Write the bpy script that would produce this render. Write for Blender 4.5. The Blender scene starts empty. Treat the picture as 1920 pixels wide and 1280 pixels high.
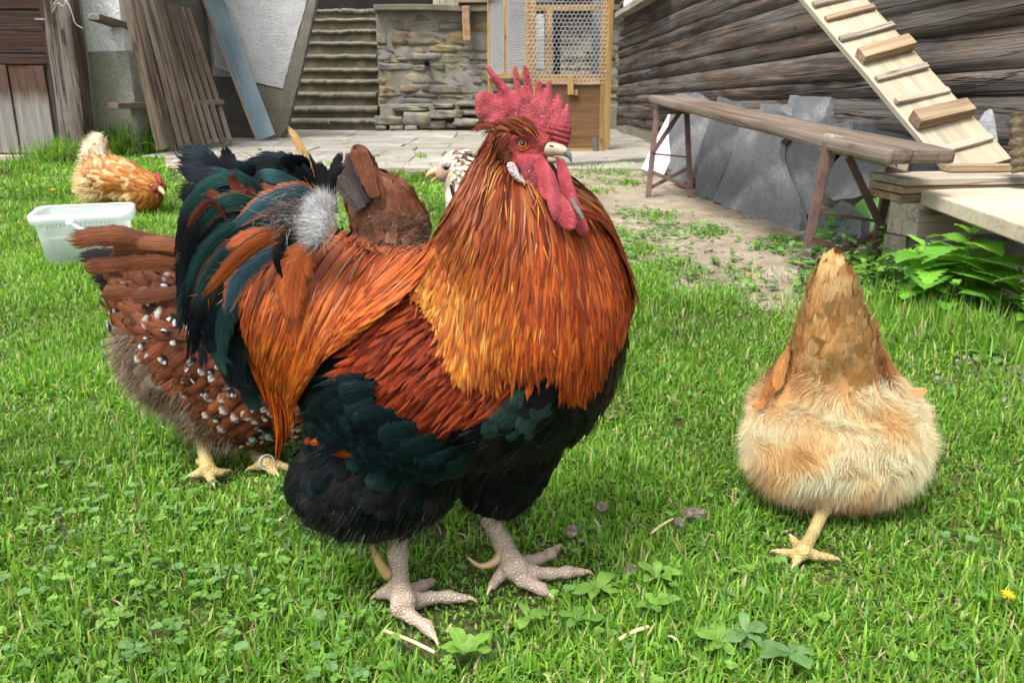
import bpy, bmesh, math, random
import numpy as np
from mathutils import Vector, Matrix
random.seed(7)
rng = np.random.default_rng(7)
PI = math.pi
scene = bpy.context.scene
COL = scene.collection

# ---------------------------------------------------------------- camera, light, exposure
CAM_H = 0.65
FPX = 1600.0                       # focal length in pixels of a 1920 wide picture
PITCH = math.atan(490.0 / FPX)     # looking slightly down
cd = bpy.data.cameras.new("camera")
cd.sensor_width = 36.0
cd.lens = 36.0 * FPX / 1920.0
cd.clip_start = 0.02
cd.clip_end = 500.0
cam = bpy.data.objects.new("camera", cd)
COL.objects.link(cam)
cam.location = (0, 0, CAM_H)
cam.rotation_euler = (PI / 2 - PITCH, 0, 0)
scene.camera = cam
cd.dof.use_dof = True
cd.dof.focus_distance = 1.05
cd.dof.aperture_fstop = 20.0

SUN_EL, SUN_AZ = math.radians(62), math.radians(215)   # azimuth measured clockwise from +Y
world = bpy.data.worlds.new("World")
scene.world = world
world.use_nodes = True
wn = world.node_tree
wn.nodes.clear()
sky = wn.nodes.new("ShaderNodeTexSky")
sky.sky_type = 'NISHITA'
sky.sun_disc = False
sky.sun_elevation = SUN_EL
sky.sun_rotation = SUN_AZ
sky.air_density = 1.0
sky.dust_density = 4.0
sky.ozone_density = 1.0
hs = wn.nodes.new("ShaderNodeHueSaturation")
hs.inputs['Saturation'].default_value = 0.30          # cloud cover greys the blue of the sky
bg = wn.nodes.new("ShaderNodeBackground")
bg.inputs['Strength'].default_value = 0.15
wo = wn.nodes.new("ShaderNodeOutputWorld")
wn.links.new(sky.outputs[0], hs.inputs['Color'])
wn.links.new(hs.outputs[0], bg.inputs[0])
wn.links.new(bg.outputs[0], wo.inputs[0])
sl = bpy.data.lights.new("sun", 'SUN')
sl.energy = 1.8
sl.angle = math.radians(20)
sl.color = (1.0, 0.98, 0.94)
sun = bpy.data.objects.new("sun", sl)
COL.objects.link(sun)
sun.location = (0, 0, 12)
sdir = Vector((math.sin(SUN_AZ) * math.cos(SUN_EL), math.cos(SUN_AZ) * math.cos(SUN_EL), math.sin(SUN_EL)))
sun.rotation_euler = (-sdir).to_track_quat('-Z', 'Y').to_euler()
scene.view_settings.view_transform = 'Standard'
scene.view_settings.look = 'None'
scene.view_settings.exposure = 1.30
scene.view_settings.gamma = 1.0
scene.render.engine = 'CYCLES'
scene.cycles.max_bounces = 6
scene.cycles.transparent_max_bounces = 12

# ---------------------------------------------------------------- survey: from a sighting in the photograph to a place in the yard
_cp, _sp = math.cos(PITCH), math.sin(PITCH)
def ray(px, py):
    x = (px - 960.0) / FPX; y = (640.0 - py) / FPX
    return Vector((x, _cp + y * _sp, -_sp + y * _cp))
def at(px, py, Y):
    d = ray(px, py); t = Y / d.y
    return Vector((d.x * t, Y, CAM_H + d.z * t))
def G(px, py, z=0.0):
    d = ray(px, py); t = (z - CAM_H) / d.z
    return Vector((d.x * t, d.y * t, z))
def on_plane(px, py, p0, n):
    d = ray(px, py); o = Vector((0, 0, CAM_H))
    t = (Vector(p0) - o).dot(n) / d.dot(n)
    return o + d * t
def proj(P):
    """world points (N,3) -> sighting coordinates (N,2)"""
    P = np.asarray(P, float)
    z = P[:, 2] - CAM_H
    f = P[:, 1] * _cp - z * _sp
    u = P[:, 1] * _sp + z * _cp
    f = np.where(np.abs(f) < 1e-6, 1e-6, f)
    return np.stack([960 + FPX * P[:, 0] / f, 640 - FPX * u / f], 1), f

# ---------------------------------------------------------------- object helpers
def tag(o, label=None, cat=None, group=None, kind=None):
    if label: o['label'] = label
    if cat: o['category'] = cat
    if group: o['group'] = group
    if kind: o['kind'] = kind
    return o
def thing(name, loc, label, cat, group=None):
    o = bpy.data.objects.new(name, None)
    COL.objects.link(o)
    o.empty_display_size = 0.05
    o.location = loc
    return tag(o, label, cat, group)
def wloc(o):
    v = Vector((0, 0, 0))
    while o is not None:
        v = v + o.matrix_basis.to_translation(); o = o.parent
    return v
def link(name, me, mat=None, parent=None, M=None):
    o = bpy.data.objects.new(name, me)
    COL.objects.link(o)
    if mat is not None and len(me.materials) == 0:
        me.materials.append(mat)
    if parent is not None:
        o.parent = parent
        base = Matrix.Translation(wloc(parent)) if parent.parent is None else None
        if base is None:
            base = world_m(parent)
        o.matrix_basis = base.inverted() @ (M if M is not None else Matrix.Identity(4))
    elif M is not None:
        o.matrix_basis = M
    return o
def world_m(o):
    m = o.matrix_basis.copy()
    while o.parent is not None:
        o = o.parent; m = o.matrix_basis @ m
    return m
def mesh_np(name, V, Q=None, T=None, uv=None, col=None, irid=None, smooth=True, extra=None):
    """numpy arrays -> mesh; uv, col per vertex"""
    me = bpy.data.meshes.new(name)
    V = np.asarray(V, np.float32)
    Q = np.zeros((0, 4), np.int32) if Q is None else np.asarray(Q, np.int32)
    T = np.zeros((0, 3), np.int32) if T is None else np.asarray(T, np.int32)
    me.vertices.add(len(V)); me.vertices.foreach_set('co', V.ravel())
    loops = np.concatenate([Q.ravel(), T.ravel()]).astype(np.int32)
    me.loops.add(len(loops)); me.loops.foreach_set('vertex_index', loops)
    npoly = len(Q) + len(T)
    me.polygons.add(npoly)
    st = np.concatenate([np.arange(len(Q)) * 4, len(Q) * 4 + np.arange(len(T)) * 3]).astype(np.int32)
    me.polygons.foreach_set('loop_start', st)
    try:
        tot = np.concatenate([np.full(len(Q), 4), np.full(len(T), 3)]).astype(np.int32)
        me.polygons.foreach_set('loop_total', tot)
    except Exception:
        pass
    me.polygons.foreach_set('use_smooth', np.full(npoly, bool(smooth)))
    if uv is not None:
        l = me.uv_layers.new(name='UVMap')
        l.data.foreach_set('uv', np.asarray(uv, np.float32)[loops].ravel())
    if col is not None:
        a = me.attributes.new('Col', 'FLOAT_COLOR', 'POINT')
        c = np.ones((len(V), 4), np.float32); c[:, :3] = col
        if irid is not None: c[:, 3] = irid
        a.data.foreach_set('color', c.ravel())
    me.update(calc_edges=True)
    me.validate()
    return me
def mesh_bm(name, bm, smooth=False):
    me = bpy.data.meshes.new(name)
    bm.to_mesh(me); bm.free()
    if smooth:
        me.polygons.foreach_set('use_smooth', np.ones(len(me.polygons), bool))
    return me
def basis(origin, x, zish):
    x = Vector(x).normalized(); z = Vector(zish)
    y = z.cross(x).normalized(); z = x.cross(y).normalized()
    m = Matrix((x, y, z)).transposed().to_4x4()
    m.translation = origin
    return m
def box_bm(lx, ly, lz, bevel=0.003, cuts=0, warp=0.0, seed=0):
    """box centred in y,z and running 0..lx along x"""
    bm = bmesh.new()
    bmesh.ops.create_cube(bm, size=1.0)
    for v in bm.verts:
        v.co = Vector(((v.co.x + .5) * lx, v.co.y * ly, v.co.z * lz))
    if cuts:
        for i in range(1, cuts + 1):
            x = lx * i / (cuts + 1)
            bmesh.ops.bisect_plane(bm, geom=bm.verts[:] + bm.edges[:] + bm.faces[:], plane_co=(x, 0, 0), plane_no=(1, 0, 0))
    if bevel:
        es = [e for e in bm.edges if len(e.link_faces) == 2 and e.link_faces[0].normal.angle(e.link_faces[1].normal, 0) > 0.5]
        bmesh.ops.bevel(bm, geom=es, offset=bevel, segments=2, affect='EDGES', profile=0.6)
    if warp:
        r = random.Random(seed)
        p = [r.uniform(0, 6.28) for _ in range(6)]
        for v in bm.verts:
            t = v.co.x / lx * 6.28
            v.co.y += warp * (math.sin(t * .7 + p[0]) + .4 * math.sin(t * 2.3 + p[1] + v.co.z * 9))
            v.co.z += warp * (math.sin(t * .6 + p[2]) + .4 * math.sin(t * 2.9 + p[3] + v.co.y * 9))
    return bm
def plank(name, A, B, w, t, up, mat, parent=None, bevel=0.003, cuts=0, warp=0.0, seed=0):
    """a bar from A to B: t along `up`, w across"""
    A, B = Vector(A), Vector(B)
    bm = box_bm((B - A).length, w, t, bevel, cuts, warp, seed)
    return link(name, mesh_bm(name, bm), mat, parent, basis(A, B - A, up))
def prism(name, pts, thick, n, mat, parent=None, bevel=0.004, jitter=0.0, smooth=False):
    """closed outline of world points pushed back along -n by thick"""
    n = Vector(n).normalized()
    c = sum((Vector(p) for p in pts), Vector()) / len(pts)
    bm = bmesh.new()
    vs = [bm.verts.new(Vector(p) - c) for p in pts]
    f = bm.faces.new(vs)
    f.normal_update()
    if f.normal.dot(n) < 0: f.normal_flip()
    r = bmesh.ops.extrude_face_region(bm, geom=[f])
    for e in r['geom']:
        if isinstance(e, bmesh.types.BMVert): e.co -= n * thick
    bmesh.ops.recalc_face_normals(bm, faces=bm.faces[:])
    if bevel:
        bmesh.ops.bevel(bm, geom=[e for e in bm.edges], offset=bevel, segments=2, affect='EDGES', profile=.6)
    return link(name, mesh_bm(name, bm, smooth), mat, parent, Matrix.Translation(c))
def tube_arrays(P, R, seg=8, cap=True):
    """round tube through points P (K,3) with radii R"""
    P = np.asarray(P, float); K = len(P); R = np.broadcast_to(np.asarray(R, float), (K,))
    Tn = np.gradient(P, axis=0); Tn /= np.linalg.norm(Tn, axis=1)[:, None] + 1e-12
    ref = np.array([0, 0, 1.0]) if abs(Tn[0, 2]) < .9 else np.array([1.0, 0, 0])
    V = []
    u = np.cross(Tn[0], ref); u /= np.linalg.norm(u)
    for k in range(K):
        u = u - Tn[k] * np.dot(u, Tn[k]); u /= np.linalg.norm(u) + 1e-12
        w = np.cross(Tn[k], u)
        a = np.arange(seg) * 2 * PI / seg
        V.append(P[k] + R[k] * (np.cos(a)[:, None] * u + np.sin(a)[:, None] * w))
    V = np.concatenate(V)
    i = np.arange(K - 1)[:, None] * seg; j = np.arange(seg)[None]; j2 = (j + 1) % seg
    Q = np.stack([i + j, i + j2, i + seg + j2, i + seg + j], -1).reshape(-1, 4)
    T = np.zeros((0, 3), int)
    if cap:
        n = len(V); V = np.concatenate([V, P[:1], P[-1:]])
        a = np.arange(seg); b = (a + 1) % seg; o = (K - 1) * seg
        T = np.concatenate([np.stack([b, a, np.full(seg, n)], 1), np.stack([o + a, o + b, np.full(seg, n + 1)], 1)])
    return V, Q, T
def join_arrays(parts):
    V, Q, T, o = [], [], [], 0
    for v, q, t in parts:
        V.append(v); Q.append(np.asarray(q).reshape(-1, 4) + o); T.append(np.asarray(t).reshape(-1, 3) + o); o += len(v)
    return np.concatenate(V), np.concatenate(Q), np.concatenate(T)
def np_obj(name, V, Q, T, mat, parent=None, **kw):
    """world-space arrays; the object's own origin is at their centre"""
    V = np.asarray(V, float); c = V.mean(0)
    me = mesh_np(name, V - c, Q, T, **kw)
    return link(name, me, mat, parent, Matrix.Translation(Vector(c)))
def spline(pts, n):
    """Catmull-Rom through pts -> n points"""
    P = np.asarray(pts, float)
    P = np.concatenate([2 * P[:1] - P[1:2], P, 2 * P[-1:] - P[-2:-1]])
    m = len(P) - 3
    t = np.linspace(0, m - 1e-9, n); i = t.astype(int); f = (t - i)[:, None]
    a, b, c, d = P[i], P[i + 1], P[i + 2], P[i + 3]
    return .5 * (2 * b + (c - a) * f + (2 * a - 5 * b + 4 * c - d) * f ** 2 + (3 * b - a - 3 * c + d) * f ** 3)

# ---------------------------------------------------------------- material helpers
class NT:
    def __init__(s, name):
        s.m = bpy.data.materials.new(name); s.m.use_nodes = True
        s.t = s.m.node_tree; s.t.nodes.clear()
        s.out = s.n('ShaderNodeOutputMaterial')
        s.b = s.n('ShaderNodeBsdfPrincipled')
        s.l(s.b.outputs[0], s.out.inputs[0])
        s.tc = s.n('ShaderNodeTexCoord')
    def n(s, k, **kw):
        x = s.t.nodes.new(k)
        for a, v in kw.items(): setattr(x, a, v)
        return x
    def l(s, a, b): s.t.links.new(a, b)
    def set(s, **kw):
        for k, v in kw.items():
            s.b.inputs[k.replace('_', ' ')].default_value = v
    def mapping(s, scale=(1, 1, 1), src='Object', rot=(0, 0, 0)):
        m = s.n('ShaderNodeMapping'); m.inputs['Scale'].default_value = scale; m.inputs['Rotation'].default_value = rot
        s.l(s.tc.outputs[src], m.inputs[0]); return m.outputs[0]
    def noise(s, vec, scale, detail=6, rough=.6, dist=0.0):
        x = s.n('ShaderNodeTexNoise'); x.inputs['Scale'].default_value = scale; x.inputs['Detail'].default_value = detail
        x.inputs['Roughness'].default_value = rough; x.inputs['Distortion'].default_value = dist
        s.l(vec, x.inputs['Vector']); return x.outputs['Fac']
    def voro(s, vec, scale, feature='F1', out='Distance', rand=1.0):
        x = s.n('ShaderNodeTexVoronoi'); x.feature = feature; x.inputs['Scale'].default_value = scale
        x.inputs['Randomness'].default_value = rand
        s.l(vec, x.inputs['Vector']); return x.outputs[out]
    def ramp(s, fac, stops):
        r = s.n('ShaderNodeValToRGB'); e = r.color_ramp.elements
        while len(e) < len(stops): e.new(.5)
        for i, (p, c) in enumerate(stops):
            e[i].position = p; e[i].color = (c[0], c[1], c[2], 1) if hasattr(c, '__len__') else (c, c, c, 1)
        s.l(fac, r.inputs[0]); return r.outputs[0]
    def mix(s, a, b, fac, mode='MIX'):
        x = s.n('ShaderNodeMixRGB', blend_type=mode)
        for v, i in ((fac, 0), (a, 1), (b, 2)):
            if hasattr(v, 'is_linked') or hasattr(v, 'links'): s.l(v, x.inputs[i])
            elif i == 0: x.inputs[0].default_value = v
            else: x.inputs[i].default_value = (v[0], v[1], v[2], 1)
        return x.outputs[0]
    def math(s, op, a, b=0.0, clamp=False):
        x = s.n('ShaderNodeMath', operation=op); x.use_clamp = clamp
        for v, i in ((a, 0), (b, 1)):
            if hasattr(v, 'links'): s.l(v, x.inputs[i])
            else: x.inputs[i].default_value = v
        return x.outputs[0]
    def attr(s, name='Col'):
        x = s.n('ShaderNodeAttribute'); x.attribute_name = name; return x
    def objrand(s):
        return s.n('ShaderNodeObjectInfo').outputs['Random']
    def bump(s, h, strength=.5, dist=.01):
        x = s.n('ShaderNodeBump'); x.inputs['Strength'].default_value = strength; x.inputs['Distance'].default_value = dist
        s.l(h, x.inputs['Height']); s.l(x.outputs[0], s.b.inputs['Normal']); return x
    def base(s, c): s.l(c, s.b.inputs['Base Color'])

def m_wood(name, dark, mid, light, scale=1.0, grey=None, warm=None, con=1.0, rough=.8, bumpd=.004, crack=.5, ends=None):
    """weathered wood, grain along local x"""
    k = NT(name)
    rnd = k.n('ShaderNodeObjectInfo')
    off = k.n('ShaderNodeVectorMath', operation='ADD')
    comb = k.n('ShaderNodeCombineXYZ')
    k.l(k.math('MULTIPLY', rnd.outputs['Random'], 37.0), comb.inputs[0]); k.l(k.math('MULTIPLY', rnd.outputs['Random'], 11.0), comb.inputs[1])
    k.l(k.tc.outputs['Object'], off.inputs[0]); k.l(comb.outputs[0], off.inputs[1])
    def mp(sc):
        m = k.n('ShaderNodeMapping'); m.inputs['Scale'].default_value = sc; k.l(off.outputs[0], m.inputs[0]); return m.outputs[0]
    g1 = k.noise(mp((1.2 * scale, 26 * scale, 26 * scale)), 1.0, 8, .65, .35)
    g2 = k.noise(mp((3.5 * scale, 95 * scale, 95 * scale)), 1.0, 4, .6)
    g3 = k.noise(mp((2 * scale, 5 * scale, 5 * scale)), 1.0, 5, .6)
    c = k.ramp(g1, [(.28, dark), (.5, mid), (.72, light)])
    c = k.mix(c, k.ramp(g2, [(.3, .55), (.7, 1.25)]), .7 * con, 'MULTIPLY')
    c = k.mix(c, k.ramp(g3, [(.3, .65), (.7, 1.25)]), .8, 'MULTIPLY')
    if grey is not None:
        c = k.mix(c, grey, k.ramp(k.noise(mp((.8, 3, 3)), 1.3, 5, .6), [(.42, 0.0), (.62, .75)]))
    if warm is not None:
        c = k.mix(c, warm, k.ramp(k.noise(mp((1.1, 4, 4)), 1.0, 6, .65), [(.50, 0.0), (.68, .7)]), 'MIX')
        c = k.mix(c, k.ramp(g1, [(.3, .45), (.7, 1.35)]), .6, 'MULTIPLY')
    # knots
    vk = k.voro(mp((2.2 * scale, 6.5 * scale, 6.5 * scale)), 1.0)
    kn = k.ramp(vk, [(.03, 1.0), (.10, 0.0)])
    c = k.mix(c, tuple(x * .35 for x in dark), k.math('MULTIPLY', kn, .8))
    cr = k.ramp(k.noise(mp((.32 * scale, 15 * scale, 15 * scale)), 1.0, 4, .55, .3), [(.478, 0.0), (.5, 1.0), (.522, 0.0)])
    c = k.mix(c, tuple(x * .2 for x in dark), k.math('MULTIPLY', cr, crack))
    tint = k.ramp(rnd.outputs['Random'], [(0, .82), (1, 1.12)])
    c = k.mix(c, tint, 1.0, 'MULTIPLY')
    k.base(c)
    h = k.math('SUBTRACT', k.math('ADD', g1, k.math('MULTIPLY', g2, .5)), k.math('MULTIPLY', cr, crack * 1.5))
    k.bump(h, .8, bumpd)
    k.set(Roughness=rough); k.b.inputs['Specular IOR Level'].default_value = .25
    return k.m
def m_mineral(name, c1, c2, scale=4.0, fine=60.0, rough=.9, bumpd=.006, bstr=.7, c3=None, c3scale=1.5, colattr=False, lo=.35, hi=.65):
    """plaster, stone, soil"""
    k = NT(name)
    v = k.tc.outputs['Object']
    a = k.noise(v, scale, 8, .65, .2)
    b = k.noise(v, fine, 5, .65)
    c = k.ramp(a, [(lo, c1), (hi, c2)])
    if colattr:
        c = k.mix(c, k.attr().outputs['Color'], 1.0, 'MULTIPLY')
    if c3 is not None:
        c = k.mix(c, c3, k.ramp(k.noise(v, c3scale, 7, .7, .4), [(.5, 0.0), (.66, .8)]))
    c = k.mix(c, k.ramp(b, [(.3, .68), (.7, 1.2)]), .8, 'MULTIPLY')
    k.base(c)
    k.bump(k.math('ADD', b, k.math('MULTIPLY', a, 1.2)), bstr, bumpd)
    k.set(Roughness=rough); k.b.inputs['Specular IOR Level'].default_value = .25
    return k.m

# ================================================================ MATERIALS OF THE YARD
M_SOIL = m_mineral('soil', (.060, .062, .020), (.095, .095, .035), 9, 120, .95, .01, .8, c3=(.055, .095, .018), c3scale=9)
M_DIRT = m_mineral('bare_earth', (.20, .155, .105), (.33, .27, .195), 5, 90, .95, .012, .9, c3=(.40, .35, .27), c3scale=3.2)
M_FLAG = m_mineral('flagstone', (.23, .215, .185), (.33, .31, .275), 3, 70, .9, .006, .6, c3=(.19, .17, .13), c3scale=2.2, colattr=True)
M_WHITE = m_mineral('whitewash', (.80, .80, .79), (.87, .87, .86), 6, 42, .9, .03, .9)
M_GREYWHITE = m_mineral('greyed_whitewash', (.46, .46, .46), (.58, .58, .575), 5, 55, .9, .03, .9)
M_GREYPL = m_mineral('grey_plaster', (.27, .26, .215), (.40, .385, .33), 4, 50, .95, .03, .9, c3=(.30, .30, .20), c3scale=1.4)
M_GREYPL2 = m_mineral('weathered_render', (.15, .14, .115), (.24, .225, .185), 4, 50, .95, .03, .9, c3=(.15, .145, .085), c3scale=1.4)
M_DARKPL = m_mineral('plinth_and_recess_shade', (0.0840, 0.0776, 0.0640), (0.1360, 0.1240, 0.1000), 4, 50, .95, .03, .9)  # dark plinth with its shadow, and the recess shade, put into one colour
M_STONE = m_mineral('rubble_stone', (.62, .62, .62), (1.0, 1.0, 1.0), 7, 60, .92, .012, .9, c3=(.30, .27, .12), c3scale=3.0, colattr=True)
M_MORTAR = m_mineral('mortar', (.17, .155, .125), (.27, .255, .215), 5, 60, .95, .02, .9, c3=(.17, .16, .075), c3scale=1.6)
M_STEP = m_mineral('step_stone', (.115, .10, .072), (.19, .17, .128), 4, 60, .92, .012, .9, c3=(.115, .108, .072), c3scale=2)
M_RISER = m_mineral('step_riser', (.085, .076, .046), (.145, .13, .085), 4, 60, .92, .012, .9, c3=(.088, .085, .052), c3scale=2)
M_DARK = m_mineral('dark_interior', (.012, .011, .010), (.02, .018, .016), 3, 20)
M_LOG = m_wood('old_log', (.020, .0145, .0105), (.068, .050, .038), (.165, .130, .10), .75, grey=(.125, .115, .105), warm=(.105, .066, .042), bumpd=.025, crack=.6)
M_BENCHW = m_wood('bench_wood', (0.0777, 0.0518, 0.0355), (0.1369, 0.0962, 0.0688), (0.2146, 0.1665, 0.1295), 1.0, grey=(0.1998, 0.1628, 0.1369), bumpd=.004, crack=.5)
M_PALEW = m_wood('pale_board', (.37, .305, .205), (.43, .36, .25), (.48, .41, .295), .8, grey=(.40, .36, .29), bumpd=.002, crack=.2, con=.5)
M_GREYW = m_wood('grey_board', (0.2550, 0.2082, 0.1487), (0.3570, 0.3017, 0.2253), (0.4590, 0.4037, 0.3187), 1.0, grey=(0.3400, 0.3060, 0.2550), bumpd=.004, crack=.5)
M_TAN = m_wood('tan_batten', (0.2295, 0.1573, 0.0892), (0.3400, 0.2422, 0.1445), (0.4250, 0.3187, 0.2082), 1.0, bumpd=.003, crack=.3)
M_COOPW = m_wood('honey_wood', (0.2640, 0.1452, 0.0458), (0.3960, 0.2420, 0.0924), (0.4928, 0.3300, 0.1496), 1.0, bumpd=.003, crack=.35)
M_PLY = m_wood('brown_plywood', (0.0978, 0.0493, 0.0204), (0.1403, 0.0748, 0.0323), (0.1827, 0.1003, 0.0467), .6, bumpd=.001, crack=.0)
M_PICKET = m_wood('picket_wood', (0.0840, 0.0560, 0.0352), (0.1480, 0.1056, 0.0720), (0.2320, 0.1800, 0.1320), 1.0, grey=(0.2000, 0.1720, 0.1400), bumpd=.006, crack=.7)
M_DOORW = m_wood('door_wood', (0.0076, 0.0034, 0.0017), (0.0315, 0.0109, 0.0038), (0.0672, 0.0260, 0.0084), .8, bumpd=.006, crack=.6, rough=.6)
M_DOORD = m_wood('door_frame_wood', (0.0128, 0.0064, 0.0040), (0.0320, 0.0144, 0.0080), (0.0560, 0.0272, 0.0144), .8, bumpd=.005, crack=.4, rough=.6)
M_POSTW = m_wood('post_wood', (.035, .022, .014), (.085, .055, .036), (.17, .125, .09), .8, grey=(.16, .145, .125), bumpd=.01, crack=.9)
M_BLUE = m_wood('blue_board', (.115, .165, .19), (.145, .205, .235), (.18, .25, .28), .6, grey=(.20, .25, .26), bumpd=.001, crack=.0)
M_RAWEDGE = m_wood('raw_edge', (.22, .13, .065), (.33, .21, .115), (.40, .28, .17), .8, bumpd=.002, crack=.2)
M_DKEND = m_wood('dark_end_board', (.06, .042, .034), (.10, .075, .06), (.15, .115, .09), 1.2, bumpd=.004, crack=.5)

def m_doorlow():
    k = NT('weathered_door_plank')
    v = k.mapping((1.2, 26, 26)); g = k.noise(v, 1, 8, .65, .3)
    brown = k.ramp(g, [(.3, (.016, .008, .005)), (.6, (.075, .03, .013)), (.75, (.13, .055, .022))])
    grey = k.ramp(g, [(.3, (.085, .075, .062)), (.55, (.175, .16, .14)), (.75, (.28, .26, .235))])
    sx = k.n('ShaderNodeSeparateXYZ'); k.l(k.tc.outputs['Object'], sx.inputs[0])
    w = k.math('ADD', sx.outputs[0], k.math('MULTIPLY', k.noise(k.mapping((1.5, 22, 22)), 1, 4, .6), .30))
    f = k.ramp(w, [(.56, 0.0), (.68, 1.0)])      # rain-worn grey from the foot upwards, old brown above
    k.base(k.mix(grey, brown, f)); k.bump(g, .8, .006); k.set(Roughness=.75)
    return k.m
M_DOORLOW = m_doorlow()

def m_slate():
    k = NT('slate')
    v = k.tc.outputs['Object']
    a = k.noise(v, 2.6, 8, .6, .5); b = k.noise(v, 55, 6, .7); c = k.voro(v, 160)
    col = k.ramp(a, [(.3, (.06, .063, .066)), (.55, (.098, .102, .105)), (.75, (.155, .158, .158))])
    col = k.mix(col, k.ramp(b, [(.3, .6), (.72, 1.45)]), .85, 'MULTIPLY')
    col = k.mix(col, (.30, .285, .25), k.ramp(k.noise(v, 3.1, 7, .7, .3), [(.55, 0.), (.75, .55)]))
    tint = k.ramp(k.objrand(), [(0, .62), (1, 1.25)])
    k.base(k.mix(col, tint, 1, 'MULTIPLY')); k.bump(k.math('ADD', b, a), .7, .006)
    k.set(Roughness=.55); k.b.inputs['Specular IOR Level'].default_value = .35
    return k.m
M_SLATE = m_slate()
def m_steel():
    k = NT('rust_brown_steel')
    a = k.noise(k.tc.outputs['Object'], 30, 6, .65)
    k.base(k.ramp(a, [(.3, (.085, .045, .038)), (.55, (.13, .075, .064)), (.75, (.19, .10, .07))])); k.bump(a, .3, .001)
    k.set(Roughness=.6, Metallic=.15); return k.m
M_STEEL = m_steel()
def m_simple(name, c, rough=.5, metal=0.0, trans=0.0, alpha=1.0):
    k = NT(name)
    k.base(k.mix(c, k.ramp(k.noise(k.tc.outputs['Object'], 25, 4), [(.3, .8), (.7, 1.15)]), .7, 'MULTIPLY'))
    k.set(Roughness=rough, Metallic=metal, Alpha=alpha); k.b.inputs['Transmission Weight'].default_value = trans
    return k.m
M_ZINC = m_simple('zinc_wire', (.46, .47, .48), .45, .25)
M_IRON = m_simple('dull_iron', (.19, .185, .18), .45, .8)
M_WHITEPAINT = m_simple('white_paint', (.78, .77, .74), .5)
M_PALEWIRE = m_simple('pale_wire', (.42, .39, .36), .5)
M_GLASS = m_simple('dark_window_glass', (.22, .24, .26), .08)
M_BARK = m_mineral('bark', (.10, .075, .045), (.21, .165, .10), 14, 60, .95, .02, 1.0)

# ================================================================ GROUND
def flat_grid(x0, x1, y0, y1, nx, ny, zf):
    xs = np.linspace(x0, x1, nx); ys = np.linspace(y0, y1, ny)
    X, Y = np.meshgrid(xs, ys, indexing='ij')
    V = np.stack([X.ravel(), Y.ravel(), zf(X, Y).ravel()], 1)
    i = np.arange(nx - 1)[:, None] * ny + np.arange(ny - 1)[None]
    Q = np.stack([i, i + ny, i + ny + 1, i + 1], -1).reshape(-1, 4)
    return V, Q
def vnoise(X, Y, s, seed=0):
    """smooth value noise"""
    r = np.random.default_rng(seed).random((64, 64))
    x = X * s + 1000; y = Y * s + 1000
    i = np.floor(x).astype(int); j = np.floor(y).astype(int); fx = x - i; fy = y - j
    fx = fx * fx * (3 - 2 * fx); fy = fy * fy * (3 - 2 * fy)
    g = lambda a, b: r[a % 64, b % 64]
    return (g(i, j) * (1 - fx) + g(i + 1, j) * fx) * (1 - fy) + (g(i, j + 1) * (1 - fx) + g(i + 1, j + 1) * fx) * fy
V, Q = flat_grid(-60, 60, -40, 80, 41, 41, lambda X, Y: X * 0 - .006)
tag(link('ground', mesh_np('ground', V, Q), M_SOIL), kind='structure')

# edge of the lawn, sighted along the yard
EDGE = [(-1400, 345), (-300, 338), (0, 322), (60, 300), (140, 278), (300, 272), (318, 326), (500, 332), (780, 322), (920, 326), (1085, 345),
        (1120, 420), (1180, 486), (1290, 545), (1400, 575), (1490, 596), (1600, 612), (1700, 640), (1800, 668), (1920, 716), (2300, 800), (3500, 1100)]
_ex = np.array([e[0] for e in EDGE], float); _ey = np.array([e[1] for e in EDGE], float)
def lawn_margin(X, Y):
    """how far (in sighting units) a ground point lies inside the lawn, with a ragged edge"""
    P = np.stack([X, Y, np.zeros_like(X)], 1)
    s, f = proj(P)
    e = np.interp(s[:, 0], _ex, _ey)
    m = s[:, 1] - e + (vnoise(X, Y, 7, 3) - .5) * 26 + (vnoise(X, Y, 23, 4) - .5) * 18
    return np.where(f > .05, m, 100.0)
# bare earth between the paving and the timber house
V, Q = flat_grid(.2, 2.4, 1.3, 8.6, 150, 420, lambda X, Y: .004 + (vnoise(X, Y, 3, 5) - .5) * .02 + (vnoise(X, Y, 14, 6) - .5) * .012 + (vnoise(X, Y, 45, 8) - .5) * .006)
cx = V[Q].mean(1); keep = (lawn_margin(cx[:, 0], cx[:, 1]) < 30)
V[:, 2] = np.maximum(V[:, 2], -.002)
V[:, 2] -= .03 * np.clip(lawn_margin(V[:, 0], V[:, 1]) / 30, 0, 1)
tag(link('dirt', mesh_np('dirt', V, Q[keep]), M_DIRT), kind='structure')

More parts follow.
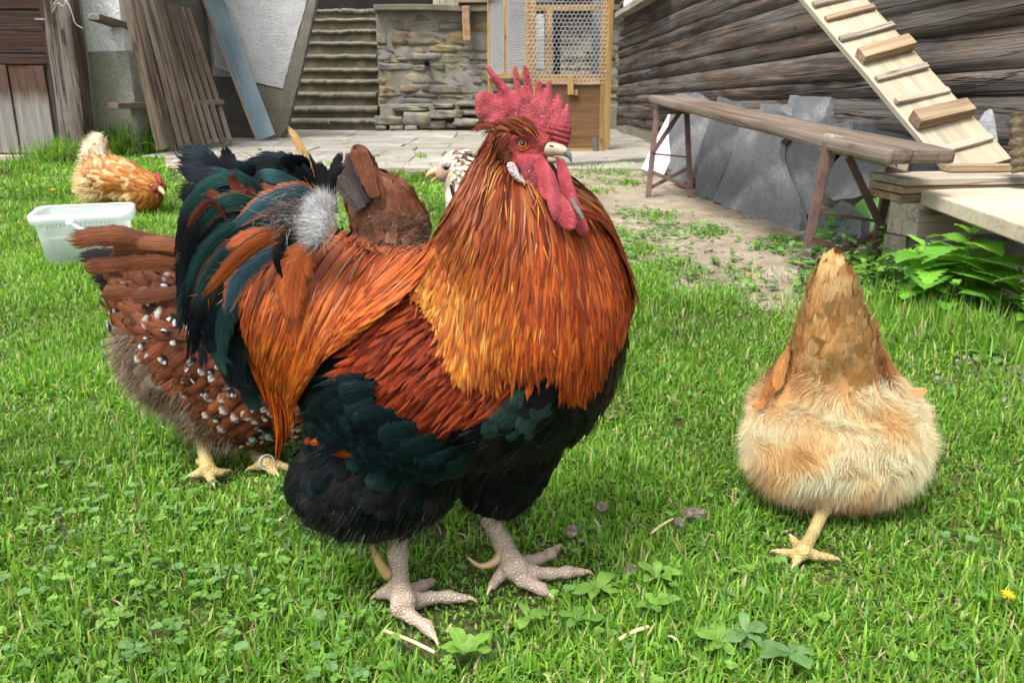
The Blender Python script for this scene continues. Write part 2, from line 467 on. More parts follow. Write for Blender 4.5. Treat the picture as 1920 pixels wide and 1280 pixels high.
# flagstones in front of the steps
def slab_grid():
    parts, cols = [], []
    r = random.Random(5)
    y = 6.45; row = 0
    while y < 11.9:
        h = r.uniform(.42, .62); x = -3.75 + r.uniform(-.3, 0)
        while x < 1.9:
            w = r.uniform(.45, .8)
            xx = np.array([x + .004, x + w - .004]); yy = np.array([y + .004, y + h - .004])
            # the paving's outline as sighted
            s, _ = proj(np.array([[x + w / 2, y + h / 2, 0]]))
            ok = s[0, 0] > 305 + (s[0, 1] - 250) * .1 and not (x + w / 2 > 1.95 - .05 * y)
            if ok:
                z = .020 + r.uniform(-.006, .006)
                tz = [z + r.uniform(-.004, .004) for _ in range(4)]
                b = .006
                c = [(xx[0], yy[0]), (xx[1], yy[0]), (xx[1], yy[1]), (xx[0], yy[1])]
                c = [(a + r.uniform(-.004, .004), d + r.uniform(-.004, .004)) for a, d in c]
                mx = sum(a for a, d in c) / 4; my = sum(d for a, d in c) / 4
                vb = [(a, d, -.03) for a, d in c]; vt = [(a, d, t - .006) for (a, d), t in zip(c, tz)]
                vi = [(a + (mx - a) * b * 2, d + (my - d) * b * 2, t) for (a, d), t in zip(c, tz)]
                q = [[i, (i + 1) % 4, (i + 1) % 4 + 4, i + 4] for i in range(4)] + [[i + 4, (i + 1) % 4 + 4, (i + 1) % 4 + 8, i + 8] for i in range(4)] + [[8, 9, 10, 11]]
                parts.append((np.array(vb + vt + vi), np.array(q), np.zeros((0, 3), int)))
                t = r.uniform(.82, 1.12); cols.append(np.tile([t, t * r.uniform(.97, 1.0), t * r.uniform(.92, 1.0)], (12, 1)))
            x += w
        y += h; row += 1
    V, Q, T = join_arrays(parts)
    return V, Q, T, np.concatenate(cols)
V, Q, T, c = slab_grid()
tag(link('paving', mesh_np('paving', V, Q, T, col=c, smooth=False), M_FLAG), kind='structure')
V, Q = flat_grid(-4.2, 1.9, 6.6, 12.0, 40, 40, lambda X, Y: .008 + 0 * X)
cx = V[Q].mean(1); s_, _ = proj(cx)
tag(link('paving_bed', mesh_np('paving_bed', V, Q[s_[:, 0] > 300]), M_DIRT), kind='structure')
# low kerb at the paving's front edge by the coop
kA, kB = G(1040, 318), G(1215, 306)
k_ = plank('kerb', kA + Vector((0, 0, .02)), kB + Vector((0, 0, .02)), .09, .07, (0, 0, 1), M_FLAG, bevel=.008, cuts=8, warp=.006)
_a = k_.data.attributes.new('Col', 'FLOAT_COLOR', 'POINT'); _a.data.foreach_set('color', np.full(len(k_.data.vertices) * 4, .85, np.float32))
tag(k_, kind='structure')

# ================================================================ STONE STEPS
LIPS = [223, 200, 173, 150, 127, 103, 79, 56, 35, 17]
steps = thing('stone_steps', at(625, 247, 11.5), 'worn mossy stone steps climbing beside the whitewashed wall', 'steps')
r = random.Random(3)
zprev = 0.0
for k, ly in enumerate(LIPS):
    Yk = 11.5 + .26 * k
    xl = 520 + 47 * k / 9 - r.uniform(0, 10); xr = 706 + 5 * k / 9 + r.uniform(-3, 4)
    P = at(xl, ly, Yk); Rr = at(xr, ly, Yk)
    z = P.z
    # tread slab, sometimes of two stones, with a ragged lip
    cutx = [P.x, Rr.x] if r.random() < .35 else [P.x, P.x + (Rr.x - P.x) * r.uniform(.3, .7), Rr.x]
    parts = []
    for a, b in zip(cutx[:-1], cutx[1:]):
        n = 16; th = r.uniform(.045, .065); dz = r.uniform(-.008, .008)
        xs = np.linspace(a + .004, b - .004, n)
        lip = Yk - .035 + np.array([r.uniform(-.014, .014) for _ in xs]) ; lipz = np.array([r.uniform(-.012, .006) for _ in xs])
        prof = []
        for (yo, zo) in ((.30, -th), (.0, -th), (-.012, -th * .55), (-.004, -.012), (.012, 0), (.30, .004)):
            prof.append(np.stack([xs, lip + yo if yo < .2 else np.full(n, Yk + .30), z + dz + zo + lipz * (1 if yo < .2 else 0)], 1))
        Vv = np.stack(prof, 1).reshape(-1, 3); m = len(prof)
        i = np.arange(n - 1)[:, None] * m + np.arange(m - 1)[None]
        Qq = np.stack([i, i + m, i + m + 1, i + 1], -1).reshape(-1, 4)
        ends = np.array([[0, 1, 2], [0, 2, 3], [0, 3, 4], [0, 4, 5]]); ends2 = ends[:, ::-1] + (n - 1) * m
        parts.append((Vv, Qq, np.concatenate([ends, ends2])))
    V, Q, T = join_arrays(parts)
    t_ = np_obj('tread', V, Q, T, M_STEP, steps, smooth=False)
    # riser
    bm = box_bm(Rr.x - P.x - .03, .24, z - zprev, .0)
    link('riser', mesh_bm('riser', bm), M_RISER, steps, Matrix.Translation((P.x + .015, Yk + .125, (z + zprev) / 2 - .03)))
    zprev = z

# ================================================================ RUBBLE WALL beside the steps
SWY = 11.62
wall = thing('rubble_wall', at(815, 240, SWY), 'rough rubble stone wall with brown and ochre stones right of the steps', 'stone wall')
def stone_arr(cx, cy, cz, w, d, h, rr):
    bm = bmesh.new(); bmesh.ops.create_cube(bm, size=1.0)
    bmesh.ops.subdivide_edges(bm, edges=bm.edges[:], cuts=2, use_grid_fill=True)
    for v in bm.verts:
        p = v.co * 2; q = Vector([math.copysign(abs(c) ** 1.0, c) for c in p])
        l = max(abs(q.x), abs(q.y), abs(q.z)); s = q.length
        k = .80 + .20 * (l / s) * 1.3
        v.co = Vector((q.x * w / 2 * k, q.y * d / 2 * k, q.z * h / 2 * k)) + Vector((rr.uniform(-1, 1) * w * .05, rr.uniform(-1, 1) * .02, rr.uniform(-1, 1) * h * .09))
    V = np.array([v.co[:] for v in bm.verts]) + np.array([cx, cy, cz])
    bm.verts.index_update()
    Q = np.array([[v.index for v in f.verts] for f in bm.faces if len(f.verts) == 4]); T = np.array([[v.index for v in f.verts] for f in bm.faces if len(f.verts) == 3]).reshape(-1, 3)
    bm.free(); return V, Q, T
x0 = at(708, 130, SWY).x; x1 = 1.55; ztop = at(800, 20, SWY).z
parts, cols = [], []
z = .33; r = random.Random(11)
PALET = [(.195, .18, .155), (.175, .165, .145), (.22, .20, .17), (.19, .18, .16), (.25, .165, .095), (.24, .19, .125), (.155, .145, .125), (.19, .15, .105), (.205, .195, .18)]
while z < ztop:
    h = r.choice([.045, .06, .075, .09, .11, .13, .18]); x = x0 - r.uniform(0, .2)
    while x < x1:
        w = r.uniform(.14, .48) if h < .1 else r.uniform(.22, .60)
        hh = h * r.uniform(.85, 1.06)
        xc = x + w / 2
        a = stone_arr(xc, SWY + .10, z + h / 2 + r.uniform(-.01, .01), min(w, 2 * (xc - x0) + .0) if xc - w / 2 < x0 else w + .004, .10 + r.uniform(-.03, .03), hh, r)
        if xc > x0 + .04:
            parts.append(a); c = r.choice(PALET); t = r.uniform(.8, 1.15); cols.append(np.tile(np.array(c) * t, (len(a[0]), 1)))
        x += w
    z += h
V, Q, T = join_arrays(parts)
np_obj('stone_face', V, Q, T, M_STONE, wall, col=np.concatenate(cols), smooth=True)
bm = box_bm(x1 - x0, .5, ztop, .01); link('mortar_core', mesh_bm('mortar_core', bm), M_MORTAR, wall, Matrix.Translation((x0, SWY + .306, ztop / 2)))
bm = box_bm(x1 - x0 + .02, .62, .07, .01, 14, .012, 4); link('coping', mesh_bm('coping', bm), M_STEP, wall, Matrix.Translation((x0 - .01, SWY + .22, ztop + .03)))
# drain hole: a short pipe end
pc = at(800, 119, SWY - .03)
th = np.linspace(0, 2 * PI, 17)[:-1]
ring = lambda rad, y: np.stack([pc.x + rad * np.cos(th), np.full(16, y), pc.z + rad * np.sin(th)], 1)
V = np.concatenate([ring(.034, SWY - .06), ring(.026, SWY - .06), ring(.026, SWY + .05), ring(.034, SWY + .05)])
i = np.arange(16); j = (i + 1) % 16
Q = np.concatenate([np.stack([i + a, j + a, j + b, i + b], 1) for a, b in ((0, 16), (16, 32), (48, 0))])
np_obj('drain_pipe', V, Q, np.stack([i[1:-1] * 0 + 32, i[1:-1] + 32, i[2:] + 32], 1), M_DARK, wall)
# loose flat stones along the wall's foot
FOOT = [(702, 757, 218, 235), (757, 808, 211, 236), (808, 868, 207, 222), (785, 836, 226, 241), (868, 905, 204, 216), (850, 900, 222, 236), (705, 725, 236, 244), (732, 757, 236, 246), (760, 782, 236, 244), (838, 856, 230, 240), (812, 850, 196, 203), (858, 910, 190, 200), (735, 800, 200, 208)]
for n, (a, b, t, u) in enumerate(FOOT):
    Yf = SWY - .12 - .03 * (n % 3)
    p, q = at(a, u, Yf), at(b, t, Yf)
    V, Q, T = stone_arr((p.x + q.x) / 2, Yf + .1, (p.z + q.z) / 2, q.x - p.x, .3, q.z - p.z, r)
    c = np.tile(np.array(r.choice(PALET[:4])) * r.uniform(1.1, 1.5), (len(V), 1))
    np_obj('foot_stone', V, Q, T, M_STONE, wall, col=c)
bm = box_bm(x1 - x0, .3, .34, .02, 10, .01, 9); link('wall_footing', mesh_bm('wall_footing', bm), M_MORTAR, wall, Matrix.Translation((x0, SWY + .17, .17)))

# house above the steps: near-black panel painting the opening's shade, grey boards, beam and a hanging post
up = thing('barn_front', at(730, 17, 14.35), 'dark open timber barn front at the head of the stone steps', 'barn')
A = at(560, 20, 14.6)
bm = box_bm(6.5, .1, 3.0, 0); link('opening_shade_panel', mesh_bm('opening_shade_panel', bm), M_DARK, up, Matrix.Translation((A.x - .5, 14.75, A.z + 1.45)))  # solid black slab: the shade inside the opening is its colour
for i in range(4):
    p = at(818 + i * 12, 18, 14.4); plank('wall_board', p + Vector((0, 0, -.15)), p + Vector((0, 0, 2)), .095, .03, (0, -1, 0), M_GREYW, up, cuts=2, warp=.002, seed=i)
p, q = at(866, 3, 11.6), at(938, -1, 11.6)
plank('beam', p + Vector((-.05, 0, .06)), q + Vector((.8, 0, .06)), .2, .17, (0, 0, 1), M_TAN, up, .008, 6, .003)
p, q = at(874, 12, 11.5), at(876, 78, 11.5)
plank('hanging_post', q, p, .10, .10, (0, -1, 0), M_RAWEDGE, up, .02, 5, .006)

# ================================================================ HOUSE on the left: whitewashed front, plinth, door
HY = 7.76
hx1 = at(240, 140, HY).x
house = thing('plastered_house', at(150, 295, HY), 'whitewashed house with grey rough plinth and an old brown plank door', 'house')
zj = at(200, 97, HY).z
bm = box_bm(hx1 + 6.0, .35, 3.2 - zj, .012, 24, .006, 3); link('wall', mesh_bm('wall', bm), M_WHITE, house, Matrix.Translation((-6.0, HY + .175, (3.2 + zj) / 2)))
bm = box_bm(hx1 + 6.03, .35, zj, .012, 24, .008, 5); link('plinth', mesh_bm('plinth', bm), M_GREYPL, house, Matrix.Translation((-6.0, HY + .165, zj / 2 - .003)))
# return and recess behind the leaning fence panel, their shade put into the colour
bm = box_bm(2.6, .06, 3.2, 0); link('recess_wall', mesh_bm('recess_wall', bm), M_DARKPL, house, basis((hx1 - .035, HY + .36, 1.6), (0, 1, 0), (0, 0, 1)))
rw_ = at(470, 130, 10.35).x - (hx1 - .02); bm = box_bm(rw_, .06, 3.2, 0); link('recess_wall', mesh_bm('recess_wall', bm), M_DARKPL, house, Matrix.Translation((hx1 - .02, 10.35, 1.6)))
DY = 7.50
dx = lambda px, py=150: at(px, py, DY).x
door = bpy.data.objects.new('door', None); COL.objects.link(door); door.parent = house
door.matrix_basis = Matrix.Translation(Vector((dx(60), DY, 0)) - wloc(house))
zt = 1.9
px0_ = at(150, 290, DY - .05).x + .05
# right stile, rails and panels
sx0, sx1 = dx(97), dx(118)
def dboard(name, xa, xb, za, zb, mat, y=DY, t=.04, vertical=False, seed=0):
    if vertical:
        plank(name, (((xa + xb) / 2), y, za), (((xa + xb) / 2), y, zb), xb - xa, t, (0, -1, 0), mat, door, .004, 4, .0015, seed)
    else:
        plank(name, (xa, y, (za + zb) / 2), (xb, y, (za + zb) / 2), zb - za, t, (0, -1, 0), mat, door, .004, 3, .0015, seed)
dz = lambda py: at(60, py, DY).z
dl = dx(-140)
dboard('stile', sx0, sx1, .04, zt, M_DOORD, DY - .005, .05, True)
dboard('rail', dl, sx0, dz(121), dz(102), M_DOORD, DY - .004, .05)
dboard('panel_board', dl, sx0, dz(100), dz(60), M_DOORW, DY + .004, .03, False, 2)
dboard('panel_board', dl, sx0, dz(59), dz(19), M_DOORW, DY + .008, .03, False, 3)
dboard('panel_board', dl, sx0, dz(17), dz(-30), M_DOORW, DY + .002, .03, False, 4)
dboard('panel_board', dl, sx0, dz(-31), zt, M_DOORW, DY + .006, .03, False, 5)
for i, (a, b, zb) in enumerate([(-140, -62, 121), (-60, -8, 123), (-6, 28, 122), (30, 66, 122), (67, 97, 124)]):
    dboard('lower_plank', dx(a, 210), dx(b, 210), .05, dz(zb), M_DOORLOW, DY + (.0 if i % 2 else -.012), .03, True, i)
hp = at(98, 38, DY - .06)
lp = plank('lock_plate', at(110, 72, DY - .035), at(107, 30, DY - .035), .05, .006, (0, -1, 0), M_IRON, door, .001)
h_ = plank('handle', hp + Vector((.05, 0, 0)), hp + Vector((-.14, 0, .004)), .018, .02, (0, -1, 0), M_IRON, door, .006)
plank('sill_board', (dl, DY - .04, .012), (dx(100, 300), DY - .04, .012), .16, .05, (0, 0, 1), M_GREYW, door, .006, 6, .002)
bm = box_bm(px0_ - (dl), .22, 1.95, 0); link('door_reveal', mesh_bm('door_reveal', bm), M_GREYPL, house, Matrix.Translation((dl, DY + .14, .96)))
# squared door post, roughly hewn
px_, pxt = at(152, 290, DY - .05).x, at(121, 0, DY - .05).x
bm = box_bm(1.95, .23, .19, .03, 16, .010, 8); link('door_post', mesh_bm('door_post', bm), M_POSTW, house, basis((px_, DY - .03, -.02), (0, 0, 1), (0, -1, 0)))
# twisted wire on the post
w = spline([at(100, 10, 7.3), at(112, -4, 7.28), at(128, 8, 7.27), at(136, 28, 7.27), at(142, 45, 7.28), at(156, 54, 7.3)], 40)
V, Q, T = tube_arrays(w, .004, 6)
w2 = spline([at(98, 24, 7.3), at(108, 6, 7.28), at(118, 12, 7.27), at(126, -2, 7.27), at(112, -14, 7.28)], 30)
a2 = tube_arrays(w2, .003, 6)
V, Q, T = join_arrays([(V, Q, T), a2])
tag(np_obj('wire', V, Q, T, M_PALEWIRE), 'thin pale wire twisted round the head of the door post', 'wire')

# wing wall left of the steps, white paint with a cut-off corner over grey plaster
SWP = 9.98
snrm = Vector((0, -1, 0))
spl = lambda px, py, o=.0: at(px, py, SWP - o)
sb_ = spl(480, 261); 
side = thing('stair_side_wall', (sb_.x, SWP, 0), 'grey plaster wall left of the steps with a slanting patch of white paint', 'wall')
low = lambda p: Vector((p.x, p.y, -.05))
def edge_fine(pts, step, amp, seed):
    r2 = random.Random(seed); out = []
    for a, b in zip(pts, pts[1:] + pts[:1]):
        m = max(1, int((b - a).length / step)); nn = (b - a).cross(snrm).normalized()
        for i in range(m):
            out.append(a.lerp(b, i / m) + (nn * r2.uniform(-amp, amp) if i else Vector()))
    return out
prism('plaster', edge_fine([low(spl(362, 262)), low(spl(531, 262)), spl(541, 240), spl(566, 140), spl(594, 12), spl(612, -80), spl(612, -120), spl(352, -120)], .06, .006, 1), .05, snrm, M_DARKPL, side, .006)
prism('white_paint_patch', edge_fine([spl(384, -60, .012), spl(592, -60, .012), spl(575, 2, .012), spl(530, 167, .012), spl(466, 152, .012), spl(402, 125, .012)], .05, .004, 2), .010, snrm, M_GREYWHITE, side, .002)
prism('grey_plaster_band', edge_fine([spl(440, 144, .006), spl(399, 143, .006), spl(372, 143, .006), spl(352, -60, .006), spl(384, -60, .006), spl(402, 125, .006), spl(466, 152, .006)][::-1], .05, .003, 3), .005, snrm, M_GREYPL, side, .001)
prism('stair_cheek', edge_fine([spl(470, 156, .008), spl(530, 170, .008), spl(577, 2, .008), spl(594, -60, .008), spl(606, -60, .008), spl(591, 12, .008), spl(563, 140, .008), spl(538, 238, .008), spl(526, 258, .008), spl(500, 258, .008)], .05, .004, 4), .007, snrm, M_GREYPL2, side, .001)

# ================================================================ LEANING FENCE PANEL and BLUE BOARD
fp = thing('fence_panel', G(360, 275), 'weathered picket fence panel leaning in front of the recess beside the house corner', 'fence panel')
bots = [(300, 282), (312, 279), (326, 283), (341, 280), (355, 279), (368, 273), (380, 275), (393, 272), (406, 269), (418, 268), (430, 264)]
N = len(bots)
r = random.Random(2)
for i, (bx, by) in enumerate(bots):
    f = i / (N - 1)
    Yb = 7.52 + 1.25 * f + (.02 if i % 3 == 1 else -.015)
    B = at(bx, by, Yb); B.z = max(B.z, .015)
    topx = 222 + (352 - 222) * f; topy = [-60, -55, -40, -30, -25, -6, 2, 6, 10, 14, 16][i]
    Tt = at(topx, topy, Yb + .22 * f)
    plank('picket', B, Tt, .046 + .012 * r.random(), .034, (0.45, -1, .25), M_PICKET, fp, .006, 5, .003, i)
bk = Vector((-.05, .05, -.01))
plank('crossbar', at(174, 31, 7.45), at(372, 88, 8.95) + bk, .11, .05, (0, 0, 1), M_PICKET, fp, .006, 4, .002, 20)
plank('crossbar', at(211, 199, 7.48), at(418, 190, 8.85) + bk, .11, .05, (0, 0, 1), M_PICKET, fp, .006, 4, .002, 21)
bA = at(500, 259, 9.5); bA.z = max(.022, bA.z); bT = at(378, -60, 9.86)
bl = thing('blue_board', bA, 'long blue grey board leaning on the whitewashed wall', 'board')
plank('board', bA, bT, .20, .026, snrm + Vector((0, -.4, .3)), M_BLUE, bl, .003, 3, .002)
off = (bT - bA).normalized().cross((snrm + Vector((0, -.4, .3))).normalized())
if off.x > 0: off = -off
plank('raw_edge', bA + off * .109, bT + off * .109, .016, .030, snrm + Vector((0, -.4, .3)), M_RAWEDGE, bl, .002, 3, .002)

# ================================================================ WIRE COOP
CY = 8.2
coop = thing('wire_coop', at(1065, 295, CY), 'honey coloured wooden coop with hexagonal wire front and brown door', 'coop')
cxx = lambda px, py=150: at(px, py, CY).x
cz = lambda py: at(1060, py, CY).z
ZT = 1.75
def post(name, a, b, za, zb, y=CY, d=.06, mat=M_COOPW, s=0): 
    plank(name, ((cxx(a) + cxx(b)) / 2, y, za), ((cxx(a) + cxx(b)) / 2, y, zb), cxx(b) - cxx(a), d, (0, -1, 0), mat, coop, .004, 5, .002, s)
post('front_post', 984, 1004, .02, ZT, CY, .07, s=1)
post('front_post', 1126, 1146, .0, ZT, CY, .07, s=2)
def rail(name, a, b, ya, yb, y=CY, d=.045, mat=M_COOPW, s=0):
    plank(name, (cxx(a), y, (cz(ya) + cz(yb)) / 2), (cxx(b), y, (cz(ya) + cz(yb)) / 2), abs(cz(ya) - cz(yb)), d, (0, -1, 0), mat, coop, .003, 4, .002, s)
rail('middle_rail', 1005, 1125, 158, 140, s=3)
rail('bottom_rail', 1005, 1125, 295, 278, s=4)
rail('top_rail', 1005, 1125, 14, 3, CY + .35, s=5)
rail('top_rail', 1005, 1125, -95, -110, s=6)
rail('door_panel', 1005, 1125, 277, 159, CY + .012, .02, M_PLY, s=7)
plank('latch', at(1070, 178, CY - .035), at(1069, 143, CY - .035), .055, .022, (0, -1, 0), M_COOPW, coop, .003)
plank('catch_block', at(1080, 179, CY - .025), at(1080, 169, CY - .025), .03, .03, (0, -1, 0), M_COOPW, coop, .003)
plank('hinge', at(1116, 292, CY - .03), at(1115, 258, CY - .03), .045, .008, (0, -1, 0), M_IRON, coop, .001)
# far posts, interior boards and a painted dark gap seen through the wire
CB = 9.6
for px in (1118,):
    p = at(px, 270, CB); plank('rear_post', (p.x, CB, 0), (p.x, CB, ZT), .07, .06, (0, -1, 0), M_COOPW, coop)
def inner(name, a, b, ya, yb, y, mat):
    p, q = at(a, ya, y), at(b, yb, y)
    plank(name, ((p.x + q.x) / 2, y, min(p.z, q.z)), ((p.x + q.x) / 2, y, max(p.z, q.z)), abs(q.x - p.x), .02, (0, -1, 0), mat, coop, .002)
inner('inner_board_or_gap', 1004, 1021, 130, 27, 8.75, M_GREYWHITE)
inner('inner_post', 1022, 1036, 150, 15, 8.70, M_COOPW)
inner('inner_board_or_gap', 1037, 1053, 150, -30, 8.85, M_DARK)  # near-black strip paints the dark gap beside the inner post
inner('inner_board_or_gap', 1108, 1128, 140, -30, 8.9, M_SLATE)
# side wing with netting running back on the left
far = at(919, 144, 10.3); near = at(984, 150, CY)
fx = Vector((far.x, far.y, 0)); nx_ = Vector((near.x, near.y + .04, 0))
zb_ = .69; zs = 1.52
for f, w_ in ((0, .05), (.52, .04)):
    p = fx.lerp(nx_, f); plank('side_stile', p + Vector((0, 0, zb_ - (.69 if f == 0 else 0))), p + Vector((0, 0, zs)), w_, .05, (-1, -.3, 0), M_COOPW, coop, .003, 3, .002, 9)
for z_ in (zb_, zs):
    plank('side_rail', fx + Vector((0, 0, z_)), nx_ + Vector((0, 0, z_ + (.0))), .05, .05, (0, 0, 1), M_COOPW, coop, .003, 3, .002, 12)
parts = []
d_ = (nx_ - fx); n1, n2 = 44, 34
for i in range(n1 + 1):
    p = fx + d_ * (i / n1); parts.append(tube_arrays([p + Vector((0, 0, zb_)), p + Vector((0, 0, zs))], .0028, 4, False))
for i in range(n2 + 1):
    z_ = zb_ + (zs - zb_) * i / n2; parts.append(tube_arrays([fx + Vector((0, 0, z_)), nx_ + Vector((0, 0, z_))], .0028, 4, False))
V, Q, T = join_arrays(parts); np_obj('side_wire_netting', V, Q, T, M_ZINC, coop)
# hexagonal netting on the front
parts = []
hw, hh = .038, .046
xa, xb = cxx(988), cxx(1138); za, zb2 = cz(157), ZT
nx2, nz2 = int((xb - xa) / hw), int((zb2 - za) / (hh * .75))
yw = CY - .043
for j in range(nz2):
    for i in range(nx2):
        cx_ = xa + (i + .5 * (j % 2)) * hw + random.uniform(-.002, .002); z_ = za + j * hh * .75
        a = (cx_ - hw / 2, yw, z_ + hh * .25); b = (cx_, yw, z_); c = (cx_ + hw / 2, yw, z_ + hh * .25); d = (cx_ - hw / 2, yw, z_ + hh * .75)
        for p, q in ((a, b), (b, c), (a, d)):
            parts.append(tube_arrays([p, q], .0019, 4, False))
V, Q, T = join_arrays(parts); np_obj('hexagonal_wire_netting', V, Q, T, M_ZINC, coop)
# thin stick propped by the coop
sa, sb = G(903, 288), at(930, 238, 8.9)
s_ = plank('prop_stick', sa, sb, .045, .03, (0, -1, .3), M_COOPW, None, .004, 3, .002)
tag(s_, 'short wooden stick propped on the paving left of the coop', 'stick')

# ================================================================ TIMBER HOUSE on the right
WX = lambda y: 1.935 - .05 * y
y0, y1 = 11.45, 1.2
wdir = Vector((WX(y1) - WX(y0), y1 - y0, 0)).normalized(); wn_ = Vector((wdir.y, -wdir.x, 0)); wn_ = wn_ if wn_.x < 0 else -wn_
th_ = thing('timber_house', (WX(5), 5, 0), 'old timber house of dark weathered squared logs', 'house')
tilt = math.radians(1.7)
ldir = (wdir * math.cos(tilt) + Vector((0, 0, math.sin(tilt)))).normalized()
LL = (y0 - y1) * 1.004
def log_mesh(L, h, seed):
    n = 170; r2 = np.random.default_rng(seed)
    xs = np.linspace(0, L, n)
    prof = [(-.5, -.030), (-.491, -.014), (-.478, .0), (-.3, .003), (-.13, .012), (-.115, -.004), (-.1, .012), (.08, .006), (.25, .004), (.478, .0), (.491, -.014), (.5, -.030)]
    nz = lambda s, a, sd: np.interp(xs * s, np.arange(0, L * s + 3), np.random.default_rng(sd).normal(0, a, int(L * s) + 4)[:len(np.arange(0, L * s + 3))])
    low = nz(.6, .012, seed * 7); up_ = nz(.6, .012, seed * 7 + 1)
    V = []
    for k, (z, o) in enumerate(prof):
        w_ = nz(1.2, .004, seed * 31 + k) + nz(9, .002, seed * 57 + k)
        zz = z * h + (low if z < -.3 else up_ if z > .3 else 0) * (1 if abs(z) < .45 else .2)
        V.append(np.stack([xs, np.full(n, 0.0) + zz, np.full(n, o) + w_], 1))
    V = np.stack(V, 1); m = len(prof)
    i = np.arange(n - 1)[:, None] * m + np.arange(m - 1)[None]
    Q = np.stack([i, i + 1, i + m + 1, i + m], -1).reshape(-1, 4)
    return mesh_np('log', V.reshape(-1, 3), Q)
zc = -.12
for k, h in enumerate([.27, .24, .31, .26, .33, .25, .30, .27, .31, .26]):
    o = Vector((WX(y0), y0, zc + h / 2 + .20)) 
    me = log_mesh(LL, h * 1.02, 40 + k)
    yv = Vector((0, 0, 1)); 
    x = ldir; z_ = wn_; y_ = z_.cross(x).normalized()
    m = Matrix((x, y_, z_)).transposed().to_4x4(); m.translation = o
    link('log', me, M_LOG, th_, m)
    zc += h
bm = box_bm(LL, .12, 3.2, 0); link('dark_core', mesh_bm('dark_core', bm), M_DARK, th_, basis(Vector((WX(y0), y0, 1.6)) - wn_ * .16, wdir, (0, 0, 1)))
bm = box_bm(LL, .24, .30, .02, 20, .015, 3); link('stone_footing', mesh_bm('stone_footing', bm), M_MORTAR, th_, basis(Vector((WX(y0), y0, .03)) - wn_ * .11, wdir, (0, 0, 1)))
# small white window near the far end
def wallp(y, z, o=.02): return Vector((WX(y), y, z)) + wn_ * o
wnd = bpy.data.objects.new('window', None); COL.objects.link(wnd); wnd.parent = th_; wnd.matrix_basis = Matrix.Translation(wallp(10, 1.9) - wloc(th_))
plank('frame', wallp(11.0, 1.52), wallp(8.75, 1.60), .05, .07, (0, 0, 1), M_WHITEPAINT, wnd)
plank('frame', wallp(8.75, 1.56), wallp(8.75, 2.5), .07, .05, wn_, M_WHITEPAINT, wnd)
plank('pane', wallp(11.0, 2.0, .0), wallp(8.80, 2.05, .0), .9, .02, wn_, M_GLASS, wnd)
plank('sill', wallp(11.1, 1.40, .06), wallp(8.55, 1.47, .06), .14, .06, (0, 0, 1), M_GREYW, wnd)

# ================================================================ SLATE SLABS leaning on the timber house
b1, b2 = G(1312, 378), G(1525, 448)
bd = (b2 - b1).normalized(); bo = Vector((-bd.y, bd.x, 0)); bo = bo if bo.x > 0 else -bo
lean = (bo * .42 + Vector((0, 0, 1))).normalized(); pn = bd.cross(lean).normalized()
pn = pn if pn.y < 0 else -pn
C3 = lambda x, y: (1120 + x / 2.4, y / 2.4)
SLABS = [
 ('pale narrow slate slab standing behind the striped board', .10, .04, [(318, 560), (350, 425), (452, 417), (502, 458), (485, 600), (448, 700), (420, 800), (380, 838), (330, 795)]),
 ('tall narrow slate slab with a square top, second from the coop', .05, .05, [(505, 540), (545, 432), (648, 462), (646, 545), (602, 690), (512, 906), (468, 902), (436, 872), (462, 690)]),
 ('largest grey slate slab under the middle of the bench', .02, .04, [(634, 590), (668, 492), (800, 488), (905, 560), (822, 640), (815, 700), (860, 830), (915, 985), (905, 1052), (760, 1002), (515, 908), (598, 712)]),
 ('broad slate slab with a jagged crack at its edge, behind the near bench frame', .05, .04, [(826, 640), (912, 565), (1050, 560), (1042, 690), (1020, 800), (960, 960), (918, 984), (862, 828), (818, 698)]),
 ('square slate block standing highest behind the bench', .34, .10, [(842, 520), (866, 428), (1052, 437), (1012, 545), (960, 600)]),
 ('low dark slate slab tucked behind the highest block', .28, .05, [(735, 470), (850, 468), (836, 540), (720, 560)]),
 ('blocky pale grey slab under the near end of the bench', -.02, .05, [(1018, 872), (1062, 735), (1180, 620), (1300, 640), (1420, 660), (1400, 770), (1280, 870), (1062, 905)]),
 ('dark slate slab nearest the wooden platform', .10, .05, [(1150, 556), (1300, 590), (1480, 640), (1540, 780), (1400, 800), (1250, 760), (1130, 700)]),
 ('small slate offcut with a slanted top showing over the bench', .20, .06, [(985, 560), (1035, 515), (1052, 560), (1130, 545), (1140, 640), (1000, 650)]),
 ('broken slate fragment low behind the near bench legs', -.04, .04, [(890, 1090), (965, 1000), (1100, 900), (1190, 980), (1180, 1080), (1040, 1130), (900, 1120)]),
]
for lab, offd, thk, out in SLABS:
    p0 = b1 + bo * offd
    ang = random.uniform(-.07, .07)
    n = (pn + bd * ang).normalized()
    pts = [on_plane(*C3(x, y), p0, n) for x, y in out]
    # rough breaks: jitter along each side
    fine = []
    for a, b in zip(pts, pts[1:] + pts[:1]):
        m = max(1, int((b - a).length / .05))
        for i in range(m):
            q = a.lerp(b, i / m)
            if i: q = q + (bd * random.uniform(-.006, .006) + lean * random.uniform(-.006, .006))
            fine.append(q)
    for q in fine: q.z = max(q.z, -.02)
    tag(prism('slate_slab', fine, thk, n, M_SLATE, None, .004), lab, 'slate slab', 'slate slabs leaning against the timber house')
